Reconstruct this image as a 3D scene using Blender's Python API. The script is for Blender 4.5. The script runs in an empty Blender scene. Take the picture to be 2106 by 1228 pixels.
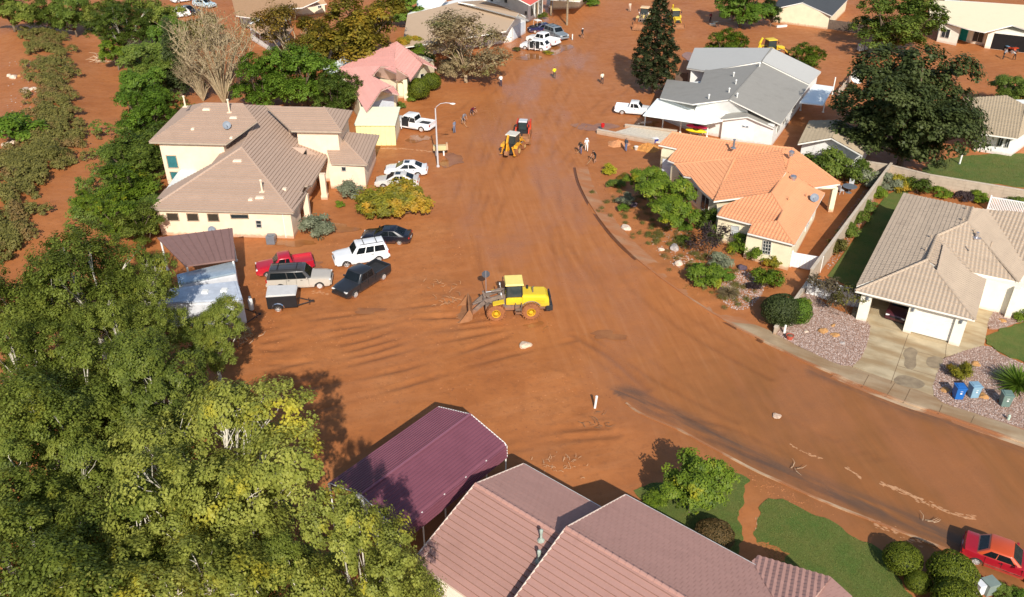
import bpy, bmesh, math, random
import numpy as np
from mathutils import Vector, Matrix
random.seed(7); RNG = np.random.default_rng(11)
SC = bpy.context.scene
COL = SC.collection

# ------------------------------------------------------------------ camera, sky, sun, exposure
CAM_H = 39.0; CAM_P = math.radians(31.6); CAM_F = 1781.0        # height, downward pitch, focal length in photo pixels
cam = bpy.data.cameras.new('camera'); camo = bpy.data.objects.new('camera', cam); COL.objects.link(camo)
cam.sensor_width = 36.0; cam.lens = 36.0 * CAM_F / 2106.0; cam.clip_start = 0.5; cam.clip_end = 2000
camo.location = (0, 0, CAM_H); camo.rotation_euler = (math.pi / 2 - CAM_P, 0, 0)
SC.camera = camo
SUN_EL = math.radians(35.0); SUN_AZ = math.radians(9.0)          # sun behind the camera, 9 degrees to its right
world = bpy.data.worlds.new('World'); SC.world = world; world.use_nodes = True
wn = world.node_tree.nodes; wl = world.node_tree.links
sky = wn.new('ShaderNodeTexSky'); sky.sky_type = 'NISHITA'; sky.sun_disc = False
sky.sun_elevation = SUN_EL; sky.sun_rotation = math.pi - SUN_AZ
wl.new(sky.outputs[0], wn['Background'].inputs[0]); wn['Background'].inputs[1].default_value = 0.112
sun = bpy.data.lights.new('sun', 'SUN'); sun.energy = 4.5; sun.angle = math.radians(0.53); sun.color = (1.0, 0.94, 0.85)
suno = bpy.data.objects.new('sun', sun); COL.objects.link(suno)
sd = Vector((math.sin(SUN_AZ) * math.cos(SUN_EL), -math.cos(SUN_AZ) * math.cos(SUN_EL), math.sin(SUN_EL)))
suno.rotation_euler = sd.to_track_quat('Z', 'Y').to_euler(); suno.location = sd * 300
SC.view_settings.view_transform = 'Standard'; SC.view_settings.look = 'None'
SC.view_settings.exposure = 0.25; SC.view_settings.gamma = 1.0
SC.render.engine = 'CYCLES'

# ------------------------------------------------------------------ survey helpers: photo pixel -> place on the ground or on a plane
CP, SP = math.cos(CAM_P), math.sin(CAM_P)
def ray(px, py):
    u = (px - 1053) / CAM_F; v = (py - 614) / CAM_F
    return Vector((u, CP - v * SP, -SP - v * CP))
CO = Vector((0, 0, CAM_H))
def G(px, py, z=0.0):
    r = ray(px, py); t = (z - CAM_H) / r.z
    return CO + r * t
def plane(a, b, pitch):            # a->b along an eave; the roof rises to the left of a->b
    d = Vector((b.x - a.x, b.y - a.y, 0)).normalized(); p = Vector((-d.y, d.x, pitch))
    return (a.copy(), d.cross(p).normalized())
def vplane(a, b):                  # vertical plane through a, b
    d = Vector((b.x - a.x, b.y - a.y, 0)).normalized()
    return (a.copy(), Vector((d.y, -d.x, 0)))
def R(px, py, pl):
    a, n = pl; r = ray(px, py); return CO + r * ((a - CO).dot(n) / r.dot(n))
def onz(p, pl):                    # put x,y on a sloped plane
    a, n = pl; return Vector((p[0], p[1], a.z - (n.x * (p[0] - a.x) + n.y * (p[1] - a.y)) / n.z))

# ------------------------------------------------------------------ materials
MATS = {}
def srgb(r, g, b):
    f = lambda c: ((c / 255 + 0.055) / 1.055) ** 2.4 if c > 10 else c / 255 / 12.92
    return (f(r), f(g), f(b))
class NT:
    def __init__(s, name):
        s.m = bpy.data.materials.new(name); s.m.use_nodes = True; s.t = s.m.node_tree; s.n = s.t.nodes; s.l = s.t.links
        s.b = s.n['Principled BSDF']; s.co = None
    def new(s, k, **kw):
        x = s.n.new(k)
        for a, v in kw.items(): setattr(x, a, v)
        return x
    def link(s, a, b): s.l.new(a, b)
    def coord(s, kind='Object'):
        if kind == 'World':
            return s.new('ShaderNodeNewGeometry').outputs['Position']
        if s.co is None: s.co = s.new('ShaderNodeTexCoord')
        return s.co.outputs[kind]
    def noise(s, scale, vec=None, detail=4, rough=.6, stretch=None, rotz=0):
        x = s.new('ShaderNodeTexNoise'); x.inputs['Scale'].default_value = scale; x.inputs['Detail'].default_value = detail
        x.inputs['Roughness'].default_value = rough
        v = vec if vec is not None else s.coord('World')
        if stretch or rotz:
            mp = s.new('ShaderNodeMapping', vector_type='TEXTURE'); st = stretch or (1, 1, 1); mp.inputs['Scale'].default_value = tuple(1 / k for k in st); mp.inputs['Rotation'].default_value = (0, 0, rotz)
            s.link(v, mp.inputs[0]); v = mp.outputs[0]
        s.link(v, x.inputs['Vector']); return x.outputs['Fac']
    def ramp(s, fac, stops):
        r = s.new('ShaderNodeValToRGB'); e = r.color_ramp.elements
        while len(e) < len(stops): e.new(0.5)
        for el, (p, c) in zip(e, stops):
            el.position = p; el.color = (*c, 1) if len(c) == 3 else c
        s.link(fac, r.inputs[0]); return r.outputs[0]
    def val(s, fac, a, b, lo=0., hi=1.):
        m = s.new('ShaderNodeMapRange'); m.inputs[1].default_value = a; m.inputs[2].default_value = b; m.inputs[3].default_value = lo; m.inputs[4].default_value = hi
        s.link(fac, m.inputs[0]); return m.outputs[0]
    def mix(s, fac, a, b):
        m = s.new('ShaderNodeMix', data_type='RGBA')
        for sock, v in ((m.inputs[0], fac), (m.inputs[6], a), (m.inputs[7], b)):
            if hasattr(v, 'links') or hasattr(v, 'is_linked'): s.link(v, sock)
            elif isinstance(v, (int, float)): sock.default_value = v
            else: sock.default_value = (*v, 1)
        return m.outputs[2]
    def math(s, op, a, b=0.5):
        m = s.new('ShaderNodeMath', operation=op)
        for sock, v in ((m.inputs[0], a), (m.inputs[1], b)):
            if hasattr(v, 'is_linked'): s.link(v, sock)
            else: sock.default_value = v
        return m.outputs[0]
    def base(s, c):
        if hasattr(c, 'is_linked'): s.link(c, s.b.inputs['Base Color'])
        else: s.b.inputs['Base Color'].default_value = (*c, 1)
    def rough(s, r):
        if hasattr(r, 'is_linked'): s.link(r, s.b.inputs['Roughness'])
        else: s.b.inputs['Roughness'].default_value = r
    def bump(s, h, strength=.3, dist=.05):
        b = s.new('ShaderNodeBump'); b.inputs['Strength'].default_value = strength; b.inputs['Distance'].default_value = dist
        s.link(h, b.inputs['Height']); s.link(b.outputs[0], s.b.inputs['Normal'])
    def attr(s, name):
        a = s.new('ShaderNodeAttribute'); a.attribute_name = name; return a
MUD = (0.37, 0.130, 0.042)
def pm(name, col, rough=.7, var=.12, scale=2.5, bump=0., metal=0., spec=.3, mud=0., mudz=(0.1, 0.9), bscale=None):
    """plain procedural paint / plaster / metal with slight mottling, optional mud splashes low down"""
    if name in MATS: return MATS[name]
    t = NT(name); n = t.noise(scale)
    a = tuple(max(0, c * (1 - var)) for c in col); b = tuple(min(1, c * (1 + var)) for c in col)
    c = t.mix(t.val(n, .3, .7), a, b)
    r = rough
    if mud > 0:
        z = t.new('ShaderNodeSeparateXYZ'); t.link(t.coord('World'), z.inputs[0])
        f = t.val(z.outputs[2], mudz[0], mudz[1], 1., 0.)
        n2 = t.noise(3.0, detail=6)
        f = t.math('MULTIPLY', t.val(t.math('ADD', f, t.math('MULTIPLY', n2, .9)), .75, 1.15), mud)
        c = t.mix(f, c, MUD)
        r = t.val(f, 0, 1, rough, .85)
    t.base(c); t.rough(r); t.b.inputs['Metallic'].default_value = metal; t.b.inputs['Specular IOR Level'].default_value = spec
    if bump: t.bump(t.noise(bscale or scale * 8), bump, .03)
    MATS[name] = t.m; return t.m

# ------------------------------------------------------------------ mesh building
class MB:
    def __init__(s): s.v = []; s.f = []; s.mi = []
    def add(s, vs, fs, mi=0):
        o = len(s.v); s.v += [tuple(p) for p in vs]; s.f += [tuple(i + o for i in f) for f in fs]; s.mi += [mi] * len(fs); return s
    def box(s, c, d, rz=0., rx=0., ry=0., taper=1., mi=0):
        M = Matrix.Translation(c) @ Matrix.Rotation(rz, 4, 'Z') @ Matrix.Rotation(ry, 4, 'Y') @ Matrix.Rotation(rx, 4, 'X')
        x, y, z = d[0] / 2, d[1] / 2, d[2] / 2; k = taper
        vs = [M @ Vector(p) for p in ((-x, -y, -z), (x, -y, -z), (x, y, -z), (-x, y, -z), (-x * k, -y * k, z), (x * k, -y * k, z), (x * k, y * k, z), (-x * k, y * k, z))]
        return s.add(vs, [(3, 2, 1, 0), (4, 5, 6, 7), (0, 1, 5, 4), (1, 2, 6, 5), (2, 3, 7, 6), (3, 0, 4, 7)], mi)
    def prism(s, poly, z0, z1, mi=0):
        n = len(poly); a = sum(poly[i][0] * poly[(i + 1) % n][1] - poly[(i + 1) % n][0] * poly[i][1] for i in range(n))
        if a < 0: poly = poly[::-1]
        vs = [(p[0], p[1], z0) for p in poly] + [(p[0], p[1], z1) for p in poly]
        fs = [tuple(range(n - 1, -1, -1)), tuple(range(n, 2 * n))] + [(i, (i + 1) % n, n + (i + 1) % n, n + i) for i in range(n)]
        return s.add(vs, fs, mi)
    def extr(s, prof, y0, y1, mi=0, axis='y'):
        """profile in (x,z) swept along y"""
        n = len(prof); a = sum(prof[i][0] * prof[(i + 1) % n][1] - prof[(i + 1) % n][0] * prof[i][1] for i in range(n))
        if a < 0: prof = prof[::-1]
        vs = [(p[0], y0, p[1]) for p in prof] + [(p[0], y1, p[1]) for p in prof]
        fs = [tuple(range(n)), tuple(range(2 * n - 1, n - 1, -1))] + [(i, n + i, n + (i + 1) % n, (i + 1) % n) for i in range(n)]
        return s.add(vs, fs, mi)
    def tube(s, pts, r, n=6, mi=0, caps=True):
        pts = [Vector(p) for p in pts]; rs = r if isinstance(r, (list, tuple)) else [r] * len(pts)
        vs = []
        for i, p in enumerate(pts):
            t = (pts[min(i + 1, len(pts) - 1)] - pts[max(i - 1, 0)]).normalized()
            a = t.cross(Vector((0, 0, 1)) if abs(t.z) < .9 else Vector((1, 0, 0))).normalized(); b = t.cross(a)
            vs += [p + (a * math.cos(2 * math.pi * k / n) + b * math.sin(2 * math.pi * k / n)) * rs[i] for k in range(n)]
        fs = [(i * n + k, i * n + (k + 1) % n, (i + 1) * n + (k + 1) % n, (i + 1) * n + k) for i in range(len(pts) - 1) for k in range(n)]
        if caps: fs += [tuple(range(n - 1, -1, -1)), tuple(range((len(pts) - 1) * n, len(pts) * n))]
        return s.add(vs, fs, mi)
    def cyl(s, a, b, r, n=12, mi=0, r2=None): return s.tube([a, b], [r, r if r2 is None else r2], n, mi)
    def lathe(s, prof, n=14, c=(0, 0, 0), axis='z', mi=0, caps=True):
        vs = []
        for (r, h) in prof:
            for k in range(n):
                a = 2 * math.pi * k / n; x, y = r * math.cos(a), r * math.sin(a)
                vs.append({'z': (c[0] + x, c[1] + y, c[2] + h), 'y': (c[0] + x, c[1] + h, c[2] + y), 'x': (c[0] + h, c[1] + x, c[2] + y)}[axis])
        m = len(prof)
        fs = [(i * n + k, i * n + (k + 1) % n, (i + 1) * n + (k + 1) % n, (i + 1) * n + k) for i in range(m - 1) for k in range(n)]
        if caps: fs += [tuple(range(n - 1, -1, -1)), tuple(range((m - 1) * n, m * n))]
        return s.add(vs, fs, mi)
    def ell(s, c, r, nu=10, nv=7, mi=0, jit=0.):
        vs = []; fs = []
        for j in range(nv + 1):
            th = math.pi * j / nv
            for i in range(nu):
                ph = 2 * math.pi * i / nu; k = 1 + random.uniform(-jit, jit)
                vs.append((c[0] + r[0] * k * math.sin(th) * math.cos(ph), c[1] + r[1] * k * math.sin(th) * math.sin(ph), c[2] + r[2] * k * math.cos(th)))
        for j in range(nv):
            for i in range(nu): fs.append((j * nu + i, (j + 1) * nu + i, (j + 1) * nu + (i + 1) % nu, j * nu + (i + 1) % nu))
        return s.add(vs, fs, mi)
    def poly(s, pts, mi=0): return s.add(pts, [tuple(range(len(pts)))], mi)
    def obj(s, name, mat, parent=None, smooth=False, bevel=0., world=True, loc=None):
        me = bpy.data.meshes.new(name); me.from_pydata(s.v, [], s.f)
        ms = mat if isinstance(mat, (list, tuple)) else [mat]
        for m in ms: me.materials.append(m)
        if len(ms) > 1: me.polygons.foreach_set('material_index', s.mi)
        if bevel > 0:
            bm = bmesh.new(); bm.from_mesh(me); bmesh.ops.remove_doubles(bm, verts=bm.verts, dist=1e-5)
            es = [e for e in bm.edges if len(e.link_faces) == 2 and e.calc_face_angle(0) > .5]
            bmesh.ops.bevel(bm, geom=es, offset=bevel, segments=2, affect='EDGES', clamp_overlap=True, profile=.6)
            bm.to_mesh(me); bm.free()
        if smooth:
            me.polygons.foreach_set('use_smooth', [True] * len(me.polygons))
            if smooth != 'all':
                try: me.set_sharp_from_angle(angle=math.radians(35))
                except Exception: pass
        me.update()
        o = bpy.data.objects.new(name, me); COL.objects.link(o)
        if parent is not None:
            o.parent = parent
            if world and ROOTLOC.get(parent.name) is not None: o.location = -ROOTLOC[parent.name]
        if loc is not None: o.location = loc
        return o
ROOTLOC = {}
def tag(o, label=None, cat=None, group=None, kind=None):
    if label: o['label'] = label
    if cat: o['category'] = cat
    if group: o['group'] = group
    if kind: o['kind'] = kind
    return o
def thing(name, label, cat, loc=(0, 0, 0), rz=0., group=None, site=False):
    o = bpy.data.objects.new(name, None); COL.objects.link(o); o.empty_display_size = .3
    o.location = loc; o.rotation_euler = (0, 0, rz); tag(o, label, cat, group)
    if site: ROOTLOC[o.name] = Vector(loc)          # children of a site are modelled in world coordinates
    return o
def site(name, label, cat, px, py, group=None): return thing(name, label, cat, G(px, py), 0, group, True)
def copy_tree(o, parent=None):
    c = o.copy(); COL.objects.link(c); c.parent = parent
    for ch in o.children: copy_tree(ch, c)
    return c
def struct(o): o['kind'] = 'structure'; return o
def smoothpath(pts, n=6):
    """Catmull-Rom through 2D/3D points"""
    pts = [Vector(p) for p in pts]; out = []
    for i in range(len(pts) - 1):
        p0, p1, p2, p3 = pts[max(i - 1, 0)], pts[i], pts[i + 1], pts[min(i + 2, len(pts) - 1)]
        for k in range(n):
            t = k / n
            out.append(.5 * ((2 * p1) + (p2 - p0) * t + (2 * p0 - 5 * p1 + 4 * p2 - p3) * t * t + (3 * p1 - p0 - 3 * p2 + p3) * t ** 3))
    out.append(pts[-1]); return out
def GP(l, z=0., n=5, closed=False):
    return smoothpath([G(x, y, z) for x, y in l], n) if n else [G(x, y, z) for x, y in l]
def in_poly(x, y, poly):
    c = False; n = len(poly); j = n - 1
    for i in range(n):
        if (poly[i][1] > y) != (poly[j][1] > y) and x < (poly[j][0] - poly[i][0]) * (y - poly[i][1]) / (poly[j][1] - poly[i][1]) + poly[i][0]: c = not c
        j = i
    return c
def in_poly_np(X, Y, poly):
    c = np.zeros(X.shape, bool); n = len(poly); j = n - 1
    for i in range(n):
        xi, yi, xj, yj = poly[i][0], poly[i][1], poly[j][0], poly[j][1]
        if yi != yj: c ^= ((yi > Y) != (yj > Y)) & (X < (xj - xi) * (Y - yi) / (yj - yi) + xi)
        j = i
    return c
def np_mesh(name, V, F, mat, parent=None, attrs=None, smooth=False):
    """fast mesh from numpy verts (n,3) and quads/tris (m,k)"""
    me = bpy.data.meshes.new(name); k = F.shape[1]
    me.vertices.add(len(V)); me.vertices.foreach_set('co', V.astype(np.float32).ravel())
    me.loops.add(F.size); me.loops.foreach_set('vertex_index', F.astype(np.int32).ravel())
    me.polygons.add(len(F)); me.polygons.foreach_set('loop_start', np.arange(0, F.size, k, dtype=np.int32))
    try: me.polygons.foreach_set('loop_total', np.full(len(F), k, dtype=np.int32))
    except Exception: pass
    for nm, arr in (attrs or {}).items():
        a = me.attributes.new(nm, 'FLOAT', 'POINT'); a.data.foreach_set('value', arr.astype(np.float32))
    if smooth: me.polygons.foreach_set('use_smooth', [True] * len(F))
    for m in (mat if isinstance(mat, (list, tuple)) else [mat]): me.materials.append(m)
    me.update(); me.validate()
    o = bpy.data.objects.new(name, me); COL.objects.link(o)
    if parent is not None: o.parent = parent
    return o
# ------------------------------------------------------------------ ground: one muddy sheet with ruts, banks and a wash
def near_path(X, Y, path):
    """distance to a polyline and signed side, for arrays"""
    D = np.full(X.shape, 1e9); S = np.zeros(X.shape)
    for a, b in zip(path[:-1], path[1:]):
        dx, dy = b[0] - a[0], b[1] - a[1]; L2 = dx * dx + dy * dy + 1e-9
        t = np.clip(((X - a[0]) * dx + (Y - a[1]) * dy) / L2, 0, 1)
        ex, ey = X - a[0] - t * dx, Y - a[1] - t * dy; d = np.hypot(ex, ey)
        m = d < D; D[m] = d[m]; S[m] = np.sign(dx * (Y[m] - a[1]) - dy * (X[m] - a[0]))
    return D, S
def fbm(X, Y, sc, seed, oct=4):
    r = np.random.default_rng(seed); Z = np.zeros(X.shape); amp = 1.
    for o in range(oct):
        for k in range(4):
            a = r.uniform(0, 2 * np.pi); f = sc * 2 ** o * r.uniform(.7, 1.3); ph = r.uniform(0, 6.28)
            Z += amp * .35 * np.sin((X * np.cos(a) + Y * np.sin(a)) * f + ph + 1.3 * np.sin((X * np.sin(a) - Y * np.cos(a)) * f * .6 + ph * 2))
        amp *= .55
    return Z
ax = np.concatenate([np.arange(-900, -130, 70), np.arange(-130, -60, 2.5), np.arange(-60, -28, .7), np.arange(-28, 22, .24), np.arange(22, 60, .7), np.arange(60, 130, 2.5), np.arange(130, 901, 70)])
ay = np.concatenate([np.arange(-600, 10, 60), np.arange(10, 30, 2), np.arange(30, 78, .24), np.arange(78, 120, .6), np.arange(120, 220, 2.), np.arange(220, 1500, 80)])
GX, GY = np.meshgrid(ax, ay); GZ = np.zeros(GX.shape); DARK = np.zeros(GX.shape); ASPH = np.zeros(GX.shape)
KERB_R = GP([(1183, 345), (1192, 380), (1215, 425), (1255, 480), (1310, 535), (1380, 590), (1466, 647), (1552, 695), (1640, 739), (1714, 771), (1773, 797), (1854, 828), (1930, 853), (1990, 874), (2106, 914), (2200, 948)])
KERB_L = GP([(1289, 829), (1319, 850), (1397, 883), (1443, 908), (1486, 931), (1554, 967), (1617, 995), (1692, 1029), (1801, 1072), (1912, 1115), (2040, 1165), (2200, 1225)])
ROAD_MID = GP([(1120, 0), (1110, 150), (1080, 330), (1110, 480), (1230, 620), (1400, 740), (1600, 860), (1850, 970), (2106, 1070), (2300, 1140)])
def rut(path, w, depth, gauge=0., lip=.4, dark=.5):
    P = GP(path, 0, 6)
    global GZ, DARK
    for s in ((-gauge / 2, gauge / 2) if gauge else (0,)):
        Q = []
        for i, p in enumerate(P):
            d = (P[min(i + 1, len(P) - 1)] - P[max(i - 1, 0)]); d.z = 0; d.normalize(); Q.append((p.x - d.y * s, p.y + d.x * s))
        x0, x1 = min(q[0] for q in Q) - 2, max(q[0] for q in Q) + 2; y0, y1 = min(q[1] for q in Q) - 2, max(q[1] for q in Q) + 2
        ix = np.where((ax > x0) & (ax < x1))[0]; iy = np.where((ay > y0) & (ay < y1))[0]
        if not len(ix) or not len(iy): continue
        sl = np.ix_(iy, ix); D, _ = near_path(GX[sl], GY[sl], Q)
        fade = .55 + .45 * np.sin(GX[sl] * .7 + GY[sl] * .5)
        GZ[sl] -= depth * fade * np.exp(-(D / w) ** 2); GZ[sl] += depth * lip * fade * np.exp(-((D - 1.7 * w) / (w * .6)) ** 2)
        DARK[sl] = np.maximum(DARK[sl], dark * fade * np.exp(-(D / (w * 1.4)) ** 2))
# tyre tracks of the loader and other machines
for k, (a, b, c, d) in enumerate((((545, 720), (700, 690), (860, 655), (1010, 655)), ((560, 775), (720, 735), (900, 690), (1090, 655)), ((600, 800), (780, 770), (960, 720), (1110, 665)),
        ((540, 690), (640, 672), (800, 650), (900, 640)), ((640, 845), (840, 790), (1010, 740), (1180, 700)), ((560, 735), (740, 715), (880, 672), (1040, 652)))):
    rut([a, b, c, d], .26, .10, 1.9 if k % 2 else 0., dark=.45)
for p in ([(1000, 420), (1010, 360), (1040, 250), (1080, 150)], [(1160, 520), (1130, 400), (1120, 300), (1160, 180), (1230, 60)], [(940, 470), (960, 380), (990, 270)],
          [(1195, 330), (1165, 400), (1180, 520), (1260, 640)], [(860, 300), (960, 225), (1080, 120)], [(1140, 330), (1215, 240), (1280, 180)], [(1230, 470), (1300, 570), (1420, 670), (1600, 770)], [(1150, 500), (1230, 620), (1370, 740), (1560, 850), (1800, 960)], [(1300, 860), (1480, 890), (1700, 990), (1950, 1090)], [(1010, 560), (1000, 470), (1030, 380), (1060, 300)], [(1200, 700), (1330, 790), (1500, 880)]):
    rut(p, .2, .06, 1.8, dark=.34)
for p in ([(1150, 760), (1210, 790), (1260, 840), (1330, 880)], [(1050, 905), (1150, 885), (1250, 880)], [(1060, 925), (1160, 905), (1270, 895)], [(1180, 690), (1260, 735), (1330, 800)]):
    rut(p, .3, .09, 0., dark=.5)
GZ += (.025 * fbm(GX, GY, .35, 3) + .012 * fbm(GX, GY, 1.6, 5, 3)) * ((np.abs(GX) < 130) & (GY > 10) & (GY < 220))
# churned debris near the loader, heaps in front of the orange house
def heap(px, py, r, h, asp=1.):
    global GZ
    c = G(px, py); ix = np.where(np.abs(ax - c.x) < 3 * r * asp)[0]; iy = np.where(np.abs(ay - c.y) < 3 * r)[0]; sl = np.ix_(iy, ix)
    D = np.hypot((GX[sl] - c.x) / asp, GY[sl] - c.y); GZ[sl] += h * np.exp(-(D / r) ** 2) * (1 + .25 * fbm(GX[sl], GY[sl], 2.2, int(px)))
for a in ((925, 622, 1.5, .25, 1.8), (905, 590, 1.6, .14, 1.6), (870, 655, 1.2, .12, 2.), (660, 660, 2.5, .13, 2.), (1140, 770, 1.8, .12, 1.6), (1400, 470, 3., .25), (1440, 560, 3., .22, 1.5), (1530, 620, 2.2, .25, 1.8), (1290, 430, 3., .2), (1230, 870, 1.2, .12, 2.), (1160, 960, 1.5, .15, 2.)):
    heap(*a)
# wash: the creek bed lies lower than its banks
WASH = [(v.x, v.y) for v in GP([(60, 30), (150, 70), (200, 140), (215, 220), (175, 300), (120, 390), (60, 470), (-30, 560), (-200, 700)], 0, 5)]
D, S = near_path(GX, GY, WASH); wet = np.exp(-(D / 5.5) ** 4)
GZ -= 1.1 * wet
BANK = [(v.x, v.y) for v in GP([(60, 60), (120, 130), (125, 220), (120, 290), (40, 380), (-20, 440), (-200, 560)], 0, 5)]
D, S = near_path(GX, GY, BANK); GZ += .9 * np.exp(-(D / 4.5) ** 2)
# bare asphalt showing through along the lower kerb
D, S = near_path(GX, GY, [(p.x, p.y) for p in KERB_L]); ASPH = np.clip(1.25 - np.abs(D - 1.15) / 1.0, 0, 1) * (S > 0) * (GX > 6.5)
D, S = near_path(GX, GY, [(p.x, p.y) for p in KERB_R]); ASPH = np.maximum(ASPH, .8 * np.clip(1.1 - np.abs(D - .6) / .8, 0, 1) * (S < 0) * (GX > 22))
# sunken street between the kerbs
D, S = near_path(GX, GY, [(p.x, p.y) for p in ROAD_MID]); ROADM = np.clip((9.5 - D) / 3.5, 0, 1)
WET_VIGNETTE = ROADM * np.clip((GX - 4) / 14, 0, 1) * np.clip((62 - GY) / 12, 0, 1)  # mask for wet silt plus lens corner darkening on the lower right street
SANDY = np.clip(fbm(GX, GY, .12, 21, 3) * .35 + .35, 0, 1)
GZ[(np.abs(GX) > 130) | (GY < 10) | (GY > 220)] *= 0
t = NT('red_mud')
n1 = t.noise(.16, detail=3); n2 = t.noise(.9, detail=7, rough=.65); n3 = t.noise(9., detail=5)
n4 = t.noise(.22, detail=7, rough=.68, stretch=(.5, 4., 1), rotz=.32)
ad, aa, ar, asd = (t.attr(k).outputs['Fac'] for k in ('dark', 'asph', 'road', 'sandy'))
base = t.ramp(n1, [(.3, (.365, .122, .034)), (.5, (.425, .149, .043)), (.72, (.465, .178, .057))])
base = t.mix(t.val(n2, .42, .72, 0, .5), base, (.29, .096, .028))
base = t.mix(t.math('MULTIPLY', t.val(n4, .48, .68), t.val(ar, 0, 1, .45, .25)), base, (.48, .195, .074))
base = t.mix(t.math('MULTIPLY', t.val(t.noise(1.9, detail=8, rough=.7), .52, .7), t.val(ar, 0, 1, .45, .08)), base, (.185, .075, .032))
base = t.mix(t.math('MULTIPLY', asd, t.val(n3, .3, .7, .05, .30)), base, (.44, .20, .10))
# the street itself: a smoother, browner film of wet silt with streaks along the flow
n5 = t.noise(.5, detail=6, rough=.6, stretch=(.35, 2.6, 1), rotz=1.75)
base = t.mix(t.math('MULTIPLY', ar, t.val(n5, .35, .65, .25, .8)), base, (.415, .150, .043))
n6 = t.noise(.9, detail=5, rough=.6, stretch=(.16, 2.2, 1), rotz=1.72)
base = t.mix(t.math('MULTIPLY', ar, t.val(n6, .52, .68, 0, .38)), base, (.52, .225, .092))
base = t.mix(t.math('MULTIPLY', ar, t.val(n6, .34, .46, .34, 0)), base, (.285, .095, .029))
base = t.mix(t.math('MULTIPLY', t.attr('wet_vignette').outputs['Fac'], t.val(n5, .3, .7, .55, .9)), base, (.225, .096, .034))  # browner where wet, with the lens vignette painted in as well
base = t.mix(t.math('MULTIPLY', ad, .85), base, (.17, .060, .021))
pud = t.val(t.noise(.13, detail=5, rough=.55, stretch=(1.3, .5, 1)), .46, .58)
base = t.mix(t.math('MULTIPLY', pud, t.val(ar, 0, 1, .12, .4)), base, (.365, .145, .062))
asm = t.math('MULTIPLY', aa, t.val(t.noise(.7, detail=4, stretch=(.3, 2.4, 1), rotz=-.68), .30, .58))
base = t.mix(t.math('MULTIPLY', asm, .78), base, (.095, .066, .050))
t.base(base)
r = t.val(n2, .35, .7, .60, .82)
r = t.math('SUBTRACT', r, t.math('MULTIPLY', t.math('ADD', pud, .35), t.val(ar, 0, 1, .08, .32)))
t.rough(r); t.b.inputs['Specular IOR Level'].default_value = .2
t.bump(t.math('ADD', t.math('MULTIPLY', n2, t.val(ar, 0, 1, .8, .3)), t.math('MULTIPLY', n3, .14)), .55, .09)
M_MUD = t.m
ny, nx = GX.shape; idx = np.arange(nx * ny).reshape(ny, nx)
gf = np.stack([idx[:-1, :-1], idx[:-1, 1:], idx[1:, 1:], idx[1:, :-1]], -1).reshape(-1, 4)
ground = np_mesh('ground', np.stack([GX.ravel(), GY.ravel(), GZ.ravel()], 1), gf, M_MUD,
                 attrs=dict(dark=DARK.ravel(), asph=ASPH.ravel(), road=ROADM.ravel(), sandy=SANDY.ravel(), wet_vignette=WET_VIGNETTE.ravel()), smooth=True)
struct(ground)
from bisect import bisect
def gz(x, y):
    i = min(max(bisect(list_x, x) - 1, 0), len(list_x) - 2); j = min(max(bisect(list_y, y) - 1, 0), len(list_y) - 2)
    u = (x - list_x[i]) / (list_x[i + 1] - list_x[i]); v = (y - list_y[j]) / (list_y[j + 1] - list_y[j])
    return float((GZ[j, i] * (1 - u) + GZ[j, i + 1] * u) * (1 - v) + (GZ[j + 1, i] * (1 - u) + GZ[j + 1, i + 1] * u) * v)
list_x = ax.tolist(); list_y = ay.tolist()
def GG(px, py):
    p = G(px, py); p.z = gz(p.x, p.y); return p

# ---- sheets laid on the ground
def sheet(name, pts, z, mat, kind='structure', thick=.25):
    o = MB().prism([(p.x, p.y) for p in pts], z - thick, z).obj(name, mat); o['kind'] = kind; return o
def strip(name, path, w0, w1, z0, z1, mat):
    """kerb-like bar along a path; offsets to the left are positive"""
    P = path; b = MB(); L = []
    for i, p in enumerate(P):
        d = (P[min(i + 1, len(P) - 1)] - P[max(i - 1, 0)]); d.z = 0; d.normalize(); n = Vector((-d.y, d.x, 0)); L.append((p + n * w0, p + n * w1))
    vs = []
    for a, c in L: vs += [(a.x, a.y, z0), (a.x, a.y, z1), (c.x, c.y, z1), (c.x, c.y, z0)]
    fs = []
    for i in range(len(L) - 1):
        for k in range(3): fs.append((i * 4 + k, (i + 1) * 4 + k, (i + 1) * 4 + k + 1, i * 4 + k + 1))
    e = (len(L) - 1) * 4; fs += [(3, 2, 1, 0), (e, e + 1, e + 2, e + 3)]
    b.add(vs, fs); return struct(b.obj(name, mat))
def concrete(name, col, mudmix):
    t = NT(name); n = t.noise(.7, detail=6); n2 = t.noise(.35, detail=5, stretch=(.6, 2.2, 1), rotz=-.52)
    c = t.mix(t.val(n, .35, .7), tuple(k * .82 for k in col), tuple(k * 1.12 for k in col))
    c = t.mix(t.val(n2, mudmix[0], mudmix[1], 0, mudmix[2]), c, mudmix[3])
    c = t.mix(t.val(t.noise(14., detail=3), .5, .8, 0, .25), c, tuple(k * .7 for k in col))
    t.base(c); t.rough(.85); t.bump(t.noise(40.), .12, .01); return t.m
M_CONC = concrete('driveway_concrete', (.50, .40, .25), (.42, .62, .8, (.30, .19, .085)))
M_WALK = concrete('sidewalk_concrete', (.42, .31, .19), (.34, .6, .85, (.27, .155, .07)))
M_KERBM = concrete('muddy_kerb', (.44, .24, .13), (.34, .56, .92, (.385, .138, .045)))
M_KERBC = concrete('kerb_concrete', (.50, .35, .215), (.40, .50, .96, (.33, .125, .045)))
def cut(path, x0, x1): return [p for p in path if x0 <= p.x <= x1]
strip('kerb', [p for p in KERB_R if p.x <= 20.], 0., .17, -.2, .15, M_KERBM)
strip('gutter', [p for p in KERB_R if p.x <= 20.], -.26, -.01, -.2, .03, pm('wet_silt', (.15, .058, .024), .45, .2))
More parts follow.
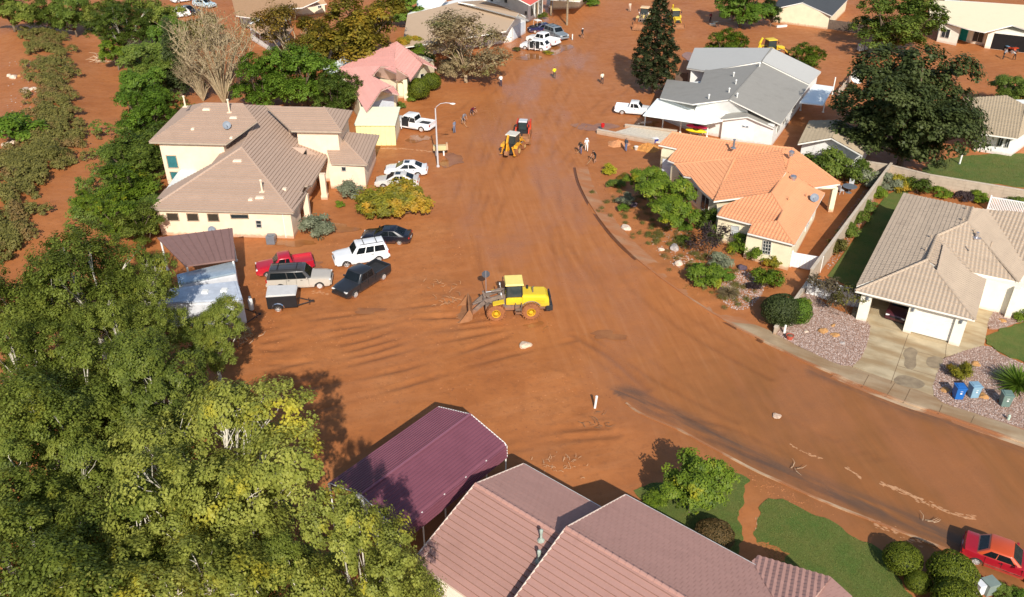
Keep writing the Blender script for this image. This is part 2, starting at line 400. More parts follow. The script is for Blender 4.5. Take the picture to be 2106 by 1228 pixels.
strip('kerb', [p for p in KERB_R if p.x >= 19.], 0., .17, -.2, .13, M_KERBC)
strip('kerb', KERB_L, -.16, 0., -.2, .08, M_KERBC)
strip('gutter', [p for p in KERB_R if p.x >= 24], -.38, -.02, -.2, .03, M_KERBC)
strip('sidewalk', [p for p in KERB_R if p.x <= 19.], .175, 1.45, -.2, .085, M_KERBM)
SW_IN = GP([(1552, 670), (1591, 686), (1652, 720), (1750, 757), (1830, 784), (1919, 817), (2015, 857), (2056, 870), (2106, 887), (2200, 918)])
outer = [p for p in KERB_R if p.x >= 17.6]
sheet('sidewalk', [p + Vector((.09, .15, 0)) for p in outer] + SW_IN[::-1], .118, M_WALK)
sheet('driveway', GP([(1750, 651), (1790, 674), (1753, 756), (1919, 817), (1940, 737), (2023, 712), (2031, 672), (2044, 640), (2034, 598), (1760, 618)], 0, 0), .124, M_CONC)
# saw-cut joints of the driveway
M_JOINT = pm('joint_dirt', (.17, .11, .06), .9)
b = MB()
for (a, c) in (((1872, 676), (1832, 789)), ((1858, 716), (1940, 737)), ((1846, 752), (1930, 776)), ((1773, 797), (1787, 771)), ((1822, 816), (1840, 788)), ((1858, 829), (1872, 800)), ((1930, 852), (1938, 832)), ((1995, 873), (2004, 855)), ((1950, 668), (1944, 735))):
    p, q = G(*a, .129), G(*c, .129); d = (q - p).normalized(); n = Vector((-d.y, d.x, 0)) * .018
    b.poly([p - n, q - n, q + n, p + n])
struct(b.obj('driveway_joints', M_JOINT))
# darker brown patches on the driveway
t = NT('dark_concrete'); t.base(t.mix(t.val(t.noise(2., detail=6), .3, .7), (.20, .145, .09), (.34, .26, .16))); t.rough(.5); M_DARKC = t.m
def blotch(name, pts, z, mat): 
    P = GP(pts + [pts[0]], z, 5)[:-1]; o = MB().poly([(p.x, p.y, z) for p in P][::1]).obj(name, mat); return struct(o)
blotch('dark_patch', [(1862, 718), (1873, 714), (1887, 722), (1884, 735), (1884, 752), (1874, 760), (1860, 752), (1861, 738), (1857, 728)], .131, M_DARKC)
blotch('dark_patch', [(1838, 780), (1850, 772), (1872, 774), (1896, 784), (1902, 792), (1888, 799), (1862, 795), (1842, 788)], .131, M_DARKC)
blotch('dark_patch', [(1908, 735), (1925, 733), (1940, 740), (1934, 756), (1915, 756), (1905, 747)], .131, M_DARKC)

# ---- lawns with real blades, gravel beds with real stones
M_LAWN = NT('lawn_soil'); M_LAWN.base(M_LAWN.mix(M_LAWN.val(M_LAWN.noise(.6, detail=6), .35, .65), (.075, .125, .016), (.130, .135, .026))); M_LAWN.rough(.95); M_LAWN.bump(M_LAWN.noise(12.), .6, .05); M_LAWN = M_LAWN.m
t = NT('grass_blade'); t.base(t.mix(t.val(t.noise(.45, detail=5), .35, .66), (.085, .150, .018), (.170, .165, .032))); t.rough(.7); M_BLADE = t.m
def scatter(poly, n):
    xs = [p.x for p in poly]; ys = [p.y for p in poly]; X = RNG.uniform(min(xs), max(xs), n * 3); Y = RNG.uniform(min(ys), max(ys), n * 3)
    m = in_poly_np(X, Y, poly); return X[m][:n], Y[m][:n]
def lawn(name, pts, z, n, label, h=.035, mat=None, ns=4):
    P = GP(pts + [pts[0]], 0, ns)[:-1] if ns else GP(pts, 0, 0)
    if ns: P = [p + Vector((.13 * math.sin(p.x * 3.1 + p.y * 1.3) + .07 * math.sin(p.y * 6.3), .13 * math.cos(p.y * 2.7 - p.x) + .07 * math.sin(p.x * 5.7), 0)) for p in [q.lerp(P[(i + 1) % len(P)], f) for i, q in enumerate(P) for f in (0, .34, .67)]]
    sheet(name + '_ground', P, z, M_LAWN)
    X, Y = scatter(P, n); m = len(X); a = RNG.uniform(0, 6.28, m); w = RNG.uniform(.012, .03, m); hh = h * RNG.uniform(.5, 1.3, m)
    lx, ly = RNG.normal(0, .03, m), RNG.normal(0, .03, m)
    V = np.zeros((m, 3, 3)); V[:, 0] = np.stack([X - np.cos(a) * w, Y - np.sin(a) * w, np.full(m, z - .01)], 1); V[:, 1] = np.stack([X + np.cos(a) * w, Y + np.sin(a) * w, np.full(m, z - .01)], 1)
    V[:, 2] = np.stack([X + lx, Y + ly, z + hh], 1)
    o = np_mesh(name, V.reshape(-1, 3), np.arange(m * 3).reshape(-1, 3), mat or M_BLADE); tag(o, label, 'grass', kind='stuff'); return o
lawn('lawn', [(1300, 1012), (1340, 1000), (1420, 985), (1515, 973), (1540, 990), (1523, 1037), (1523, 1110), (1515, 1165), (1440, 1140), (1350, 1060)], .05, 16000, 'green lawn under the small leafy tree, left of the curving path')
lawn('lawn', [(1580, 1022), (1562, 1050), (1556, 1085), (1560, 1120), (1600, 1160), (1700, 1240), (1780, 1300), (1950, 1330), (1875, 1228), (1838, 1165), (1810, 1130), (1770, 1112), (1680, 1060), (1610, 1030)], .05, 30000, 'large green lawn right of the curving path with a muddy edge')
lawn('lawn', [(2028, 692), (2060, 679), (2106, 666), (2190, 660), (2190, 780), (2106, 746), (2060, 728), (2026, 706)], .06, 8000, 'mown green lawn beside the driveway at the right edge')
lawn('lawn', [(1702, 568), (1822, 402), (1845, 392), (1866, 393), (1885, 440), (1800, 615)], .05, 12000, 'narrow strip of green lawn between wall and tiled house', ns=0)
lawn('lawn', [(1900, 346), (1970, 322), (2106, 316), (2200, 316), (2200, 395), (2106, 386), (2000, 373), (1905, 362)], .05, 9000, 'patchy green lawn in front of the white back house', h=.09)
M_GRAV = NT('gravel_bed'); M_GRAV.base(M_GRAV.mix(M_GRAV.noise(7., detail=6), (.25, .15, .11), (.38, .265, .21))); M_GRAV.rough(.95); M_GRAV.bump(M_GRAV.noise(18.), .8, .06); M_GRAV = M_GRAV.m
t = NT('gravel_stone'); g = t.new('ShaderNodeNewGeometry'); t.base(t.ramp(t.attr('tint').outputs['Fac'], [(0., (.24, .13, .085)), (.4, (.36, .23, .175)), (.75, (.46, .34, .285)), (1., (.60, .49, .43))])); t.rough(.9); M_STONE = t.m
def gravel(name, pts, z, n, label, smin=.03, smax=.075, tint=(0, 1), bed=True, ns=4):
    P = GP(pts + [pts[0]], 0, ns)[:-1] if ns else GP(pts, 0, 0)
    if bed: sheet(name + '_bed', P, z, M_GRAV)
    X, Y = scatter(P, n); m = len(X); s = RNG.uniform(smin, smax, m); base = np.array([(1, 0, 0), (0, 1, 0), (-1, 0, 0), (0, -1, 0), (0, 0, .8), (0, 0, -.6)])
    V = base[None] * s[:, None, None] * RNG.uniform(.6, 1.35, (m, 6, 1)); a = RNG.uniform(0, 6.28, m)
    c, sn = np.cos(a)[:, None], np.sin(a)[:, None]; V = np.stack([V[..., 0] * c - V[..., 1] * sn, V[..., 0] * sn + V[..., 1] * c, V[..., 2]], -1)
    zz = np.full(m, z) if bed else np.array([gz(x, y) for x, y in zip(X, Y)])
    V += np.stack([X, Y, zz + .01], 1)[:, None]
    f = np.array([(0, 1, 4), (1, 2, 4), (2, 3, 4), (3, 0, 4)]); F = (f[None] + np.arange(m)[:, None, None] * 6).reshape(-1, 3)
    o = np_mesh(name, V.reshape(-1, 3), F, M_STONE, attrs=dict(tint=np.repeat(RNG.uniform(tint[0], tint[1], m), 6))); tag(o, label, 'gravel', kind='stuff'); return o
gravel('gravel', [(1597, 690), (1625, 640), (1660, 600), (1700, 630), (1750, 652), (1789, 674), (1753, 755), (1652, 719)], .125, 11000, 'pale pink gravel bed left of the concrete driveway')
gravel('gravel', [(1940, 740), (2023, 714), (2060, 733), (2106, 752), (2200, 800), (2200, 925), (2106, 884), (2015, 856), (1920, 816)], .125, 12000, 'pale pink gravel bed with bins, right of the driveway')
gravel('gravel', [(2044, 640), (2106, 648), (2200, 650), (2200, 665), (2106, 662), (2060, 676), (2030, 673)], .125, 1500, 'small gravel patch by the entrance walk at the right edge')
gravel('gravel', [(1690, 520), (1790, 375), (1815, 385), (1715, 545)], .02, 2600, 'reddish gravel in the side yard of the orange roofed house', .04, .1, (0, .7), False)
gravel('gravel', [(1480, 590), (1520, 560), (1570, 580), (1560, 620), (1530, 640), (1490, 630)], .02, 1500, 'scattered pebbles in the front bed by the orange roofed house', .04, .09, (.2, 1), False)
gravel('gravel', [(1330, 480), (1400, 470), (1480, 540), (1420, 570), (1360, 530)], .02, 260, 'loose pale stones on the muddy front bed', .04, .10, (.25, 1), False)
gravel('gravel', [(20, 120), (80, 120), (110, 220), (90, 260), (20, 260)], .0, 70, 'scattered pale pebbles on the far muddy field', .07, .17, (.2, .9), False)

# clods of mud thrown up over the yards, and standing films of muddy water
t = NT('mud_clod'); t.base(t.ramp(t.attr('tint').outputs['Fac'], [(0., (.25, .085, .026)), (.5, (.38, .135, .040)), (1., (.47, .19, .07))])); t.rough(.8); M_CLOD = t.m
def clods(label, pts, n, smin=.025, smax=.085):
    P = GP(pts, 0, 0); X, Y = scatter(P, n); m = len(X); s = smin + (smax - smin) * RNG.random(m) ** 2.2; keep = fbm(X, Y, .5, 77, 3) + RNG.normal(0, .5, m) > .25
    X, Y, s = X[keep], Y[keep], s[keep]; m = len(X); base = np.array([(1, 0, 0), (0, 1, 0), (-1, 0, 0), (0, -1, 0), (0, 0, .7)])
    V = base[None] * s[:, None, None] * RNG.uniform(.55, 1.5, (m, 5, 1)); zz = np.array([gz(x, y) for x, y in zip(X, Y)]); V += np.stack([X, Y, zz], 1)[:, None]
    F = (np.array([(0, 1, 4), (1, 2, 4), (2, 3, 4), (3, 0, 4)])[None] + np.arange(m)[:, None, None] * 5).reshape(-1, 3)
    o = np_mesh('mud_clods', V.reshape(-1, 3), F, M_CLOD, attrs=dict(tint=np.repeat(RNG.uniform(0, 1, m), 5))); tag(o, label, 'mud', kind='stuff')
clods('small mud clods strewn over the churned lot around the loader', [(500, 500), (700, 420), (950, 420), (1080, 600), (1250, 800), (1300, 900), (1200, 980), (1040, 900), (900, 820), (600, 840), (470, 700)], 7000)
clods('small mud clods along the front yards of the orange roofed house', [(1200, 340), (1340, 320), (1420, 480), (1640, 600), (1590, 690), (1420, 620), (1280, 510)], 5000)
clods('small mud clods over the muddy verge by the lower kerb', [(1300, 860), (1500, 950), (1700, 1045), (2000, 1160), (2000, 1200), (1780, 1100), (1560, 1010), (1420, 960)], 5000, .02, .06)
t = NT('muddy_water'); t.base(t.mix(t.val(t.noise(.8, detail=5), .35, .65), (.27, .098, .028), (.36, .145, .045))); t.rough(.12); t.b.inputs['Specular IOR Level'].default_value = .5; M_WATER = t.m
def puddle(label, cx, cy, rx, ry, seed):
    rng = np.random.default_rng(seed); c = GG(cx, cy); pts = []; ph = rng.uniform(0, 6.28, 5)
    for i in range(40):
        a = 2 * math.pi * i / 40; k = 1 + .28 * math.sin(2 * a + ph[0]) + .2 * math.sin(3 * a + ph[1]) + .12 * math.sin(5 * a + ph[2]) + .06 * math.sin(9 * a + ph[3]); pts.append((c.x + rx * k * math.cos(a), c.y + ry * k * math.sin(a), c.z + .035))
    o = MB().poly(pts).obj('puddle', M_WATER); struct(o)
for i, a in enumerate(((1105, 668, 1.3, .5), (700, 470, 1.6, .9), (640, 545, 1.2, .7), (600, 500, 2.0, .8), (860, 285, 1.6, 1.), (1150, 100, 2., 2.6), (1090, 118, 1.6, 2.), (1225, 262, 2.2, 1.8), (1330, 255, 1.5, .8), (930, 330, 1.5, 1.6), (1560, 570, .8, .9), (1250, 690, 1.4, .6), (760, 640, 1.5, .4), (1440, 120, 2., 4.))): puddle('', *a, seed=i + 5)
# ------------------------------------------------------------------ people: one continuous skinned body each
M_SKIN = pm('skin', (.42, .24, .16), .6, .05); M_HAIR = pm('dark_hair', (.03, .02, .015), .7, .2); M_BOOT = pm('muddy_boot', (.13, .07, .04), .8, .2)
CLOTH = {}
TMPS = bpy.data.scenes.new('tmp')      # small side scene: evaluating there stays fast
def cloth(c):
    if c not in CLOTH: CLOTH[c] = pm('cloth_%d_%d_%d' % tuple(int(k * 255) for k in c), c, .9, .1, 8.)
    return CLOTH[c]
def person(label, px, py, face, shirt, pants, pose='stand', shorts=False, hat=None, group='people clearing mud', h=1.74, lift=0.):
    p = G(px, py); base = Vector((p.x, p.y, gz(p.x, p.y) + lift)); k = h / 1.74
    bend = {'stand': 0., 'walk': .08, 'bend': 1.0, 'shovel': .5}[pose]
    def up(pt):      # bend the trunk forward about the hips
        x, y, z = pt; z -= .93; c, s = math.cos(bend), math.sin(bend); return (x * c + z * s, y, .93 - x * s + z * c)
    st = .16 if pose in ('walk', 'shovel', 'bend') else .03
    J = {'pel': (0, 0, .95), 'bel': up((.01, 0, 1.10)), 'che': up((0, 0, 1.30)), 'nek': up((0, 0, 1.47)), 'hea': up((.03, 0, 1.60)), 'top': up((.02, 0, 1.70)), 'fac': up((.10, 0, 1.58))}
    if pose == 'bend': J['hea'] = tuple(Vector(J['hea']) + Vector((.02, 0, .04)))
    E_ = [('pel', 'bel'), ('bel', 'che'), ('che', 'nek'), ('nek', 'hea'), ('hea', 'top')]
    Rd = {'pel': .15, 'bel': .135, 'che': .155, 'nek': .062, 'hea': .098, 'top': .075}
    for sd, s in (('l', 1), ('r', -1)):
        f = st * s
        J['hip' + sd] = (0, s * .10, .90); J['kne' + sd] = (f * .8 + .04, s * .11, .50); J['ank' + sd] = (f, s * .11, .09); J['toe' + sd] = (f + .17, s * .13, .05)
        sh = up((0, s * .19, 1.41)); J['sho' + sd] = sh
        if pose in ('bend', 'shovel'): el = Vector(sh) + Vector((.10, s * .05, -.27)); wr = el + Vector((.16, -s * .06, -.20))
        elif pose == 'walk': el = Vector(sh) + Vector((-.10 * s, s * .06, -.28)); wr = el + Vector((.06, 0, -.25))
        else: el = Vector(sh) + Vector((.0, s * .07, -.29)); wr = el + Vector((.06, 0, -.25))
        J['elb' + sd] = tuple(el); J['wri' + sd] = tuple(wr); dirv = (wr - el).normalized(); side = Vector((0, 1, 0)); J['pal' + sd] = tuple(wr + dirv * .08)
        E_ += [('pel', 'hip' + sd), ('hip' + sd, 'kne' + sd), ('kne' + sd, 'ank' + sd), ('ank' + sd, 'toe' + sd), ('che', 'sho' + sd), ('sho' + sd, 'elb' + sd), ('elb' + sd, 'wri' + sd), ('wri' + sd, 'pal' + sd)]
        Rd.update({'hip' + sd: .095, 'kne' + sd: .066, 'ank' + sd: .045, 'toe' + sd: .042, 'sho' + sd: .072, 'elb' + sd: .046, 'wri' + sd: .032, 'pal' + sd: .036})
        fx = dirv.cross(side).normalized()
        for i, (o_, L) in enumerate(((-.027, .06), (-.009, .075), (.009, .07), (.027, .055))):
            a = Vector(J['pal' + sd]) + fx * o_ + dirv * .03; J['f%d%s' % (i, sd)] = tuple(a + dirv * L * .6); J['g%d%s' % (i, sd)] = tuple(a + dirv * L + side * -s * .03); E_ += [('pal' + sd, 'f%d%s' % (i, sd)), ('f%d%s' % (i, sd), 'g%d%s' % (i, sd))]; Rd['f%d%s' % (i, sd)] = .011; Rd['g%d%s' % (i, sd)] = .009
        a = Vector(J['wri' + sd]) + dirv * .05 + fx * .05; J['th' + sd] = tuple(a); E_.append(('pal' + sd, 'th' + sd)); Rd['th' + sd] = .012
    names = [n for n in J if n != 'fac']; ix = {n: i for i, n in enumerate(names)}
    me = bpy.data.meshes.new('body'); me.from_pydata([tuple(c * k for c in J[n]) for n in names], [(ix[a], ix[b]) for a, b in E_], []); me.update()
    ob = bpy.data.objects.new('body_src', me); TMPS.collection.objects.link(ob); md = ob.modifiers.new('s', 'SKIN')
    for i, n in enumerate(names):
        v = me.skin_vertices[0].data[i]; r = Rd[n] * k; v.radius = (r, r * (1.25 if n in ('pel', 'bel', 'che') else 1.)); v.use_root = (n == 'pel')
    ob.modifiers.new('d', 'SUBSURF').levels = 1
    with bpy.context.temp_override(scene=TMPS, view_layer=TMPS.view_layers[0]):
        dg = bpy.context.evaluated_depsgraph_get(); dg.update(); m2 = bpy.data.meshes.new_from_object(ob.evaluated_get(dg))
    bpy.data.objects.remove(ob)
    m2.materials.clear()
    for m in (cloth(shirt), cloth(pants), M_SKIN, M_BOOT, M_HAIR if hat is None else cloth(hat)): m2.materials.append(m)
    segs = [(np.array(J[a]) * k, np.array(J[b]) * k, 0 if a in ('bel', 'che') and b[:3] in ('che', 'sho', 'nek') or a == 'pel' and b == 'bel' else 1 if a == 'pel' or a[:3] == 'hip' else (2 if shorts else 1) if a[:3] == 'kne' else 3 if a[:3] == 'ank' else 0 if a[:3] == 'sho' else 2) for a, b in E_]
    idx = []
    for pl in m2.polygons:
        c = np.array(pl.center); best = None; bd = 9
        for a, b, mi in segs:
            ab = b - a; t_ = min(1, max(0, float(np.dot(c - a, ab) / (np.dot(ab, ab) + 1e-9)))); d = float(np.linalg.norm(c - a - ab * t_))
            if d < bd: bd = d; best = mi
        hd = np.array(J['hea']) * k
        if best == 2 and np.linalg.norm(c - np.array(J['top']) * k) < .11 * k and (c[2] > hd[2] + .03 or c[0] < hd[0] - .02): best = 4
        idx.append(best)
    m2.polygons.foreach_set('material_index', idx); m2.polygons.foreach_set('use_smooth', [True] * len(m2.polygons)); m2.update()
    o = thing('person', label, 'person', base, face, group); b = bpy.data.objects.new('body', m2); COL.objects.link(b); b.parent = o
    # face details
    B = MB(); hc = Vector(J['hea']) * k; dn = (Vector(J['fac']) - Vector(J['hea'])).normalized(); B.ell(hc + dn * .1 * k, (.016, .014, .02), 6, 4); 
    for s in (-1, 1): B.ell(hc + Vector((0, s * .095, 0)) * k, (.018, .01, .03), 6, 4)
    B.obj('nose_and_ears', M_SKIN, o); MB().ell(hc + dn * .09 * k + Vector((0, .032, .02)), (.012, .014, .01), 6, 4).ell(hc + dn * .09 * k + Vector((0, -.032, .02)), (.012, .014, .01), 6, 4).box(hc + dn * .088 * k + Vector((0, 0, -.045)), (.02, .045, .01)).obj('eyes_and_mouth', M_HAIR, o)
    if hat is not None: MB().ell(hc + Vector((-.01, 0, .045)) * k, (.115, .108, .085), 10, 6).lathe([(.17, .03), (.16, .045), (.05, .05)], 12, hc + Vector((.03, 0, 0))).obj('hat', cloth(hat), o)
    return o
person('person in white shirt and dark trousers beside the half-bare tree', 1030, 178, -1.2, (.78, .76, .72), (.03, .035, .07))
person('person in yellow jacket walking up the middle of the street', 1140, 162, 1.6, (.75, .68, .02), (.10, .09, .07), 'walk')
person('person in pale shirt walking right of the one in yellow', 1238, 173, 1.7, (.78, .74, .55), (.06, .05, .05), 'walk')
person('person in black with bare legs near the slate sport utility', 1197, 79, -1., (.02, .02, .025), (.03, .03, .03), 'walk', True, hat=(.75, .73, .7))
person('person in maroon shirt bending over in the mud', 970, 239, -.5, (.14, .012, .03), (.03, .03, .06), 'bend', True)
person('person in grey shirt and shorts beside the maroon one', 953, 255, -.8, (.20, .21, .24), (.14, .15, .18), 'shovel', True)
person('person in slate blue clothes nearest the street lamp', 935, 274, 2.6, (.17, .19, .26), (.15, .17, .24), 'stand')
person('person in dark jacket and blue jeans by the kerb, left of the white clad one', 1194, 316, -1.9, (.02, .028, .03), (.05, .09, .20), 'shovel', hat=(.12, .07, .04))
person('person dressed all in white near the low garden wall', 1206, 311, -1.6, (.80, .78, .72), (.80, .78, .72), 'walk', hat=(.76, .74, .68))
person('person in black shirt and shorts pushing a shovel', 1224, 335, 3.6, (.015, .015, .018), (.03, .03, .03), 'shovel', True)
person('person in dark top and blue jeans by the dirt piles', 1287, 311, -2.4, (.05, .06, .08), (.12, .18, .34), 'stand')
person('person in maroon top standing in the dark tree shade', 1460, 46, -1., (.16, .015, .03), (.03, .025, .03), 'stand')
person('person in pale top standing in the shade at the top right of the street', 1506, 42, -1., (.35, .33, .36), (.06, .05, .10), 'stand')
person('person in grey shirt in front of the open garage', 2068, 100, -1.5, (.36, .36, .38), (.12, .10, .09), 'walk'); person('person in black trousers stooping by the quad bike', 2062, 122, .2, (.30, .30, .31), (.03, .03, .03), 'shovel')
person('person in dark clothes right of the quad bike', 2085, 124, 2.4, (.40, .36, .33), (.025, .022, .02), 'bend'); person('person in white shirt beside the tall white house', 1131, 27, -1.2, (.72, .70, .70), (.05, .045, .04), 'stand')
person('person in pale clothes at the top of the street', 1295, 24, -1.4, (.62, .50, .38), (.55, .42, .32), 'walk')
bpy.data.scenes.remove(TMPS)
# ------------------------------------------------------------------ buildings: roofs laid course by course, walls, windows, doors
def cv(x0, y0, s=3.96): return lambda x, y: (x0 + x / s, y0 + y / s)
def clip_half(poly, n, d):          # keep n.p >= d  (2D)
    out = []; m = len(poly)
    for i in range(m):
        a, b = poly[i], poly[(i + 1) % m]; da = n[0] * a[0] + n[1] * a[1] - d; db = n[0] * b[0] + n[1] * b[1] - d
        if da >= 0: out.append(a)
        if (da > 0 > db) or (da < 0 < db):
            t = da / (da - db); out.append((a[0] + (b[0] - a[0]) * t, a[1] + (b[1] - a[1]) * t))
    return out
def fitplane(pts):
    c = sum(pts, Vector()) / len(pts); A = np.array([[p.x - c.x, p.y - c.y, p.z - c.z] for p in pts]); n = np.linalg.svd(A)[2][-1]; n = Vector(n)
    return (c, n if n.z > 0 else -n)
class House:
    def __init__(s, name, label, px, py, roofmat, wallmat, style='flat', course=.36, cat='house', trim=None, thick=.16):
        s.root = site(name, label, cat, px, py); s.rm = roofmat; s.wm = wallmat; s.style = style; s.course = course
        s.faces = []; s.w = MB(); s.trim = trim or roofmat; s.thick = thick; s.caps = []
    def face(s, cf, pts, pl=None, pitch=None, z=2.9, style=None, mat=None):
        """pts: pixels through converter cf; first two are the lower edge.  pl = plane, or pitch with eave height z, or (x,y,z) points to fit"""
        px = [cf(p[0], p[1]) for p in pts]
        if pl is None:
            if pitch is not None: pl = plane(G(*px[0], z), G(*px[1], z), pitch)
            else: pl = fitplane([G(*q, p[2]) for q, p in zip(px, pts)])
        V = [R(*q, pl) for q in px]
        s.faces.append((V, pl, style or s.style, mat)); return V
    def raw(s, V, style=None, mat=None):
        V = [Vector(v) for v in V]; s.faces.append((V, fitplane(V), style or s.style, mat)); return V
    def cap(s, *pts): s.caps.append([Vector(p) for p in pts])
    def walls(s, poly, z0, z1): s.w.prism([(p[0], p[1]) for p in poly], z0, z1); return s
    def gable(s, a, b, apex, inset=0.): s.w.poly([a, b, apex]); return s
    def build(s):
        deck = MB(); lists = []
        for V, pl, st, mt in s.faces:
            n = len(V); up = pl[1]; lo = [v - Vector((0, 0, s.thick)) for v in V]
            ar = sum((V[i].x * V[(i + 1) % n].y - V[(i + 1) % n].x * V[i].y) for i in range(n)); idx = range(n) if ar > 0 else range(n - 1, -1, -1)
            T = [V[i] for i in idx]; L = [lo[i] for i in idx]
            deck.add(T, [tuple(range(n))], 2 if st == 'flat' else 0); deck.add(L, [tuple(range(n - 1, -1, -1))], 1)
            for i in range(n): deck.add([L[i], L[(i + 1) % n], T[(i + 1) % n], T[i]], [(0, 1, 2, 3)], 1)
        s.roof = deck.obj('roof', [s.rm, s.trim, pm('tile_shadow_line', (.21, .14, .105), .9)], s.root)  # dark deck tone paints the shadow line below the tile noses
        if s.w.v: s.wall = s.w.obj('wall', s.wm, s.root)
        for V, pl, st, mt in s.faces:
            if st != 'plain': s.tiles(V, pl, st, mt or s.rm)
        for c in s.caps: s.capline(c)
        return s
    def tiles(s, V, pl, st, mat):
        n = pl[1]; e = V[1] - V[0]; e -= n * e.dot(n); u = e.normalized(); v = n.cross(u)
        if v.z < 0: u = -u; v = n.cross(u)
        o = V[0]; P = [((p - o).dot(u), (p - o).dot(v)) for p in V]
        v0 = min(p[1] for p in P); v1 = max(p[1] for p in P); c = s.course
        if st == 'sheet': c = 50.
        nb = max(1, int(math.ceil((v1 - v0) / c)))
        for k in range(nb):
            a, b = v0 + k * c, min(v0 + (k + 1) * c, v1)
            band = clip_half(clip_half(P, (0, 1), a), (0, -1), -(b - (.026 if st == 'flat' and b < v1 else 0)))  # flat courses stop short to bare the painted shadow line
            if len(band) < 3: continue
            us = [p[0] for p in band]; ua, ub = min(us), max(us)
            if ub - ua < .1: continue
            B = MB()
            if st == 'flat': cuts = [(ua, ub, 0, .0)]
            elif st == 'tile':
                w = .36; off = (k % 2) * w / 2; i0 = int(math.floor((ua - off) / w)); i1 = int(math.ceil((ub - off) / w))
                cuts = [(off + i * w + .006, off + (i + 1) * w - .006, 0, random.uniform(0, .012)) for i in range(i0, i1)]
            elif st == 'barrel':
                w = .32; i0 = int(math.floor(ua / w)); i1 = int(math.ceil(ub / w)); cuts = []
                for i in range(i0, i1):
                    j = random.uniform(0, .012)
                    for q in range(4): cuts.append((i * w + q * w / 4, i * w + (q + 1) * w / 4, 1, j))
            else: cuts = [(ua, ub, 0, 0)]
            for (x0, x1, wave, jit) in cuts:
                if wave or st == 'tile':
                    poly = clip_half(clip_half(band, (1, 0), x0), (-1, 0), -x1)
                else: poly = band
                if len(poly) < 3: continue
                hh = []
                for (x, y) in poly:
                    h = .012 + jit + (.075 if st == 'flat' else .04) * (1 - (y - a) / c)
                    if wave: h += .05 * (.5 - .5 * math.cos(2 * math.pi * x / .32))
                    hh.append(h)
                T = [o + u * x + v * y + n * h for (x, y), h in zip(poly, hh)]
                ar = sum(poly[i][0] * poly[(i + 1) % len(poly)][1] - poly[(i + 1) % len(poly)][0] * poly[i][1] for i in range(len(poly)))
                if ar < 0: T = T[::-1]; poly = poly[::-1]; hh = hh[::-1]
                B.poly(T)
                m = len(poly)
                for i in range(m):
                    p, q = poly[i], poly[(i + 1) % m]
                    if abs(p[1] - a) < 1e-4 and abs(q[1] - a) < 1e-4 or st == 'tile' or (st == 'flat'):
                        B.add([o + u * p[0] + v * p[1], o + u * q[0] + v * q[1], T[(i + 1) % m], T[i]], [(0, 1, 2, 3)])
            if B.v: B.obj('tile_course' if st != 'sheet' else 'roof_sheet', mat, s.roof, world=False)
    def capline(s, pts):
        B = MB()
        for a, b in zip(pts[:-1], pts[1:]):
            d = b - a; L = d.length; t = d.normalized(); side = t.cross(Vector((0, 0, 1))).normalized(); upv = side.cross(t); k = max(1, int(L / .4)); st = L / k
            for i in range(k):
                p = a + t * (i * st); q = a + t * ((i + 1) * st + .03); prof = [(-.15, -.03), (-.09, .08), (0, .115), (.09, .08), (.15, -.03)]
                vs = [p + side * x + upv * (z + .035) for x, z in prof] + [q + side * x * .9 + upv * (z * .9 + .015) for x, z in prof]
                B.add(vs, [(j, j + 1, 6 + j, 5 + j) for j in range(4)] + [(4, 3, 2, 1, 0)])
        B.obj('ridge_cap', s.rm, s.roof, world=False)
    # ---- openings; corners as 3D points TL, TR, BR, BL on the wall
    def panel(s, name, c4, mat, proud=.02, parent=None, inset=0.):
        c = [Vector(p) for p in c4]; n = (c[1] - c[0]).cross(c[3] - c[0]).normalized()
        if n.dot(CO - c[0]) < 0: n = -n
        m = sum(c, Vector()) / 4
        c = [p + (m - p) * inset for p in c]; f = [p + n * proud for p in c]; bk = [p - n * .05 for p in c]
        return MB().add(f + bk, [(0, 3, 2, 1), (0, 1, 5, 4), (1, 2, 6, 5), (2, 3, 7, 6), (3, 0, 4, 7)]).obj(name, mat, parent or s.root)
    def window(s, c4, mat=None, frame=None, bars=(0, 0), proud=.03):
        c = [Vector(p) for p in c4]; w = s.panel('window', c, mat or M_GLASS, proud); n = (c[1] - c[0]).cross(c[3] - c[0]).normalized()
        if n.dot(CO - c[0]) < 0: n = -n
        B = MB(); t = .07
        def bar(a, b, r):
            d = (b - a).normalized(); sd = d.cross(n); k = n * (proud + .035)
            vs = [a - sd * r - d * r, a + sd * r - d * r, b + sd * r + d * r, b - sd * r + d * r]
            B.add([p + n * (proud - .03) for p in vs] + [p + k for p in vs], [(4, 5, 6, 7), (7, 6, 5, 4), (0, 1, 5, 4), (1, 2, 6, 5), (2, 3, 7, 6), (3, 0, 4, 7)])
        for i in range(4): bar(c[i], c[(i + 1) % 4], t / 2)
        for i in range(bars[0]): f = (i + 1) / (bars[0] + 1); bar(c[0].lerp(c[1], f), c[3].lerp(c[2], f), .022)
        for i in range(bars[1]): f = (i + 1) / (bars[1] + 1); bar(c[0].lerp(c[3], f), c[1].lerp(c[2], f), .022)
        f = B.obj('frame', frame or M_FRAME, w); f.location = (0, 0, 0); return w
    def win_px(s, cf, vp, l, **k): return s.window([R(*cf(*p), vp) for p in l], **k)
    def garage_door(s, c4, mat, n=4, name='garage_door'):
        c = [Vector(p) for p in c4]; d = s.panel(name, c, mat, .015)
        for i in range(n):
            a, b = i / n + .012, (i + 1) / n - .012
            q = [c[0].lerp(c[3], a), c[1].lerp(c[2], a), c[1].lerp(c[2], b), c[0].lerp(c[3], b)]
            p = s.panel('panel', q, mat, .045, d); p.location = (0, 0, 0)
        return d
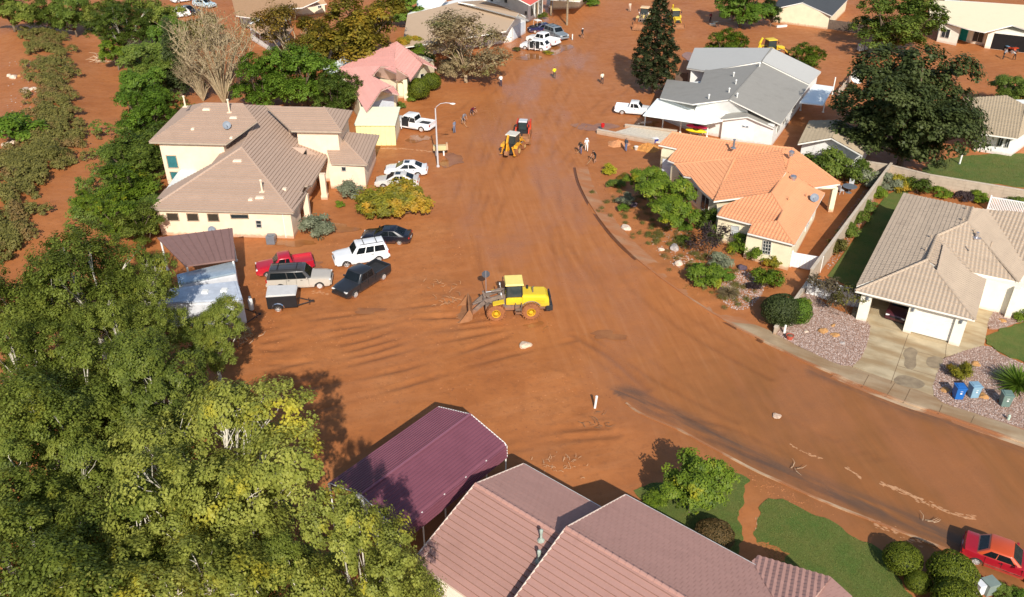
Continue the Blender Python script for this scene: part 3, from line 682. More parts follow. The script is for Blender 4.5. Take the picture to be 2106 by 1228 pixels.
    def pipe(s, cf, x, y, z, h, mat, r=.07, name='vent_pipe'):
        p = G(*cf(x, y), z); b = MB().cyl(p - Vector((0, 0, .15)), p + Vector((0, 0, h)), r, 8).lathe([(r * 1.5, h), (r * 1.5, h + .06), (r * .4, h + .1)], 8, p); b.lathe([(r * 2.6, -.02), (r * 2.4, .05), (r * 1.1, .09)], 8, p)
        return b.obj(name, mat, s.root)
    def vent(s, V, w, mat, name='roof_vent'):
        """low box vent lying on a roof face at point V"""
        return MB().box((V[0], V[1], V[2] + .09), w, taper=.85).obj(name, mat, s.root)
    def dish(s, p, d, mat, r=.38):
        p = Vector(p); d = Vector(d).normalized(); q = d.to_track_quat('Z', 'Y').to_matrix().to_4x4(); B = MB()
        c = p + Vector((0, 0, .5)); M = Matrix.Translation(c) @ q; ring = []
        for (rr, h) in ((.02, 0), (r * .6, .03), (r, .09), (r, .11), (r * .55, .06), (.02, .03)):
            ring += [M @ Vector((rr * math.cos(k * math.pi / 7), rr * math.sin(k * math.pi / 7), h)) for k in range(14)]
        B.add(ring, [(i * 14 + k, i * 14 + (k + 1) % 14, (i + 1) * 14 + (k + 1) % 14, (i + 1) * 14 + k) for i in range(5) for k in range(14)])
        B.tube([p, c], .025, 6); B.tube([M @ Vector((0, -r, .1)), M @ Vector((0, -r * .2, .42))], .015, 5); B.box(M @ Vector((0, -r * .2, .42)), (.07, .07, .07))
        return B.obj('satellite_dish', mat, s.root)
    def sphere_cowl(s, p, mat, r=.22):
        return MB().lathe([(r * .7, -.1), (r * .75, .12), (r, .2), (r * .95, .36), (r * .6, .46), (.03, .5)], 12, p).obj('roof_vent', mat, s.root, smooth=True)

t = NT('window_glass'); t.base((.025, .035, .04)); t.rough(.08); t.b.inputs['Specular IOR Level'].default_value = .6; M_GLASS = t.m
M_FRAME = pm('white_trim', (.80, .77, .70), .5, .05)
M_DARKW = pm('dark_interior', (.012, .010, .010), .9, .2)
M_TEALG = pm('teal_glass', (.045, .17, .18), .12, .15, spec=.6)
def tilemat(name, col, var, dirt, rough=.75, bscale=30, sc2=.5):
    t = NT(name); oi = t.new('ShaderNodeObjectInfo'); n = t.noise(1.2, detail=5); n2 = t.noise(7., detail=3); n3 = t.noise(sc2, detail=6, rough=.7)
    a = tuple(c * (1 - var) for c in col); b = tuple(min(1, c * (1 + var)) for c in col)
    c = t.mix(oi.outputs['Random'], tuple(k * .94 for k in col), tuple(k * 1.06 for k in col))
    c = t.mix(t.val(n, .3, .7, 0, .55), c, a); c = t.mix(t.val(n2, .45, .75, 0, .45), c, b); c = t.mix(t.val(n3, .55, .75, 0, .6), c, dirt)
    t.base(c); t.rough(rough); t.b.inputs['Specular IOR Level'].default_value = .25; t.bump(t.noise(bscale), .15, .01); return t.m
M_TAN = tilemat('tan_roof_tile', (.47, .335, .25), .12, (.40, .28, .205))
M_ORANGE = tilemat('orange_roof_tile', (.72, .33, .165), .09, (.62, .31, .17))
M_GREYT = tilemat('weathered_buff_tile', (.48, .375, .275), .15, (.35, .27, .20))
M_PINKT = tilemat('pink_roof_tile', (.44, .245, .20), .10, (.34, .185, .15))
M_ROSE = tilemat('rose_roof_tile', (.66, .335, .285), .10, (.58, .30, .25))
M_SHINGLE = tilemat('grey_shingle', (.300, .285, .255), .12, (.22, .205, .18), .9, 60)
M_SHINGL2 = tilemat('light_grey_shingle', (.52, .51, .475), .05, (.46, .45, .42), .9, 60)
M_BUFFS = tilemat('buff_shingle', (.50, .36, .24), .10, (.42, .30, .19), .9, 60)
M_DKSH = tilemat('charcoal_shingle', (.075, .08, .085), .15, (.05, .055, .06), .85, 60)
M_CREAMR = tilemat('cream_roof', (.80, .68, .47), .06, (.72, .60, .40), .85, 60)
M_BUFF2 = tilemat('striped_buff_tile', (.44, .35, .235), .14, (.33, .26, .17), .8)
M_REDR = tilemat('red_roof', (.60, .115, .09), .1, (.5, .1, .07))
def stucco(name, col, mud=.6): return pm(name, col, .9, .07, 1.2, .15, mud=mud, mudz=(0., .6), bscale=25)
M_PEACH = stucco('peach_stucco', (.85, .655, .475)); M_CREAM = stucco('cream_stucco', (.80, .70, .49)); M_WHITE = stucco('white_siding', (.78, .78, .74), .35)
M_BLUEW = stucco('pale_blue_siding', (.62, .66, .70), .3); M_IVORY = stucco('ivory_stucco', (.82, .78, .66), .3)
M_LTGREY = pm('pale_metal_roof', (.86, .90, .88), .45, .03)
M_VENT = pm('pale_vent', (.82, .64, .47), .7, .08); M_GREYV = pm('grey_vent', (.22, .25, .29), .4, .1, metal=.4)
M_DISH = pm('dish_grey', (.20, .23, .27), .45, .1); M_POST = pm('white_post', (.80, .79, .74), .5, .05)
def along(a, b, t, off=0., z=None):
    d = (b - a).normalized(); n = Vector((d.y, -d.x, 0)); p = a.lerp(b, t) + n * off
    if z is not None: p.z = z
    return p
def wallrect(a, b, t0, t1, z0, z1):        # corners TL,TR,BR,BL on the vertical wall a->b
    p, q = a.lerp(b, t0), a.lerp(b, t1)
    return [Vector((p.x, p.y, z1)), Vector((q.x, q.y, z1)), Vector((q.x, q.y, z0)), Vector((p.x, p.y, z0))]

# ---- tan house with the tall rear wing (left of the street)
c6 = cv(290, 180)
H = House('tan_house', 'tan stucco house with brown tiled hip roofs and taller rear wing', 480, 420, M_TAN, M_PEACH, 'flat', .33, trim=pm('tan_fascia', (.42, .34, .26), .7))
A, B_ = G(*c6(65, 990), 3.), G(*c6(1240, 1020), 3.); dd = (B_ - A).normalized(); pp_ = Vector((-dd.y, dd.x, 0))
S1 = plane(A, B_, .333); Cp = R(*c6(820, 490), S1)
E1 = fitplane([B_, B_ + pp_ * 9, Cp]); W1 = fitplane([A, A + pp_ * 9, Cp])
f = H.face(c6, [(65, 990), (1240, 1020), (820, 490)], S1)
H.face(c6, [(1240, 1020), (1350, 860), (1215, 850), (1310, 850), (1330, 800), (1390, 800), (1515, 576), (1500, 470), (1330, 390), (1225, 345), (1020, 150), (830, 140), (940, 275), (820, 490)], E1)
H.face(c6, [(200, 830), (65, 990), (820, 490), (940, 275), (740, 420), (690, 480), (575, 625)], W1)
S2 = plane(G(*c6(65, 445), 6.), G(*c6(690, 460), 6.), .32)
f2 = H.face(c6, [(65, 445), (690, 460), (740, 425), (945, 275), (830, 130), (520, 125)], S2)
H.face(c6, [(345, 160), (65, 445), (520, 125)], fitplane([G(*c6(65, 445), 6.), f2[5], G(*c6(345, 160), 6.15)]))
S3 = plane(G(*c6(1230, 355), 6.), G(*c6(1630, 360), 6.), .30)
f3 = H.face(c6, [(1225, 353), (1630, 360), (1490, 162), (1010, 150)], S3)
H.face(c6, [(1630, 360), (1722, 190), (1490, 162)], fitplane([f3[1], G(*c6(1722, 190), 6.), f3[2]]))
S4 = plane(G(*c6(1550, 620), 3.), G(*c6(1840, 630), 3.), .30)
f4 = H.face(c6, [(1550, 620), (1840, 630), (1660, 440), (1500, 462)], S4)
H.face(c6, [(1840, 630), (1942, 388), (1680, 365), (1620, 400), (1660, 440)], fitplane([f4[1], G(*c6(1942, 388), 3.), f4[2]]))
H.cap(A, Cp); H.cap(B_, Cp); H.cap(Cp, R(*c6(940, 275), E1)); H.cap(f3[1], f3[2]); H.cap(f4[1], f4[2])
fr = lambda x, y: A + dd * x + pp_ * y
H.walls([fr(.45, .45), fr(13.5, .45), fr(13.5, 3.4), fr(12.6, 3.4), fr(12.6, 13), fr(6, 13), fr(6, 6.), fr(.45, 6.)], 0, 2.86)
H.walls([(-36.6, 84.9), (-29.8, 84.45), (-29.8, 91), (-33, 91), (-36.4, 89.8)], 0, 5.86); H.walls([(-23.0, 88.2), (-18.6, 88.), (-18.4, 93.4), (-22.5, 93.6)], 0, 5.86); H.walls([(-30, 86), (-23, 88), (-23, 92), (-30, 92)], 0, 4.3)
w3 = [Vector((-19.6, 86.15, 0)), Vector((-15.75, 86.0, 0)), Vector((-15.75, 94.0, 0)), Vector((-19.6, 93, 0))]
H.walls(w3, 0, 2.86)
H.build()
fw = vplane(fr(.45, .45), fr(13.5, .45))
for l in ([(208, 1022), (300, 1024), (312, 1083), (220, 1083)], [(372, 1024), (462, 1026), (474, 1085), (382, 1085)], [(540, 1026), (628, 1028), (640, 1088), (550, 1088)]):
    H.win_px(c6, fw, l, mat=pm('brown_screen', (.045, .036, .024), .6), frame=pm('tan_frame', (.62, .47, .33), .7))
H.win_px(c6, fw, [(728, 1032), (872, 1034), (878, 1066), (736, 1066)], frame=pm('tan_frame', (.62, .47, .33), .7))
H.win_px(c6, fw, [(935, 1082), (978, 1083), (984, 1140), (942, 1139)], bars=(0, 1))
uw = vplane(Vector((-36.6, 84.9, 0)), Vector((-28.6, 84.4, 0)))
H.win_px(c6, uw, [(205, 553), (285, 555), (306, 653), (226, 653)], mat=M_TEALG, frame=pm('tan_frame', (.62, .47, .33), .7))
H.win_px(c6, uw, [(236, 686), (300, 687), (320, 745), (252, 745)], mat=M_TEALG, frame=pm('tan_frame', (.62, .47, .33), .7))
rw = vplane(w3[0], w3[1]); H.win_px(c6, rw, [(1632, 645), (1668, 646), (1670, 680), (1636, 680)])
# covered entry: square columns and dark recess, white panel before the rear wing, gable vent, pipes, dishes
for (x, y, z) in ((1365, 1080, 3.), (1500, 905, 3.)):
    p = G(*c6(x, y)); MB().box((p.x, p.y, 1.42), (.55, .55, 2.84)).box((p.x, p.y, .25), (.68, .68, .5)).obj('column', M_PEACH, H.root)
p, q = fr(12.61, 7.2), fr(12.61, 9.2); H.panel('front_door', [Vector((p.x, p.y, 2.3)), Vector((q.x, q.y, 2.3)), Vector((q.x, q.y, .05)), Vector((p.x, p.y, .05))], pm('dark_wood_door', (.05, .03, .02), .5), .03)
pc = [R(*c6(*l), (G(*c6(400, 700), 2.7), Vector((.10, .04, 1)).normalized())) for l in ((205, 825), (575, 622), (690, 476), (560, 508), (420, 585), (300, 690))]
MB().add(pc + [v - Vector((0, 0, .12)) for v in pc], [(0, 1, 2, 3, 4, 5), (11, 10, 9, 8, 7, 6)] + [(i, 6 + i, 6 + (i + 1) % 6, (i + 1) % 6) for i in range(6)]).obj('white_panel', pm('panel_white', (.74, .78, .76), .4, .04), H.root)
gp = [R(*c6(*l), E1) for l in ((1315, 545), (1440, 552))]; ap = gp[0].lerp(gp[1], .3) + Vector((0, 0, .75)); bk = ap + Vector((-1.6, .2, .02))
MB().add([gp[0], gp[1], ap, bk], [(0, 1, 2), (1, 3, 2), (0, 2, 3)]).obj('gable_vent', M_TAN, H.root)
MB().add([gp[0].lerp(ap, .12) + Vector((.05, -.1, 0)), gp[0].lerp(gp[1], .27) + Vector((.05, -.1, .02)), ap + Vector((.02, -.12, -.12))], [(0, 1, 2)]).obj('gable_louvre', M_DARKW, H.root)
def roofpipe(x, y, pl, h, mat=M_VENT, r=.09):
    p = R(*c6(x, y), pl); MB().cyl(p - Vector((0, 0, .1)), p + Vector((0, 0, h)), r, 8).lathe([(r * 1.5, h), (r * 1.5, h + .1), (r * .5, h + .16)], 8, p).box((p.x, p.y, p.z + .04), (.5, .45, .06)).obj('vent_pipe', mat, H.root)
roofpipe(362, 158, S2, 1.1); roofpipe(722, 205, S2, 1.35); roofpipe(988, 850, S1, 1.15); roofpipe(1213, 370, E1, .5, r=.12); roofpipe(1277, 375, E1, .3, r=.06)
for (x, y, pl, w) in ((535, 183, S2, .8), (755, 250, S2, .8), (425, 343, S2, .35), (738, 415, S2, .3), (787, 602, S1, .9), (970, 902, S1, .85), (895, 918, S1, .42), (1170, 832, E1, .42)):
    H.vent(R(*c6(x, y), pl), (w, .45, .18), M_VENT)
H.dish(R(*c6(705, 345), S2), (.25, -.8, .45), M_DISH, .42); H.dish(R(*c6(1280, 350), E1), (.1, -.25, .9), M_POST, .4)
p = R(*c6(585, 1145), fw); H.dish(p + Vector((0, -.35, -.5)), (.2, -.8, .4), M_DISH, .36)
p = G(*(557, 503)); MB().box((p.x, p.y + .35, .42), (.8, .8, .84)).lathe([(.3, .84), (.3, .9), (.05, .92)], 12, (p.x, p.y + .35, 0)).obj('air_conditioner', M_GREYV, H.root, bevel=.03)
for x in (12.75,): p = fr(x, .4); p.z = 0; MB().tube([p + Vector((0, 0, 2.8)), p + Vector((0, 0, .1))], .045, 6).obj('downpipe', M_POST, H.root)

# ---- orange tiled house
cO = cv(1180, 260)
H = House('orange_house', 'cream house with bright orange barrel tile roof behind the front beds', 1560, 480, M_ORANGE, M_CREAM, 'barrel', .38, trim=M_FRAME)
a0, r0 = G(*cO(1800, 965), 2.9), G(*cO(2045, 548), 2.9); PSE = plane(a0, r0, .34)
f1 = H.face(cO, [(1800, 965), (2045, 548), (1950, 500), (1730, 370), (1615, 540), (1705, 690), (1665, 770)], PSE)
PL1 = fitplane([G(*cO(1415, 868), 2.9), a0, f1[6]]); f2 = H.face(cO, [(1415, 868), (1800, 965), (1665, 770), (1452, 795)], PL1)
PL2 = plane(G(*cO(1165, 725), 2.9), G(*cO(1440, 795), 2.9), .34); f3 = H.face(cO, [(1165, 725), (1450, 797), (1665, 770), (1705, 690), (1615, 540), (1385, 580), (1215, 650)], fitplane([G(*cO(1165, 725), 2.9), G(*cO(1440, 795), 2.9), f1[5], f1[4]]))
PW = plane(G(*cO(820, 310), 2.9), G(*cO(1140, 610), 2.9), .36); f5 = H.face(cO, [(820, 310), (895, 405), (955, 415), (1030, 510), (1140, 610), (1310, 260)], PW)
q1 = f5[5]; q2 = f1[3]; q3 = f1[4]
PM = fitplane([G(*cO(1140, 610), 2.9), q1, q2, q3]); f4 = H.face(cO, [(1140, 610), (1385, 577), (1615, 540), (1730, 370), (1690, 200), (1310, 260)], PM)
PGa = plane(G(*cO(690, 150), 3.6), G(*cO(840, 180), 3.6), .30); f6 = H.face(cO, [(690, 150), (845, 182), (765, 275), (830, 300), (1310, 260), (1690, 200), (1780, 180), (1300, 130), (800, 50)], fitplane([G(*cO(690, 150), 2.9), G(*cO(840, 180), 2.9), q1, q1]) if False else PGa)
H.face(cO, [(1950, 500, 3.1), (2170, 468, 2.9), (1780, 180, 4.9), (1690, 200, 4.7), (1730, 370, 4.4)], fitplane([f1[2], G(*cO(2170, 468), 2.9), q2, f6[6]]))
H.cap(q3, f1[5], f1[6], a0); H.cap(q3, q2, f6[6]); H.cap(f5[4], q1); H.cap(f6[8], f6[7], f6[6]); H.cap(f6[6], G(*cO(2170, 468), 2.95)); H.cap(f5[0], q1)
def inset(pts, k=.45):
    c = sum(pts, Vector()) / len(pts); return [p + (c - p).normalized() * k for p in pts]
ow = [f5[0], f5[4], f3[0], G(*cO(1440, 795), 2.9), f2[0], a0, r0, G(*cO(1780, 180), 3.9), G(*cO(800, 50), 3.6), f6[0], f6[1], f6[2]]
cen = Vector((24, 80, 0))
ow = [Vector((p.x, p.y, 0)) + (cen - Vector((p.x, p.y, 0))).normalized() * .5 for p in ow]
H.walls(ow, 0, 2.45); H.walls([ow[8], ow[9], ow[10], ow[10] + Vector((4, 3, 0))], 0, 3.2); H.build()
vp = vplane(ow[4], ow[5]); H.win_px(cO, vp, [(1545, 928), (1612, 935), (1600, 1045), (1535, 1030)], bars=(2, 3), mat=M_GLASS)
vp = vplane(ow[2], ow[3]); H.win_px(cO, vp, [(1285, 805), (1350, 815), (1345, 890), (1280, 880)], mat=pm('blind_glass', (.5, .52, .52), .3), bars=(0, 1))
vp = vplane(ow[3], ow[4]); H.win_px(cO, vp, [(1462, 905), (1498, 930), (1488, 985), (1452, 960)], bars=(1, 1))
for (t0, t1) in ((.06, .22), (.36, .55), (.66, .84)): H.window(wallrect(ow[0], ow[1], t0, t1, .7, 2.3), bars=(1, 0))
H.window(wallrect(ow[5], ow[6], .55, .68, 1., 2.2), bars=(1, 0)); H.window(wallrect(ow[5], ow[6], .78, .9, 1., 2.2), bars=(1, 0))
H.garage_door(wallrect(ow[9], ow[10], .12, .9, .05, 2.2), M_BLUEW)
for (x, y) in ((2085, 690),):
    p = G(*cO(x, y)); MB().box((p.x, p.y, 1.35), (.5, .5, 2.7)).obj('column', M_CREAM, H.root)
p = G(*cO(2130, 500), 2.75); q = G(*cO(1960, 505), 2.75); MB().tube([q, p], .16, 4).obj('porch_beam', M_CREAM, H.root)
H.pipe(cO, 1300, 175, 4.6, .9, M_GREYV, .11)
H.sphere_cowl(R(*cO(1770, 240), PM) + Vector((0, 0, .1)), pm('turbine', (.6, .58, .6), .25, .1, metal=.8), .3); H.sphere_cowl(R(*cO(1785, 440), PSE) + Vector((0, 0, .1)), pm('turbine', (.6, .58, .6), .25, .1, metal=.8), .34)
H.dish(R(*cO(1952, 620), PSE), (-.1, -.75, .5), M_DISH, .42)
for (x, y) in ((1745, 610), (1890, 580)): p = R(*cO(x, y), PSE); MB().cyl(p, p + Vector((0, 0, .4)), .06, 6).obj('vent_pipe', M_ORANGE, H.root)

# ---- buff tiled house at the right edge
c3 = cv(1576, 280); cB = cv(1576, 560)
H = House('buff_house', 'cream house with weathered buff barrel tile roof and open garage', 1930, 640, M_GREYT, M_IVORY, 'barrel', .38, trim=M_FRAME)
P0, P1, P2 = G(*cB(725, 150), 3.), G(*cB(1700, 390), 3.), G(*cB(1790, 60), 3.)
PF = plane(P0, P1, .34); PWs = plane(G(*c3(1120, 465), 3.), P0, .34)
g1 = H.face(cB, [(725, 150), (1700, 390), (1385, -10), (1310, -100)], PF)
g2 = H.face(c3, [(1120, 465), (735, 1222), (1310, 1010), (1390, 810), (1640, 700), (1680, 582)], PWs)
PEs = plane(P1, G(*cB(1790, 60), 3.), .34)
g3 = H.face(cB, [(1700, 390), (1790, 60), (1650, -5), (1440, -230), (1385, -10)], fitplane([P1, P2, g1[2]]))
zr = g2[3].z
g4 = H.face(c3, [(1680, 1110), (2060, 1190), (1640, 705), (1400, 815)], fitplane([G(*c3(1680, 1110), 3.), G(*c3(2060, 1190), 3.), g2[3], g2[4]]))
g4b = H.face(c3, [(1650, 1100), (1680, 1110), (1400, 815), (1310, 1010), (1430, 1095)], fitplane([G(*c3(1650, 1100), 3.4), g2[2], g2[3]]))
g5 = H.face(c3, [(2060, 1190), (2130, 1080), (1800, 600), (1680, 585), (1640, 705)], fitplane([G(*c3(2060, 1190), 3.), g4[2], G(*c3(1680, 585), 5.2)]))
H.face(c3, [(2130, 1080), (2400, 1140), (2500, 650), (1800, 600)], fitplane([g5[1], G(*c3(2400, 1140), 3.), g5[2]]))
H.cap(P0, g1[3]); H.cap(P1, g1[2]); H.cap(g1[3], g2[3], g2[4], g2[5]); H.cap(g2[4], G(*c3(2060, 1190), 3.05)); H.cap(g2[3], g4[0])
n_, d_ = Vector((-.5, .866, 0)), Vector((.866, -.5, 0))
gf_ = lambda x, y: P0 + d_ * x + Vector((.5, .866, 0)) * y
H.walls([gf_(.5, 6.0), gf_(8.3, 6.0), gf_(8.3, 7.5), gf_(22, 7.5), gf_(22, 21), gf_(.5, 21)], 0, 2.9)
# garage walls round an open bay
for (x0, x1, y0, y1) in ((.5, 1.35, .5, 6.), (4.3, 5.0, .5, 6.), (7.75, 8.4, .5, 6.)):
    H.w = H.w
bays = MB()
gw = [(.5, 1.3, .5, 1.2), (.5, .7, 1.2, 6.), (4.15, 4.75, .5, 1.2), (7.55, 8.35, .5, 1.2), (8.15, 8.35, 1.2, 6.)]
for (x0, x1, y0, y1) in gw: H.w.prism([gf_(x0, y0)[:2], gf_(x1, y0)[:2], gf_(x1, y1)[:2], gf_(x0, y1)[:2]], 0, 2.9)
H.w.prism([gf_(.5, .62)[:2], gf_(8.35, .62)[:2], gf_(8.35, 1.1)[:2], gf_(.5, 1.1)[:2]], 2.42, 2.91)
H.build()
H.garage_door([gf_(4.75, .75) + Vector((0, 0, -.62)), gf_(7.55, .75) + Vector((0, 0, -.62)), gf_(7.55, .75) + Vector((0, 0, -2.8)), gf_(4.75, .75) + Vector((0, 0, -2.8))], M_FRAME)
MB().prism([gf_(1.3, .4)[:2], gf_(7.6, .4)[:2], gf_(7.6, 6.)[:2], gf_(1.3, 6.)[:2]], 0., .14).obj('garage_floor', M_CONC, H.root)
for t_ in (1.0, 4.45, 7.95): p = gf_(t_, .42); MB().box((p.x, p.y, 2.35), (.16, .16, .26), .52).obj('wall_lamp', M_GREYV, H.root)
H.window([gf_(13.2, 7.45) + Vector((0, 0, -.9)), gf_(15.2, 7.45) + Vector((0, 0, -.9)), gf_(15.2, 7.45) + Vector((0, 0, -2.1)), gf_(13.2, 7.45) + Vector((0, 0, -2.1))])
p = gf_(11.3, 7.2); MB().box((p.x, p.y, 1.45), (.45, .45, 2.9), -.52).obj('column', M_IVORY, H.root)
for (x, y, pl) in ((1340, 830, PWs), (1295, 935, PWs), (1630, 600, PWs), (1600, 690, PWs), (1690, 790, g4), (1830, 890, PF)):
    pl = pl if isinstance(pl, tuple) else fitplane(pl); p = R(*c3(x, y), pl); MB().cyl(p - Vector((0, 0, .1)), p + Vector((0, 0, .35)), .07, 7).obj('vent_pipe', M_GREYT, H.root)
p = R(*c3(1710, 830), fitplane(g4)); MB().cyl(p, p + Vector((0, 0, .55)), .12, 10).box((p.x, p.y, p.z + .05), (.6, .6, .08)).obj('flue', pm('turbine', (.6, .58, .6), .25, .1, metal=.8), H.root)

# ---- pink tiled house in the foreground: two gables stepping down the lot
c8 = cv(840, 918); c9 = cv(1260, 918)
H = House('pink_house', 'nearest house with two pink tiled gable roofs at the bottom edge', 1200, 1200, M_PINKT, M_IVORY, 'tile', .36, trim=pm('pink_fascia', (.62, .50, .42), .7))
u1 = G(*c8(1600, 520), 3.) - G(*c8(970, 165), 3.); u1.z = 0; u1.normalize(); v1 = Vector((-u1.y, u1.x, 0))
EA = G(*c8(970, 165), 3.); PR = plane(EA + u1 * 9, EA, .36); RA = R(*c8(545, 310), PR); half = (EA - RA).dot(v1)
zr = RA.z
def ft(l, u, w, z): p = RA + u1 * l + v1 * w; return Vector((p.x, p.y, z))
rt = lambda l, w, ridge, o: Vector((*(o + u1 * l + v1 * w)[:2], ridge - abs(w) * .36))
L1 = 9.
H.raw([rt(L1, half, zr, RA), rt(0, half, zr, RA), rt(0, 0, zr, RA), rt(L1, 0, zr, RA)])
H.raw([rt(0, -half * 1.15, zr, RA), rt(L1, -half * 1.15, zr, RA), rt(L1, 0, zr, RA), rt(0, 0, zr, RA)], style='flat')
H.cap(rt(0, 0, zr, RA), rt(L1, 0, zr, RA))
E2a = G(*c8(1825, 430), 3.35); PR2 = plane(E2a + u1 * 9, E2a, .36); RB = R(*c8(1285, 665), PR2); half2 = (E2a - RB).dot(v1); L2 = 16.
zr2 = RB.z
H.raw([rt(L2, half2, zr2, RB), rt(0, half2, zr2, RB), rt(0, 0, zr2, RB), rt(L2, 0, zr2, RB)])
H.raw([rt(0, -half2 * 1.2, zr2, RB), rt(L2, -half2 * 1.2, zr2, RB), rt(L2, 0, zr2, RB), rt(0, 0, zr2, RB)], style='flat')
H.cap(rt(0, 0, zr2, RB), rt(L2, 0, zr2, RB))
# small hipped porch roof on the street side
j0 = R(*c9(1130, 945), plane(E2a + u1 * 9, E2a, .36)); k0, k1, k2 = G(*c9(1180, 895), 3.05), G(*c9(1520, 960), 3.05), G(*c9(1780, 1075), 3.05)
PP = plane(k1, k0, .36); 
H.face(c9, [(1780, 1075), (1180, 895), (1130, 945), (1290, 1215), (1500, 1420), (1640, 1240)], fitplane([k2, k0, R(*c9(1290, 1215), PR2)]), style='barrel')
H.face(c9, [(1950, 1230), (1780, 1075), (1640, 1240), (1500, 1420)], fitplane([G(*c9(1950, 1230), 3.05), k2, R(*c9(1290, 1215), PR2)]))
def rect(o, l0, l1, w0, w1): return [o + u1 * l0 + v1 * w0, o + u1 * l1 + v1 * w0, o + u1 * l1 + v1 * w1, o + u1 * l0 + v1 * w1]
H.walls(rect(RA, .4, L1, -half * 1.15 + .45, half - .45), 0, zr - .36 * half - .02); H.walls(rect(RB, .4, L2, -half2 * 1.2 + .45, half2 - .45), 0, zr2 - .36 * half2 - .02)
for (o, hf, ze) in ((RA, half, zr), (RB, half2, zr2)):
    a_, b_ = o + u1 * .4 + v1 * (hf - .45), o + u1 * .4 - v1 * (hf * 1.1); H.w.poly([(a_.x, a_.y, ze - .36 * hf - .05), (b_.x, b_.y, ze - .36 * hf - .05), (*(o + u1 * .4)[:2], ze - .18)])
H.build()
for (o_, hf, zz, kk) in ((RA, half, zr, 1.15), (RB, half2, zr2, 1.2)):
    for w_ in (hf, -hf * kk): MB().tube([rt(-.03, 0, zz, o_) + Vector((0, 0, .03)), rt(-.03, w_, zz, o_) + Vector((0, 0, .03))], .055, 4).obj('rake_trim', pm('pink_fascia', (.62, .50, .42), .7), H.root)
    LL = L1 if hf == half else L2; MB().tube([rt(0, hf + .04, zz, o_), rt(LL, hf + .04, zz, o_)], .06, 5).obj('gutter', M_FRAME, H.root)
for (x, y) in ((1080, 770), (1062, 940)):
    pl = plane(EA, EA + u1, 0); q = R(*c8(x, y), fitplane([rt(0, -half * 1.1, zr, RA), rt(L1, -half * 1.1, zr, RA), rt(0, 0, zr, RA)])); MB().cyl(q - Vector((0, 0, .1)), q + Vector((0, 0, .75)), .07, 8).lathe([(.1, .62), (.1, .8), (.05, .84)], 8, q).lathe([(.22, 0), (.18, .1), (.08, .2)], 8, q).obj('vent_pipe', [pm('verdigris_pipe', (.36, .42, .36), .7, .2)], H.root)

# ---- rose tiled house with arched porch (behind the tan house)
cR = cv(480, 0)
H = House('rose_house', 'cream house with rose pink tiled roof and arched porch', 800, 200, M_ROSE, M_CREAM, 'barrel', .4, trim=pm('rose_fascia', (.50, .34, .29), .7))
ga, gb, gc = G(*cR(1085, 915), 3.), G(*cR(1205, 735), 4.1), G(*cR(1350, 770), 3.2)
PLs = fitplane([G(*cR(1080, 915), 3.), G(*cR(860, 555), 3.1), G(*cR(1300, 690), 4.6)])
s1 = H.face(cR, [(860, 555), (1085, 915), (1205, 735), (1290, 700), (1130, 620), (1200, 540)], fitplane([G(*cR(860, 555), 3.), ga, G(*cR(1205, 735), 4.5)]))
s2 = H.face(cR, [(860, 555, 3.), (1200, 545, 4.6), (1330, 600, 4.8), (1310, 470, 5.2), (1330, 340, 5.0)])
s3 = H.face(cR, [(1440, 660, 3.), (1545, 515, 3.8), (1330, 340, 5.0), (1290, 540, 5.0), (1420, 620, 3.6)])
s4 = H.face(cR, [(1655, 555, 3.), (1545, 512, 3.7), (1330, 340, 5.0), (1400, 390, 4.6)])
s5 = H.face(cR, [(1150, 612, 3.4), (1340, 655, 3.2), (1425, 620, 3.3), (1300, 545, 4.9), (1200, 540, 4.6)])
s6 = H.face(cR, [(1205, 735, 4.1), (1352, 772, 3.1), (1300, 700, 3.6)])
# footprint in front-of-garage and main block
gw0, gw1 = G(*cR(1105, 990)), G(*cR(1330, 905)); 
H.walls([G(*cR(880, 760)), G(*cR(1040, 1000)), gw0, gw1, G(*cR(1345, 800)), G(*cR(1425, 800)), G(*cR(1640, 640)), G(*cR(1480, 560)), G(*cR(1100, 600))], 0, 2.7)
H.w.poly([(gw0.x, gw0.y, 2.69), (gw1.x, gw1.y, 2.69), tuple(G(*cR(1210, 742), 4.05))])
e0, e1 = G(*cR(1425, 800)), G(*cR(1640, 640)); H.w.poly([(e0.x, e0.y, 2.69), (e1.x, e1.y, 2.69), tuple(G(*cR(1545, 522), 3.7))])
H.build()
H.garage_door(wallrect(gw0, gw1, .08, .92, .05, 2.25), M_BLUEW)
vp = vplane(e0, e1); H.win_px(cR, vp, [(1520, 605), (1550, 600), (1550, 640), (1520, 650)], bars=(0, 0))
ps = [G(*cR(x, y)) for x, y in ((1330, 805), (1410, 815), (1400, 790))]
for p in ps[:2]: MB().box((p.x, p.y, 1.5), (.55, .55, 3.0)).obj('porch_column', M_CREAM, H.root)
a_, b_ = ps[0], ps[1]; Bm = MB(); N = 8; mid = (a_ + b_) / 2; w = (b_ - a_) / 2
for i in range(N):
    t0, t1 = math.pi * i / N, math.pi * (i + 1) / N
    q = [mid - w * math.cos(t0) * .75 + Vector((0, 0, 2.0 + .55 * math.sin(t0))), mid - w * math.cos(t1) * .75 + Vector((0, 0, 2.0 + .55 * math.sin(t1)))]
    Bm.add([q[0], q[1], (q[1].x, q[1].y, 3.02), (q[0].x, q[0].y, 3.02)] + [Vector(v) + Vector((.1, .4, 0)) for v in (q[0], q[1], (q[1].x, q[1].y, 3.02), (q[0].x, q[0].y, 3.02))], [(0, 1, 2, 3), (7, 6, 5, 4), (0, 4, 5, 1)])
Bm.obj('porch_arch', M_CREAM, H.root)
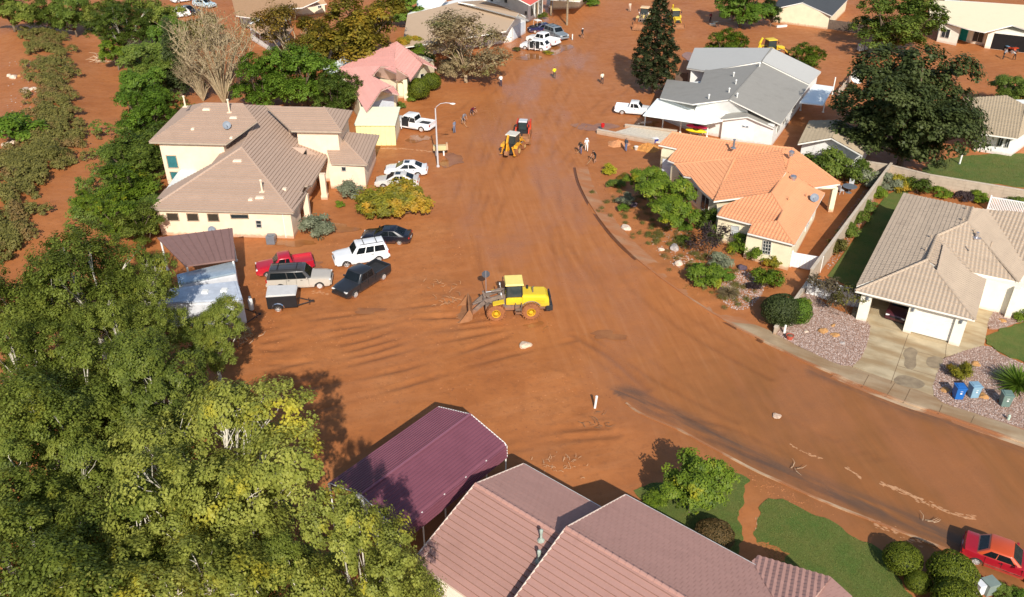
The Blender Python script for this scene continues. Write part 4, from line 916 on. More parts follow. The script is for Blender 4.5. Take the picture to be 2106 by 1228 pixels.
# ---- grey roofed manufactured house with white carports
c5 = cv(1200, 100)
H = House('grey_house', 'white house with grey shingle roofs and a white front carport', 1500, 230, M_SHINGLE, M_WHITE, 'plain', .5, trim=M_FRAME)
zr = 5.0
k1 = H.face(c5, [(905, -4, 3.), (840, 160, 3.), (985, 182, 3.3), (1170, 158, 4.), (1455, 105, 5.3), (1535, -4, 5.3)], mat=M_SHINGL2, style='sheet')
k2 = H.face(c5, [(1838, 293, 3.05), (1935, 190, 3.05), (1535, -4, 5.3), (1455, 105, 5.3)], mat=M_SHINGL2, style='sheet')
k3 = H.face(c5, [(680, 250, 3.), (622, 402, 3.), (890, 452, 3.7), (1190, 415, 5.), (1455, 118, 5.), (1165, 160, 4.), (1005, 140, 3.4), (950, 282, 3.5)])
k4 = H.face(c5, [(1605, 618, 3.), (1835, 300, 3.), (1455, 118, 5.), (1190, 415, 5.)])
k5 = H.face(c5, [(1160, 530, 2.95), (1110, 580, 2.62), (1335, 555, 3.4), (1335, 508, 3.6)])
k6 = H.face(c5, [(1552, 648, 2.55), (1580, 618, 2.6), (1335, 508, 3.6), (1335, 555, 3.4)])
H.cap(k3[3], k3[4]); H.cap(k1[4], k1[5])
fr0, fr1 = G(*c5(1115, 738)), G(*c5(1495, 795))
H.walls([fr0, fr1, fr1 + Vector((2, 3.5, 0)), fr0 + Vector((2, 4.2, 0))], 0, 2.5)
H.w.poly([(fr0.x, fr0.y, 2.49), (fr1.x, fr1.y, 2.49), tuple(R(*c5(1335, 562), vplane(fr0, fr1)))])
m0 = Vector((31.0, 97.9, 0)); m1 = Vector((38.9, 113.0, 0)); m2 = Vector((33.5, 117, 0)); m3 = Vector((20.9, 113.5, 0)); m4 = Vector((19.2, 107.8, 0)); m5 = Vector((22.5, 103.2, 0))
H.walls([m0, m1, m2, m3, m4, m5], 0, 2.8)
H.walls([Vector((25., 119.7, 0)), Vector((39.0, 113.2, 0)), Vector((42.2, 118., 0)), Vector((30, 129, 0)), Vector((27.6, 129, 0))], 0, 2.85)
ga, gb = G(*c5(930, 462), 3.), G(*c5(1345, 500), 3.6); H.w.poly([tuple(G(*c5(900, 520), 2.6)), tuple(G(*c5(1350, 560), 2.8)), tuple(G(*c5(1335, 505), 3.9)), tuple(G(*c5(1190, 428), 4.75)), tuple(G(*c5(925, 462), 3.5))])
H.build()
fv = vplane(fr0, fr1)
for (x, y) in ((1295, 630), (1325, 634)): H.win_px(c5, fv, [(x, y - 4), (x + 18, y - 2), (x + 18, y + 8), (x, y + 6)], frame=M_BLUEW)
for (t0, t1) in ((.12, .22), (.3, .42), (.62, .75)): H.window(wallrect(m0, m1, t0, t1, 1.0, 2.1), bars=(1, 0))
for (x, y, pl) in ((1433, 150, k3), (1222, 228, k3), (1240, 290, k3), (1185, 358, k3), (1020, 410, k3), (1250, 400, k4)):
    q = R(*c5(x, y), fitplane(pl)); MB().cyl(q - Vector((0, 0, .1)), q + Vector((0, 0, .5)), .07, 8).lathe([(.13, .45), (.13, .56), (.03, .62)], 8, q).obj('vent_pipe', M_POST, H.root)
# front carport
def canopy(name, label, cf, pts, z, posts, mat, ribs=0, thick=.14, pmat=None, cat='carport'):
    V = [G(*cf(*p[:2]), p[2] if len(p) > 2 else z) for p in pts]; c = sum(V, Vector()) / len(V)
    rt_ = thing(name, label, cat, (c.x, c.y, 0), 0, None, True); n = len(V)
    B = MB().add(V + [v - Vector((0, 0, thick)) for v in V], [tuple(range(n)), tuple(range(2 * n - 1, n - 1, -1))] + [(i, n + i, n + (i + 1) % n, (i + 1) % n) for i in range(n)])
    r = B.obj('roof', mat, rt_)
    for i in range(ribs):
        f = (i + .5) / ribs; a, b = V[0].lerp(V[1], f), V[3].lerp(V[2], f); up = Vector((0, 0, .035))
        MB().tube([a + up, b + up], .03, 4).obj('rib', mat, r).location = (0, 0, 0)
    if posts == 'corners': posts = [None] * 4
    for pi, xy in enumerate(posts):
        p = V[pi].lerp(c, .07) if xy is None else G(*cf(*xy)); p.z = 0; zt = onz(p, fitplane(V)).z - thick; MB().box((p.x, p.y, zt / 2), (.13, .13, zt)).box((p.x, p.y, .06), (.24, .24, .12)).obj('post', pmat or M_POST, rt_)
    return rt_, V
canopy('carport', 'white flat carport roof on posts in front of the grey roofed house', c5, [(485, 540), (600, 405), (880, 455, 2.75), (1135, 585, 2.75), (990, 612)], 2.6, [(497, 637), (641, 657), (786, 682), (937, 716), (1003, 722)], M_LTGREY)
canopy('carport', 'small white patio cover on the far right side of the grey roofed house', c5, [(1760, 438), (1880, 288), (2040, 310), (1952, 458)], 2.6, [(1950, 520), (1765, 505), (2025, 375)], M_LTGREY)

# ---- background houses: gable boxes with real roofs, walls and windows
def simple_house(name, label, cf, site_px, roofmat, wallmat, faces, foot, h, gables=(), style='plain', trim=None, wins=()):
    Hh = House(name, label, site_px[0], site_px[1], roofmat, wallmat, style, .45, trim=trim or M_FRAME)
    F = [Hh.face(cf, f) for f in faces]; fp = [G(*cf(*p)) for p in foot]; Hh.walls(fp, 0, h)
    for (i, j, x, y) in gables:
        vp = vplane(fp[i], fp[j]); Hh.w.poly([(fp[i].x, fp[i].y, h - .01), (fp[j].x, fp[j].y, h - .01), tuple(R(*cf(x, y), vp))])
    Hh.build()
    for (i, j, t0, t1, z0, z1, *k) in wins:
        if k and k[0] == 'door': Hh.panel('front_door', wallrect(fp[i], fp[j], t0, t1, z0, z1), k[1], .04)
        elif k and k[0] == 'garage': Hh.garage_door(wallrect(fp[i], fp[j], t0, t1, z0, z1), k[1])
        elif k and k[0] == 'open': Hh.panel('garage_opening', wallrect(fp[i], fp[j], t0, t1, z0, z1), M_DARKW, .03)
        else: Hh.window(wallrect(fp[i], fp[j], t0, t1, z0, z1), bars=(1, 0))
    return Hh, fp
cI = cv(0, 0, 1)
simple_house('beige_house', 'house with wide beige shingle roof and white garage end by the parked trucks', cI, (960, 60), M_BUFFS, M_WHITE,
    [[(826, 98, 3.), (1041, 64, 3.), (1067, 27, 5.0), (942, 4, 5.0), (838, 30, 4.6)], [(1088, 42, 3.), (1000, 0, 3.), (942, 4, 5.0), (1067, 27, 5.0)]],
    [(1052, 86), (1081, 68), (985, 18), (840, 60), (850, 118)], 2.8, [(0, 1, 1066, 31)], wins=[(0, 1, .12, .9, .05, 2.2, 'garage', M_BLUEW), (4, 0, .7, .78, .9, 2.1), (4, 0, .5, .6, .9, 2.1)])
cP = cv(1000, 0, 6.364)
simple_house('white_house', 'tall white house with a red roof edge at the top of the photo', cP, (1070, 20), M_REDR, M_WHITE,
    [[(330, -60, 6.6), (575, 68, 5.2), (740, -30, 5.2), (560, -170, 6.6)], [(-80, -20, 5.2), (330, -60, 6.6), (560, -170, 6.6), (120, -190, 5.2)]],
    [(-60, 215), (548, 290), (740, 190), (660, 20), (0, 10)], 4.9, [], wins=[(0, 1, .2, .26, 2.9, 3.6), (0, 1, .5, .56, 2.9, 3.6), (0, 1, .93, .98, 1.2, 1.9), (1, 2, .15, .35, .8, 3.), (1, 2, .45, .62, .8, 3.2), (1, 2, .72, .92, .4, 3.)])
simple_house('cream_building', 'low cream building behind two palms at the top edge', cP, (1170, 8), M_CREAMR, M_CREAM,
    [[(840, -10, 3.3), (1225, 18, 3.3), (1500, -260, 4.8), (900, -280, 4.8)]], [(870, 128), (1215, 108), (1420, -20), (1500, -150), (900, -160)], 3.1, [], wins=[(1, 2, .2, .4, .8, 2.2)])
cR = cv(480, 0)
simple_house('pale_blue_house', 'small house with pale blue roof beyond the beige roofed house', cR, (890, 25), pm('pale_blue_roof', (.66, .74, .80), .5, .04), M_WHITE,
    [[(1495, 48, 3.), (1665, 72, 3.), (1760, -40, 4.6), (1480, -60, 4.6)]], [(1520, 135), (1645, 125), (1740, 30), (1500, 20)], 2.9, [], wins=[(1, 2, .3, .6, .9, 2.)])
simple_house('brown_roof_house', 'house with broad flat brown roof behind the bare willow', cR, (540, 25), pm('brown_flat_roof', (.46, .27, .14), .8, .1), M_WHITE,
    [[(20, 128, 3.), (330, 168, 3.1), (500, 10, 3.6), (420, -60, 3.6), (-20, -40, 3.4)]], [(60, 190), (330, 235), (480, 70), (60, 40)], 2.9, [], wins=[(0, 1, .4, .5, 1, 2.1), (0, 1, .7, .8, 1, 2.1)])
simple_house('gabled_cottage', 'white walled cottage with brown gabled roof glimpsed between autumn trees', cR, (590, 60), pm('brown_gable_roof', (.47, .29, .165), .8, .1), M_WHITE,
    [[(110, 205, 3.), (300, 330, 3.), (400, 330, 3.2), (280, 165, 4.4)], [(280, 165, 4.4), (400, 330, 3.2), (480, 240, 3.), (400, 130, 3.1)]], [(150, 330), (300, 420), (460, 330), (400, 200)], 2.8, [], wins=[(0, 1, .3, .5, 1, 2.), (1, 2, .3, .5, 1, 2.)])
simple_house('cream_cottage', 'cream cottage with white gables half hidden by the golden tree', cR, (640, 25), pm('brown_gable_roof', (.47, .29, .165), .8, .1), M_CREAM,
    [[(400, 70, 3.), (560, 62, 3.), (700, 0, 4.2), (520, -40, 4.2)], [(560, 62, 3.), (760, 30, 3.), (700, -40, 4.2), (640, -20, 4.2)]], [(410, 130), (560, 130), (750, 105), (700, 20), (480, 0)], 2.8, [], wins=[(0, 1, .3, .5, 1, 2.), (1, 2, .7, .85, 1, 2.2)])
simple_house('small_rose_shed', 'little cream outbuilding with dark rose roof left of the rose house', cR, (668, 110), pm('dark_rose_roof', (.30, .13, .10), .8, .12), M_CREAM,
    [[(665, 400, 2.6), (790, 410, 2.6), (830, 335, 3.2), (690, 330, 3.2)]], [(680, 490), (790, 500), (850, 440), (700, 420)], 2.4, [], wins=[(0, 1, .35, .6, .8, 1.7)])
canopy('patio_awning', 'white patio cover attached behind the rose tiled house', cR, [(730, 560), (790, 610), (1060, 455), (960, 430)], 2.4, [(800, 680), (745, 640)], M_LTGREY, cat='awning')
cT = cv(1576, 0)
simple_house('dark_roof_house', 'cream house with charcoal shingle roof at the top edge', cT, (1660, 40), M_DKSH, M_CREAM,
    [[(535, 130, 2.4), (665, -5, 2.4), (420, -130, 3.9), (295, 20, 3.9)], [(150, -60, 2.4), (42, 75, 2.4), (295, 20, 3.9), (420, -130, 3.9)]],
    [(55, 182), (495, 240), (640, 95), (560, 10), (170, 0)], 2.25, [(0, 1, 295, 30)])
Hc, fp = simple_house('long_cream_house', 'long cream house with teal door and open garage at the top right', cT, (2010, 60), M_CREAMR, M_IVORY,
    [[(1330, 140, 3.1), (1640, 235, 3.1), (1780, 262, 3.1), (2005, 205, 4.0), (2400, 330, 3.1), (2500, 60, 5.4), (1330, 0, 5.2)]],
    [(1385, 340), (1545, 372), (1560, 320), (1640, 345), (1655, 350), (1770, 372), (1775, 392), (2260, 450), (2400, 200), (1420, 130)], 2.9, [],
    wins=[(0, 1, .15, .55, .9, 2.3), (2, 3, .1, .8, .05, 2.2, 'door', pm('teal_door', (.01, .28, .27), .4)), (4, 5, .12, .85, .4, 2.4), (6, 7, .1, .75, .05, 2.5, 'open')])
Hc.w = MB()
simple_house('striped_roof_house', 'white house with striped buff tile roof right of the big dark tree', cT, (2040, 280), M_BUFF2, M_WHITE,
    [[(1640, 1072, 2.9), (2045, 1130, 2.9), (2110, 860, 4.2), (1960, 780, 4.2), (1600, 800, 4.0)], [(2045, 1130, 2.9), (2300, 960, 2.9), (2110, 860, 4.2)]],
    [(1690, 1228), (1990, 1275), (2250, 1080), (2100, 980), (1700, 980)], 2.75, [], style='barrel', wins=[(0, 1, .55, .68, 1.0, 2.2), (0, 1, .75, .86, 1.0, 2.2)])
c3 = cv(1576, 280)
simple_house('white_garage', 'small white gabled garage with striped buff roof behind the oleanders', cT, (1700, 310), M_BUFF2, M_WHITE,
    [[(350, 985, 2.6), (258, 1172, 2.6), (530, 1125, 3.6), (600, 980, 3.6)], [(785, 1268, 2.6), (850, 1100, 2.6), (600, 980, 3.6), (530, 1125, 3.6)]],
    [(268, 1300), (745, 1402), (840, 1230), (380, 1150)], 2.45, [(0, 1, 525, 1138)], style='barrel')
# yellow shed between tan and rose houses
s0, s1_ = G(735, 299), G(815, 299)
rt_ = thing('yellow_shed', 'bright yellow board shed with pale top beside the white pickup', 'shed', ((s0.x + s1_.x) / 2, s0.y, 0), 0, None, True)
d = (s1_ - s0).normalized(); nb = 8
for i in range(nb):
    a, b = s0.lerp(s1_, i / nb + .004), s0.lerp(s1_, (i + 1) / nb - .004); MB().box(((a.x + b.x) / 2, a.y, 1.35), ((b - a).length, .06, 2.7)).obj('board', pm('yellow_board', (.84, .80, .36), .6, .05), rt_)
MB().box(((s0.x + s1_.x) / 2, s0.y + 2.6, 1.3), ((s1_ - s0).length * .97, 5.0, 2.6)).obj('wall', M_CREAM, rt_)
MB().box(((s0.x + s1_.x) / 2, s0.y + 2.5, 2.78), ((s1_ - s0).length + .2, 5.6, .12), rx=.05).obj('roof', pm('pale_yellow_roof', (.80, .82, .60), .6, .05), rt_)

# ---- purple metal carport in the foreground
cC = cv(640, 800)
TL, RF, RBd = G(*cC(1025, 145), 3.0), G(*cC(1285, 235), 3.85), G(*cC(1580, 470), 3.0); BL = G(*cC(140, 765), 3.0)
ul = (BL - TL); Lc = ul.length; ul.normalize(); wv = (RBd - TL); wv -= ul * wv.dot(ul); Wc = wv.length; wv.normalize()
rt_ = thing('metal_carport', 'large purple ribbed metal carport in the foreground beside the trees', 'carport', (TL + ul * Lc / 2 + wv * Wc / 2)[:2] + (0,), 0, None, True)
M_PURP = NT('purple_metal'); n = M_PURP.noise(.8, detail=4); M_PURP.base(M_PURP.mix(M_PURP.val(n, .3, .7), (.175, .060, .082), (.21, .074, .10))); M_PURP.rough(.38); M_PURP.b.inputs['Specular IOR Level'].default_value = .6; M_PURP = M_PURP.m
prof = [(-.02, -1.0), (0, 0.0)]
def carp(s):     # outline across the width: 0..1 -> (w, z)
    if s < .02: return (0, 3.0)
    return None
zpts = [(0., 2.2), (0., 2.95), (.15, 3.05), (Wc / 2, 3.9), (Wc - .2, 3.08), (Wc, 2.9), (Wc + .02, 2.05)]
seg = []
for (a, b) in zip(zpts[:-1], zpts[1:]):
    L = math.hypot(b[0] - a[0], b[1] - a[1]); k = max(1, round(L / .23))
    for i in range(k): seg.append((a[0] + (b[0] - a[0]) * i / k, a[1] + (b[1] - a[1]) * i / k, a[0] + (b[0] - a[0]) * (i + 1) / k, a[1] + (b[1] - a[1]) * (i + 1) / k))
per = 4
for g in range(0, len(seg), per):
    B = MB()
    for (x0, z0, x1, z1) in seg[g:g + per]:
        nx, nz = -(z1 - z0), (x1 - x0); q = math.hypot(nx, nz) or 1; nx, nz = nx / q * .06, nz / q * .06
        lerp = lambda f, h: (x0 + (x1 - x0) * f + nx * h, z0 + (z1 - z0) * f + nz * h)
        pr = [lerp(0, 0), lerp(.62, 0), lerp(.72, 1), lerp(.92, 1), lerp(1., 0)]
        vs = []
        for (w, z) in pr:
            for e in (0, Lc): p = TL + wv * w + ul * e; vs.append((p.x, p.y, z))
        B.add(vs, [(2 * i, 2 * i + 1, 2 * i + 3, 2 * i + 2) for i in range(4)])
    B.obj('roof_panel', M_PURP, rt_)
for e in (-.02, Lc + .02):
    MB().tube([Vector((*(TL + wv * w + ul * e)[:2], z + .02)) for (w, z) in zpts], .032, 6).obj('edge_trim', M_POST, rt_)
q0_, q1_ = TL + wv * (Wc / 2), TL + wv * (Wc / 2) + ul * Lc; MB().box(((q0_.x + q1_.x) / 2, (q0_.y + q1_.y) / 2, 3.97), (Lc, .16, .04), math.atan2(ul.y, ul.x)).obj('ridge_cap', pm('ridge_highlight', (.27, .105, .14), .35, .05), rt_)  # paler strip carries the ridge highlight as colour
for i in range(6):
    e = Lc * i / 5
    for w in (.1, Wc - .08): p = TL + wv * w + ul * e; MB().box((p.x, p.y, 1.5), (.08, .08, 3.0)).obj('post', M_POST, rt_)
    MB().tube([Vector((*(TL + wv * w + ul * min(max(e, .1), Lc - .1))[:2], z - .1)) for (w, z) in zpts[2:5]], .045, 4).obj('rafter', M_POST, rt_)
# stored things under its near end
def stow(name, label, cat, l, w, d, z, mat, rz=0):
    p = TL + ul * l + wv * w; r_ = thing(name, label, cat, (p.x, p.y, 0), rz); MB().box((0, 0, z / 2), (d[0], d[1], z)).obj('body', mat, r_, bevel=.06); MB().box((0, 0, z + .05), (d[0] * 1.04, d[1] * 1.04, .1)).obj('lid', M_POST, r_, bevel=.02); return r_
stow('storage_crate', 'pale storage crate stacked under the open end of the purple carport', 'crate', Lc - .9, 1.1, (1.4, 1.0), 1.3, pm('pale_crate', (.52, .47, .40), .7), .8)
stow('storage_crate', 'grey storage crate beside the pale one under the purple carport', 'crate', Lc - 1.2, 2.6, (1.2, 1.2), .9, M_GREYV, .6)
# brown lean-to cover beside the tan house
cL = cv(300, 420)
canopy('metal_shelter', 'flat brown metal shelter roof next to the tan house wall', cL, [(92, 272, 3.3), (705, 193, 3.3), (726, 447, 3.0), (320, 502, 3.0)], 3.2, 'corners', pm('brown_metal', (.235, .135, .115), .55, .08), 9, cat='shelter')

# ---- walls and fences
M_BLOCK = pm('block_wall', (.48, .385, .285), .9, .12, 1.5, .3, mud=.35, mudz=(0, .5))
def blockwall(name, label, pts, h, th=.2, cat='wall', mat=None, blocks=True, px=True):
    P = [G(*p) for p in pts] if px else pts; c = P[0]
    r_ = thing(name, label, cat, (c.x, c.y, 0), 0, None, True); mat = mat or M_BLOCK
    nc = max(1, int(round(h / .4))) if blocks else 1
    for a, b in zip(P[:-1], P[1:]):
        d = (b - a); L = d.length; d.normalize(); rz = math.atan2(d.y, d.x); nb = max(1, int(L / 1.2)) if blocks else 1
        for k in range(nc):
            for i in range(nb):
                m = a + d * ((i + .5) * L / nb); MB().box((m.x, m.y, (k + .5) * h / nc), (L / nb - .02, th, h / nc - .02), rz).obj('block', mat, r_)
        m = (a + b) / 2; MB().box((m.x, m.y, (h - .03) / 2), (L, th * .8, h - .03), rz).obj('core', mat, r_); MB().box((m.x, m.y, h + .035), (L, th * 1.35, .07), rz).obj('coping', pm('coping', (.55, .46, .36), .9), r_)
    return r_
blockwall('block_wall', 'tall beige block wall between the orange and buff roofed houses', [(1662, 590), (1826, 366)], 1.75)
blockwall('block_wall', 'beige block wall along the back lawn', [(1770, 357), (1826, 366), (1905, 386), (2110, 421)], 1.5)
blockwall('retaining_wall', 'low tapering garden wall running from the white fence to the kerb', [(1592, 690), (1662, 590)], .75, .22)
blockwall('retaining_wall', 'low pale garden wall in front of the white carport', [(1228, 275), (1345, 297)], .55, .3)
blockwall('retaining_wall', 'low muddy step wall along the carport slab', [(1285, 262), (1392, 275)], .35, .3)
s_ = MB().prism([G(*p)[:2] for p in ((1250, 279), (1300, 264), (1385, 276), (1400, 300), (1345, 294))], 0., .22).obj('gravel_slab', pm('pale_gravel_fill', (.60, .54, .44), .95, .15, 4., .5)); struct(s_)
def picket(name, label, pts, h, n, mat=None, solid=True):
    P = [G(*p) for p in pts]; r_ = thing(name, label, 'fence', (P[0].x, P[0].y, 0), 0, None, True); mat = mat or M_POST; a, b = P; d = b - a; L = d.length; d.normalize(); rz = math.atan2(d.y, d.x)
    for i in range(n):
        m = a + d * ((i + .5) * L / n); MB().box((m.x, m.y, h / 2), (L / n - .012 if solid else L / n * .6, .04, h - .1), rz).obj('board', mat, r_)
    for z in (.15, h - .03): m = (a + b) / 2; MB().box((m.x, m.y, z), (L, .07, .1), rz).obj('rail', mat, r_)
    for i in range(max(2, int(L / 2.2) + 1)):
        m = a.lerp(b, i / max(1, int(L / 2.2))); MB().box((m.x, m.y, h / 2 + .05), (.13, .13, h + .1), rz).lathe([(.1, h + .1), (.02, h + .2)], 4, (m.x, m.y, 0)).obj('post', mat, r_)
    return r_
M_VINYL = pm('white_vinyl', (.82, .82, .80), .4, .03, mud=.3, mudz=(0, .3))
picket('vinyl_fence', 'white vinyl fence between the block wall and buff roofed house', [(1658, 606), (1768, 636)], 1.7, 22, M_VINYL)
picket('vinyl_fence', 'short white vinyl gate fence at the corner of the orange roofed house', [(1625, 549), (1686, 560)], 1.5, 10, M_VINYL)
picket('picket_fence', 'white picket fence behind the buff tiled roof', [(2030, 432), (2112, 446)], 1.5, 24, M_VINYL, False)
picket('wooden_fence', 'weathered brown wooden fence beside the charcoal roofed house', [(1702, 60), (1780, 70)], 1.6, 26, pm('grey_wood', (.14, .10, .075), .9, .2))
picket('board_fence', 'short weathered board fence left of the grey roofed house', [(1389, 170), (1412, 173)], 1.5, 8, pm('grey_wood', (.14, .10, .075), .9, .2))
picket('yard_rail', 'pale timber fence rail running beside the grey house yard', [(1723, 200), (1757, 158)], 1.1, 12, pm('pale_wood', (.5, .42, .33), .9, .2), False)
# ------------------------------------------------------------------ vegetation
def leafmat(name, dark, mid, light, accent=None, amount=0., trans=.34):
    if name in MATS: return MATS[name]
    t = NT(name); tint = t.attr('tint').outputs['Fac']; oi = t.new('ShaderNodeObjectInfo')
    c = t.ramp(t.math('ADD', tint, t.val(oi.outputs['Random'], 0, 1, -.16, .14)), [(0., dark), (.5, mid), (1., light)])
    if accent:
        n = t.noise(.33, t.coord('Object'), detail=3); f = t.val(n, .62 - amount * .35, .72 - amount * .3, 0, .9)
        f = t.math('MULTIPLY', f, t.val(tint, .1, .6, .35, 1.)); c = t.mix(f, c, accent)
    t.base(c); t.rough(.55); t.b.inputs['Specular IOR Level'].default_value = .25
    tr = t.new('ShaderNodeBsdfTranslucent'); t.link(c, tr.inputs[0]); mx = t.new('ShaderNodeMixShader'); mx.inputs[0].default_value = trans
    out = t.n['Material Output']; t.link(t.b.outputs[0], mx.inputs[1]); t.link(tr.outputs[0], mx.inputs[2]); t.link(mx.outputs[0], out.inputs[0])
    MATS[name] = t.m; return t.m
LM = dict(
    cotton=leafmat('cottonwood_leaf', (.082, .112, .016), (.178, .218, .032), (.290, .318, .056), (.31, .29, .03), .03),
    gold=leafmat('yellowing_leaf', (.140, .165, .024), (.295, .318, .055), (.44, .44, .092), (.54, .46, .04), .14),
    green=leafmat('green_leaf', (.056, .092, .014), (.135, .192, .028), (.235, .285, .048)),
    deep=leafmat('deep_green_leaf', (.050, .100, .010), (.125, .215, .020), (.220, .320, .036)),
    darkg=leafmat('dark_evergreen_leaf', (.026, .040, .012), (.058, .080, .022), (.108, .132, .040)),
    conif=leafmat('conifer_needle', (.020, .032, .012), (.050, .066, .024), (.10, .118, .044)),
    fresh=leafmat('fresh_green_leaf', (0.053, 0.100, 0.009), (0.142, 0.212, 0.017), (0.254, 0.325, 0.029), (0.472, 0.425, 0.024), .12),
    autumn=leafmat('autumn_leaf', (0.106, 0.077, 0.014), (0.236, 0.177, 0.026), (0.389, 0.289, 0.047), (0.401, 0.224, 0.035), .5),
    goldgrn=leafmat('golden_green_leaf', (.085, .080, .010), (.215, .180, .022), (.36, .28, .035), (.42, .27, .03), .4),
    tanny=leafmat('tan_dry_leaf', (.165, .120, .058), (.335, .255, .130), (.50, .40, .22), (.25, .26, .07), .3),
    sage=leafmat('sage_leaf', (0.100, 0.116, 0.065), (0.218, 0.236, 0.142), (0.354, 0.372, 0.236)),
    yelbush=leafmat('yellow_green_bush_leaf', (0.083, 0.088, 0.009), (0.242, 0.230, 0.021), (0.425, 0.366, 0.035), (0.543, 0.307, 0.024), .4),
    brown=leafmat('brown_shrub_leaf', (0.047, 0.033, 0.021), (0.112, 0.088, 0.047), (0.201, 0.159, 0.083)),
    plum=leafmat('plum_shrub_leaf', (0.024, 0.017, 0.017), (0.059, 0.038, 0.038), (0.112, 0.077, 0.071)),
    box=leafmat('clipped_leaf', (0.053, 0.077, 0.007), (0.136, 0.171, 0.012), (0.224, 0.254, 0.024)),
    olive=leafmat('olive_brush_leaf', (.070, .072, .016), (.165, .155, .036), (.27, .24, .065), (.26, .16, .06), .3),
    yellow=leafmat('yellow_shrub_leaf', (0.165, 0.165, 0.012), (0.389, 0.366, 0.024), (0.590, 0.519, 0.035)),
    red=leafmat('reddish_shrub_leaf', (0.059, 0.042, 0.017), (0.147, 0.100, 0.035), (0.236, 0.142, 0.053)))
M_BARK = pm('pale_bark', (.60, .55, .45), .9, .25, 4., .5); M_BARKD = pm('brown_bark', (.16, .115, .075), .95, .25, 4., .5)
def rand_unit(rng, n):
    v = rng.normal(0, 1, (n, 3)); return v / np.linalg.norm(v, axis=1)[:, None]
def leaf_quads(rng, C, N, L, Wd):
    """quads at centres C with normals N"""
    n = len(C); r = rand_unit(rng, n); U = np.cross(N, r); U /= np.linalg.norm(U, axis=1)[:, None] + 1e-9; V = np.cross(N, U)
    U = U * (L / 2)[:, None]; V = V * (Wd / 2)[:, None]
    P = np.stack([C - U, C - V * 1. + U * .1, C + U, C + V + U * .1], 1)
    return P.reshape(-1, 3), np.arange(n * 4).reshape(-1, 4)
def crown(rng, lobes, nsub, nleaf, size, subr, up=.5, shell=.75):
    """lobes: (centre, radii). sub-clumps sit mostly on each lobe's surface, leaves round each clump"""
    C = []; N = []; T = []; subs = []
    w = np.array([l[1][0] * l[1][1] + l[1][2] ** 2 for l in lobes]); w /= w.sum()
    for (c, r), wi in zip(lobes, w):
        m = max(3, int(nsub * wi)); d = rand_unit(rng, m); d[:, 2] = np.where(d[:, 2] < -.35, -d[:, 2], d[:, 2])
        rad = 1 - (1 - shell) * rng.random(m) ** .7 * 1.2; S = np.array(c) + d * np.array(r) * rad[:, None]; subs.append(S)
        k = max(4, int(nleaf * wi / m))
        for q in range(m):
            e = rng.normal(0, 1, (k, 3)); e /= np.linalg.norm(e, axis=1)[:, None]; e *= (rng.random(k) ** .45)[:, None]
            sr = subr * rng.uniform(.6, 1.35); pts = S[q] + e * sr * np.array([1, 1, .8])
            nn = e * .55 + d[q] * .55 + np.array([.08, -.38, up + .15]) + rng.normal(0, .30, (k, 3)); nn /= np.linalg.norm(nn, axis=1)[:, None]
            C.append(pts); N.append(nn); T.append(np.clip(rng.normal(.52, .15) + rng.normal(0, .09, k), 0, 1))
    C = np.concatenate(C); N = np.concatenate(N); T = np.concatenate(T); s = size * rng.uniform(.65, 1.35, len(C))
    P, F = leaf_quads(rng, C, N, s, s * rng.uniform(.6, .9, len(C)))
    return P, F, np.repeat(T, 4), np.concatenate(subs)
def limbs(rng, B, base, lobes, subs, r0, h0, twigs=40, lean=(0, 0)):
    top = Vector((lean[0], lean[1], h0)); B.tube([base, Vector(base).lerp(top, .5) + Vector((rng.normal(0, .1), rng.normal(0, .1), 0)), top], [r0, r0 * .8, r0 * .65], 8)
    for (c, r) in lobes:
        c = Vector(c); m = top.lerp(c, .5) + Vector((rng.normal(0, .35), rng.normal(0, .35), rng.normal(0, .2))); e = c + Vector((0, 0, .1))
        B.tube([top - Vector((0, 0, .3)), m, c, e], [r0 * .42, r0 * .28, r0 * .12, r0 * .04], 6)
        d = np.linalg.norm(subs - np.array(c), axis=1); near = np.argsort(d)[: max(2, twigs // max(1, len(lobes)))]
        for i in near:
            q = Vector(subs[i]); s_ = m.lerp(c, rng.uniform(.2, 1.)); B.tube([s_, s_.lerp(q, .55) + Vector((rng.normal(0, .15), rng.normal(0, .15), rng.normal(0, .15))), q], [r0 * .13, r0 * .085, r0 * .035], 4, caps=False)
PROTO = {}
def make_proto(key, seed, R, Hc, zr, nl, nsub, nleaf, size, subr, trunk_h, r0, bark, spread=1., irregular=.3, up=.5, shell=.75, twigs=60, zlo=-.45):
    """R crown radius, Hc crown centre height, zr vertical radius"""
    rng = np.random.default_rng(seed); lobes = []
    for i in range(nl):
        a = 2.4 * i + rng.uniform(-.4, .4); q = math.sqrt((i + .5) / nl) * .72 * spread; z = rng.uniform(zlo, .75) * (1 - q * .45)
        rr = R * rng.uniform(.22, .40) * (.85 if key[:3] == 'cot' else 1.) * (1 + irregular * rng.uniform(-.5, .5))
        lobes.append(((math.cos(a) * q * R, math.sin(a) * q * R, Hc + z * zr), (rr, rr, rr * rng.uniform(.7, .95))))
    P, F, T, subs = crown(rng, lobes, nsub, nleaf, size, subr, up, shell)
    B = MB(); limbs(rng, B, (0, 0, -.3), lobes, subs, r0, trunk_h, twigs)
    tr = B.obj('trunk', bark, None, smooth='all'); cr = np_mesh('crown', P, F, LM['green'], attrs=dict(tint=T))
    PROTO[key] = (tr.data, cr.data); bpy.data.objects.remove(tr); bpy.data.objects.remove(cr)
make_proto('cot0', 1, 5.6, 7.4, 4.4, 24, 560, 56000, .155, .50, 3.2, .30, M_BARK, irregular=.6, zlo=-.8, shell=.8, twigs=50)
make_proto('cot1', 2, 5.4, 7.2, 4.5, 22, 520, 54000, .155, .52, 3.0, .28, M_BARK, irregular=.7, zlo=-.8, shell=.8, twigs=50)
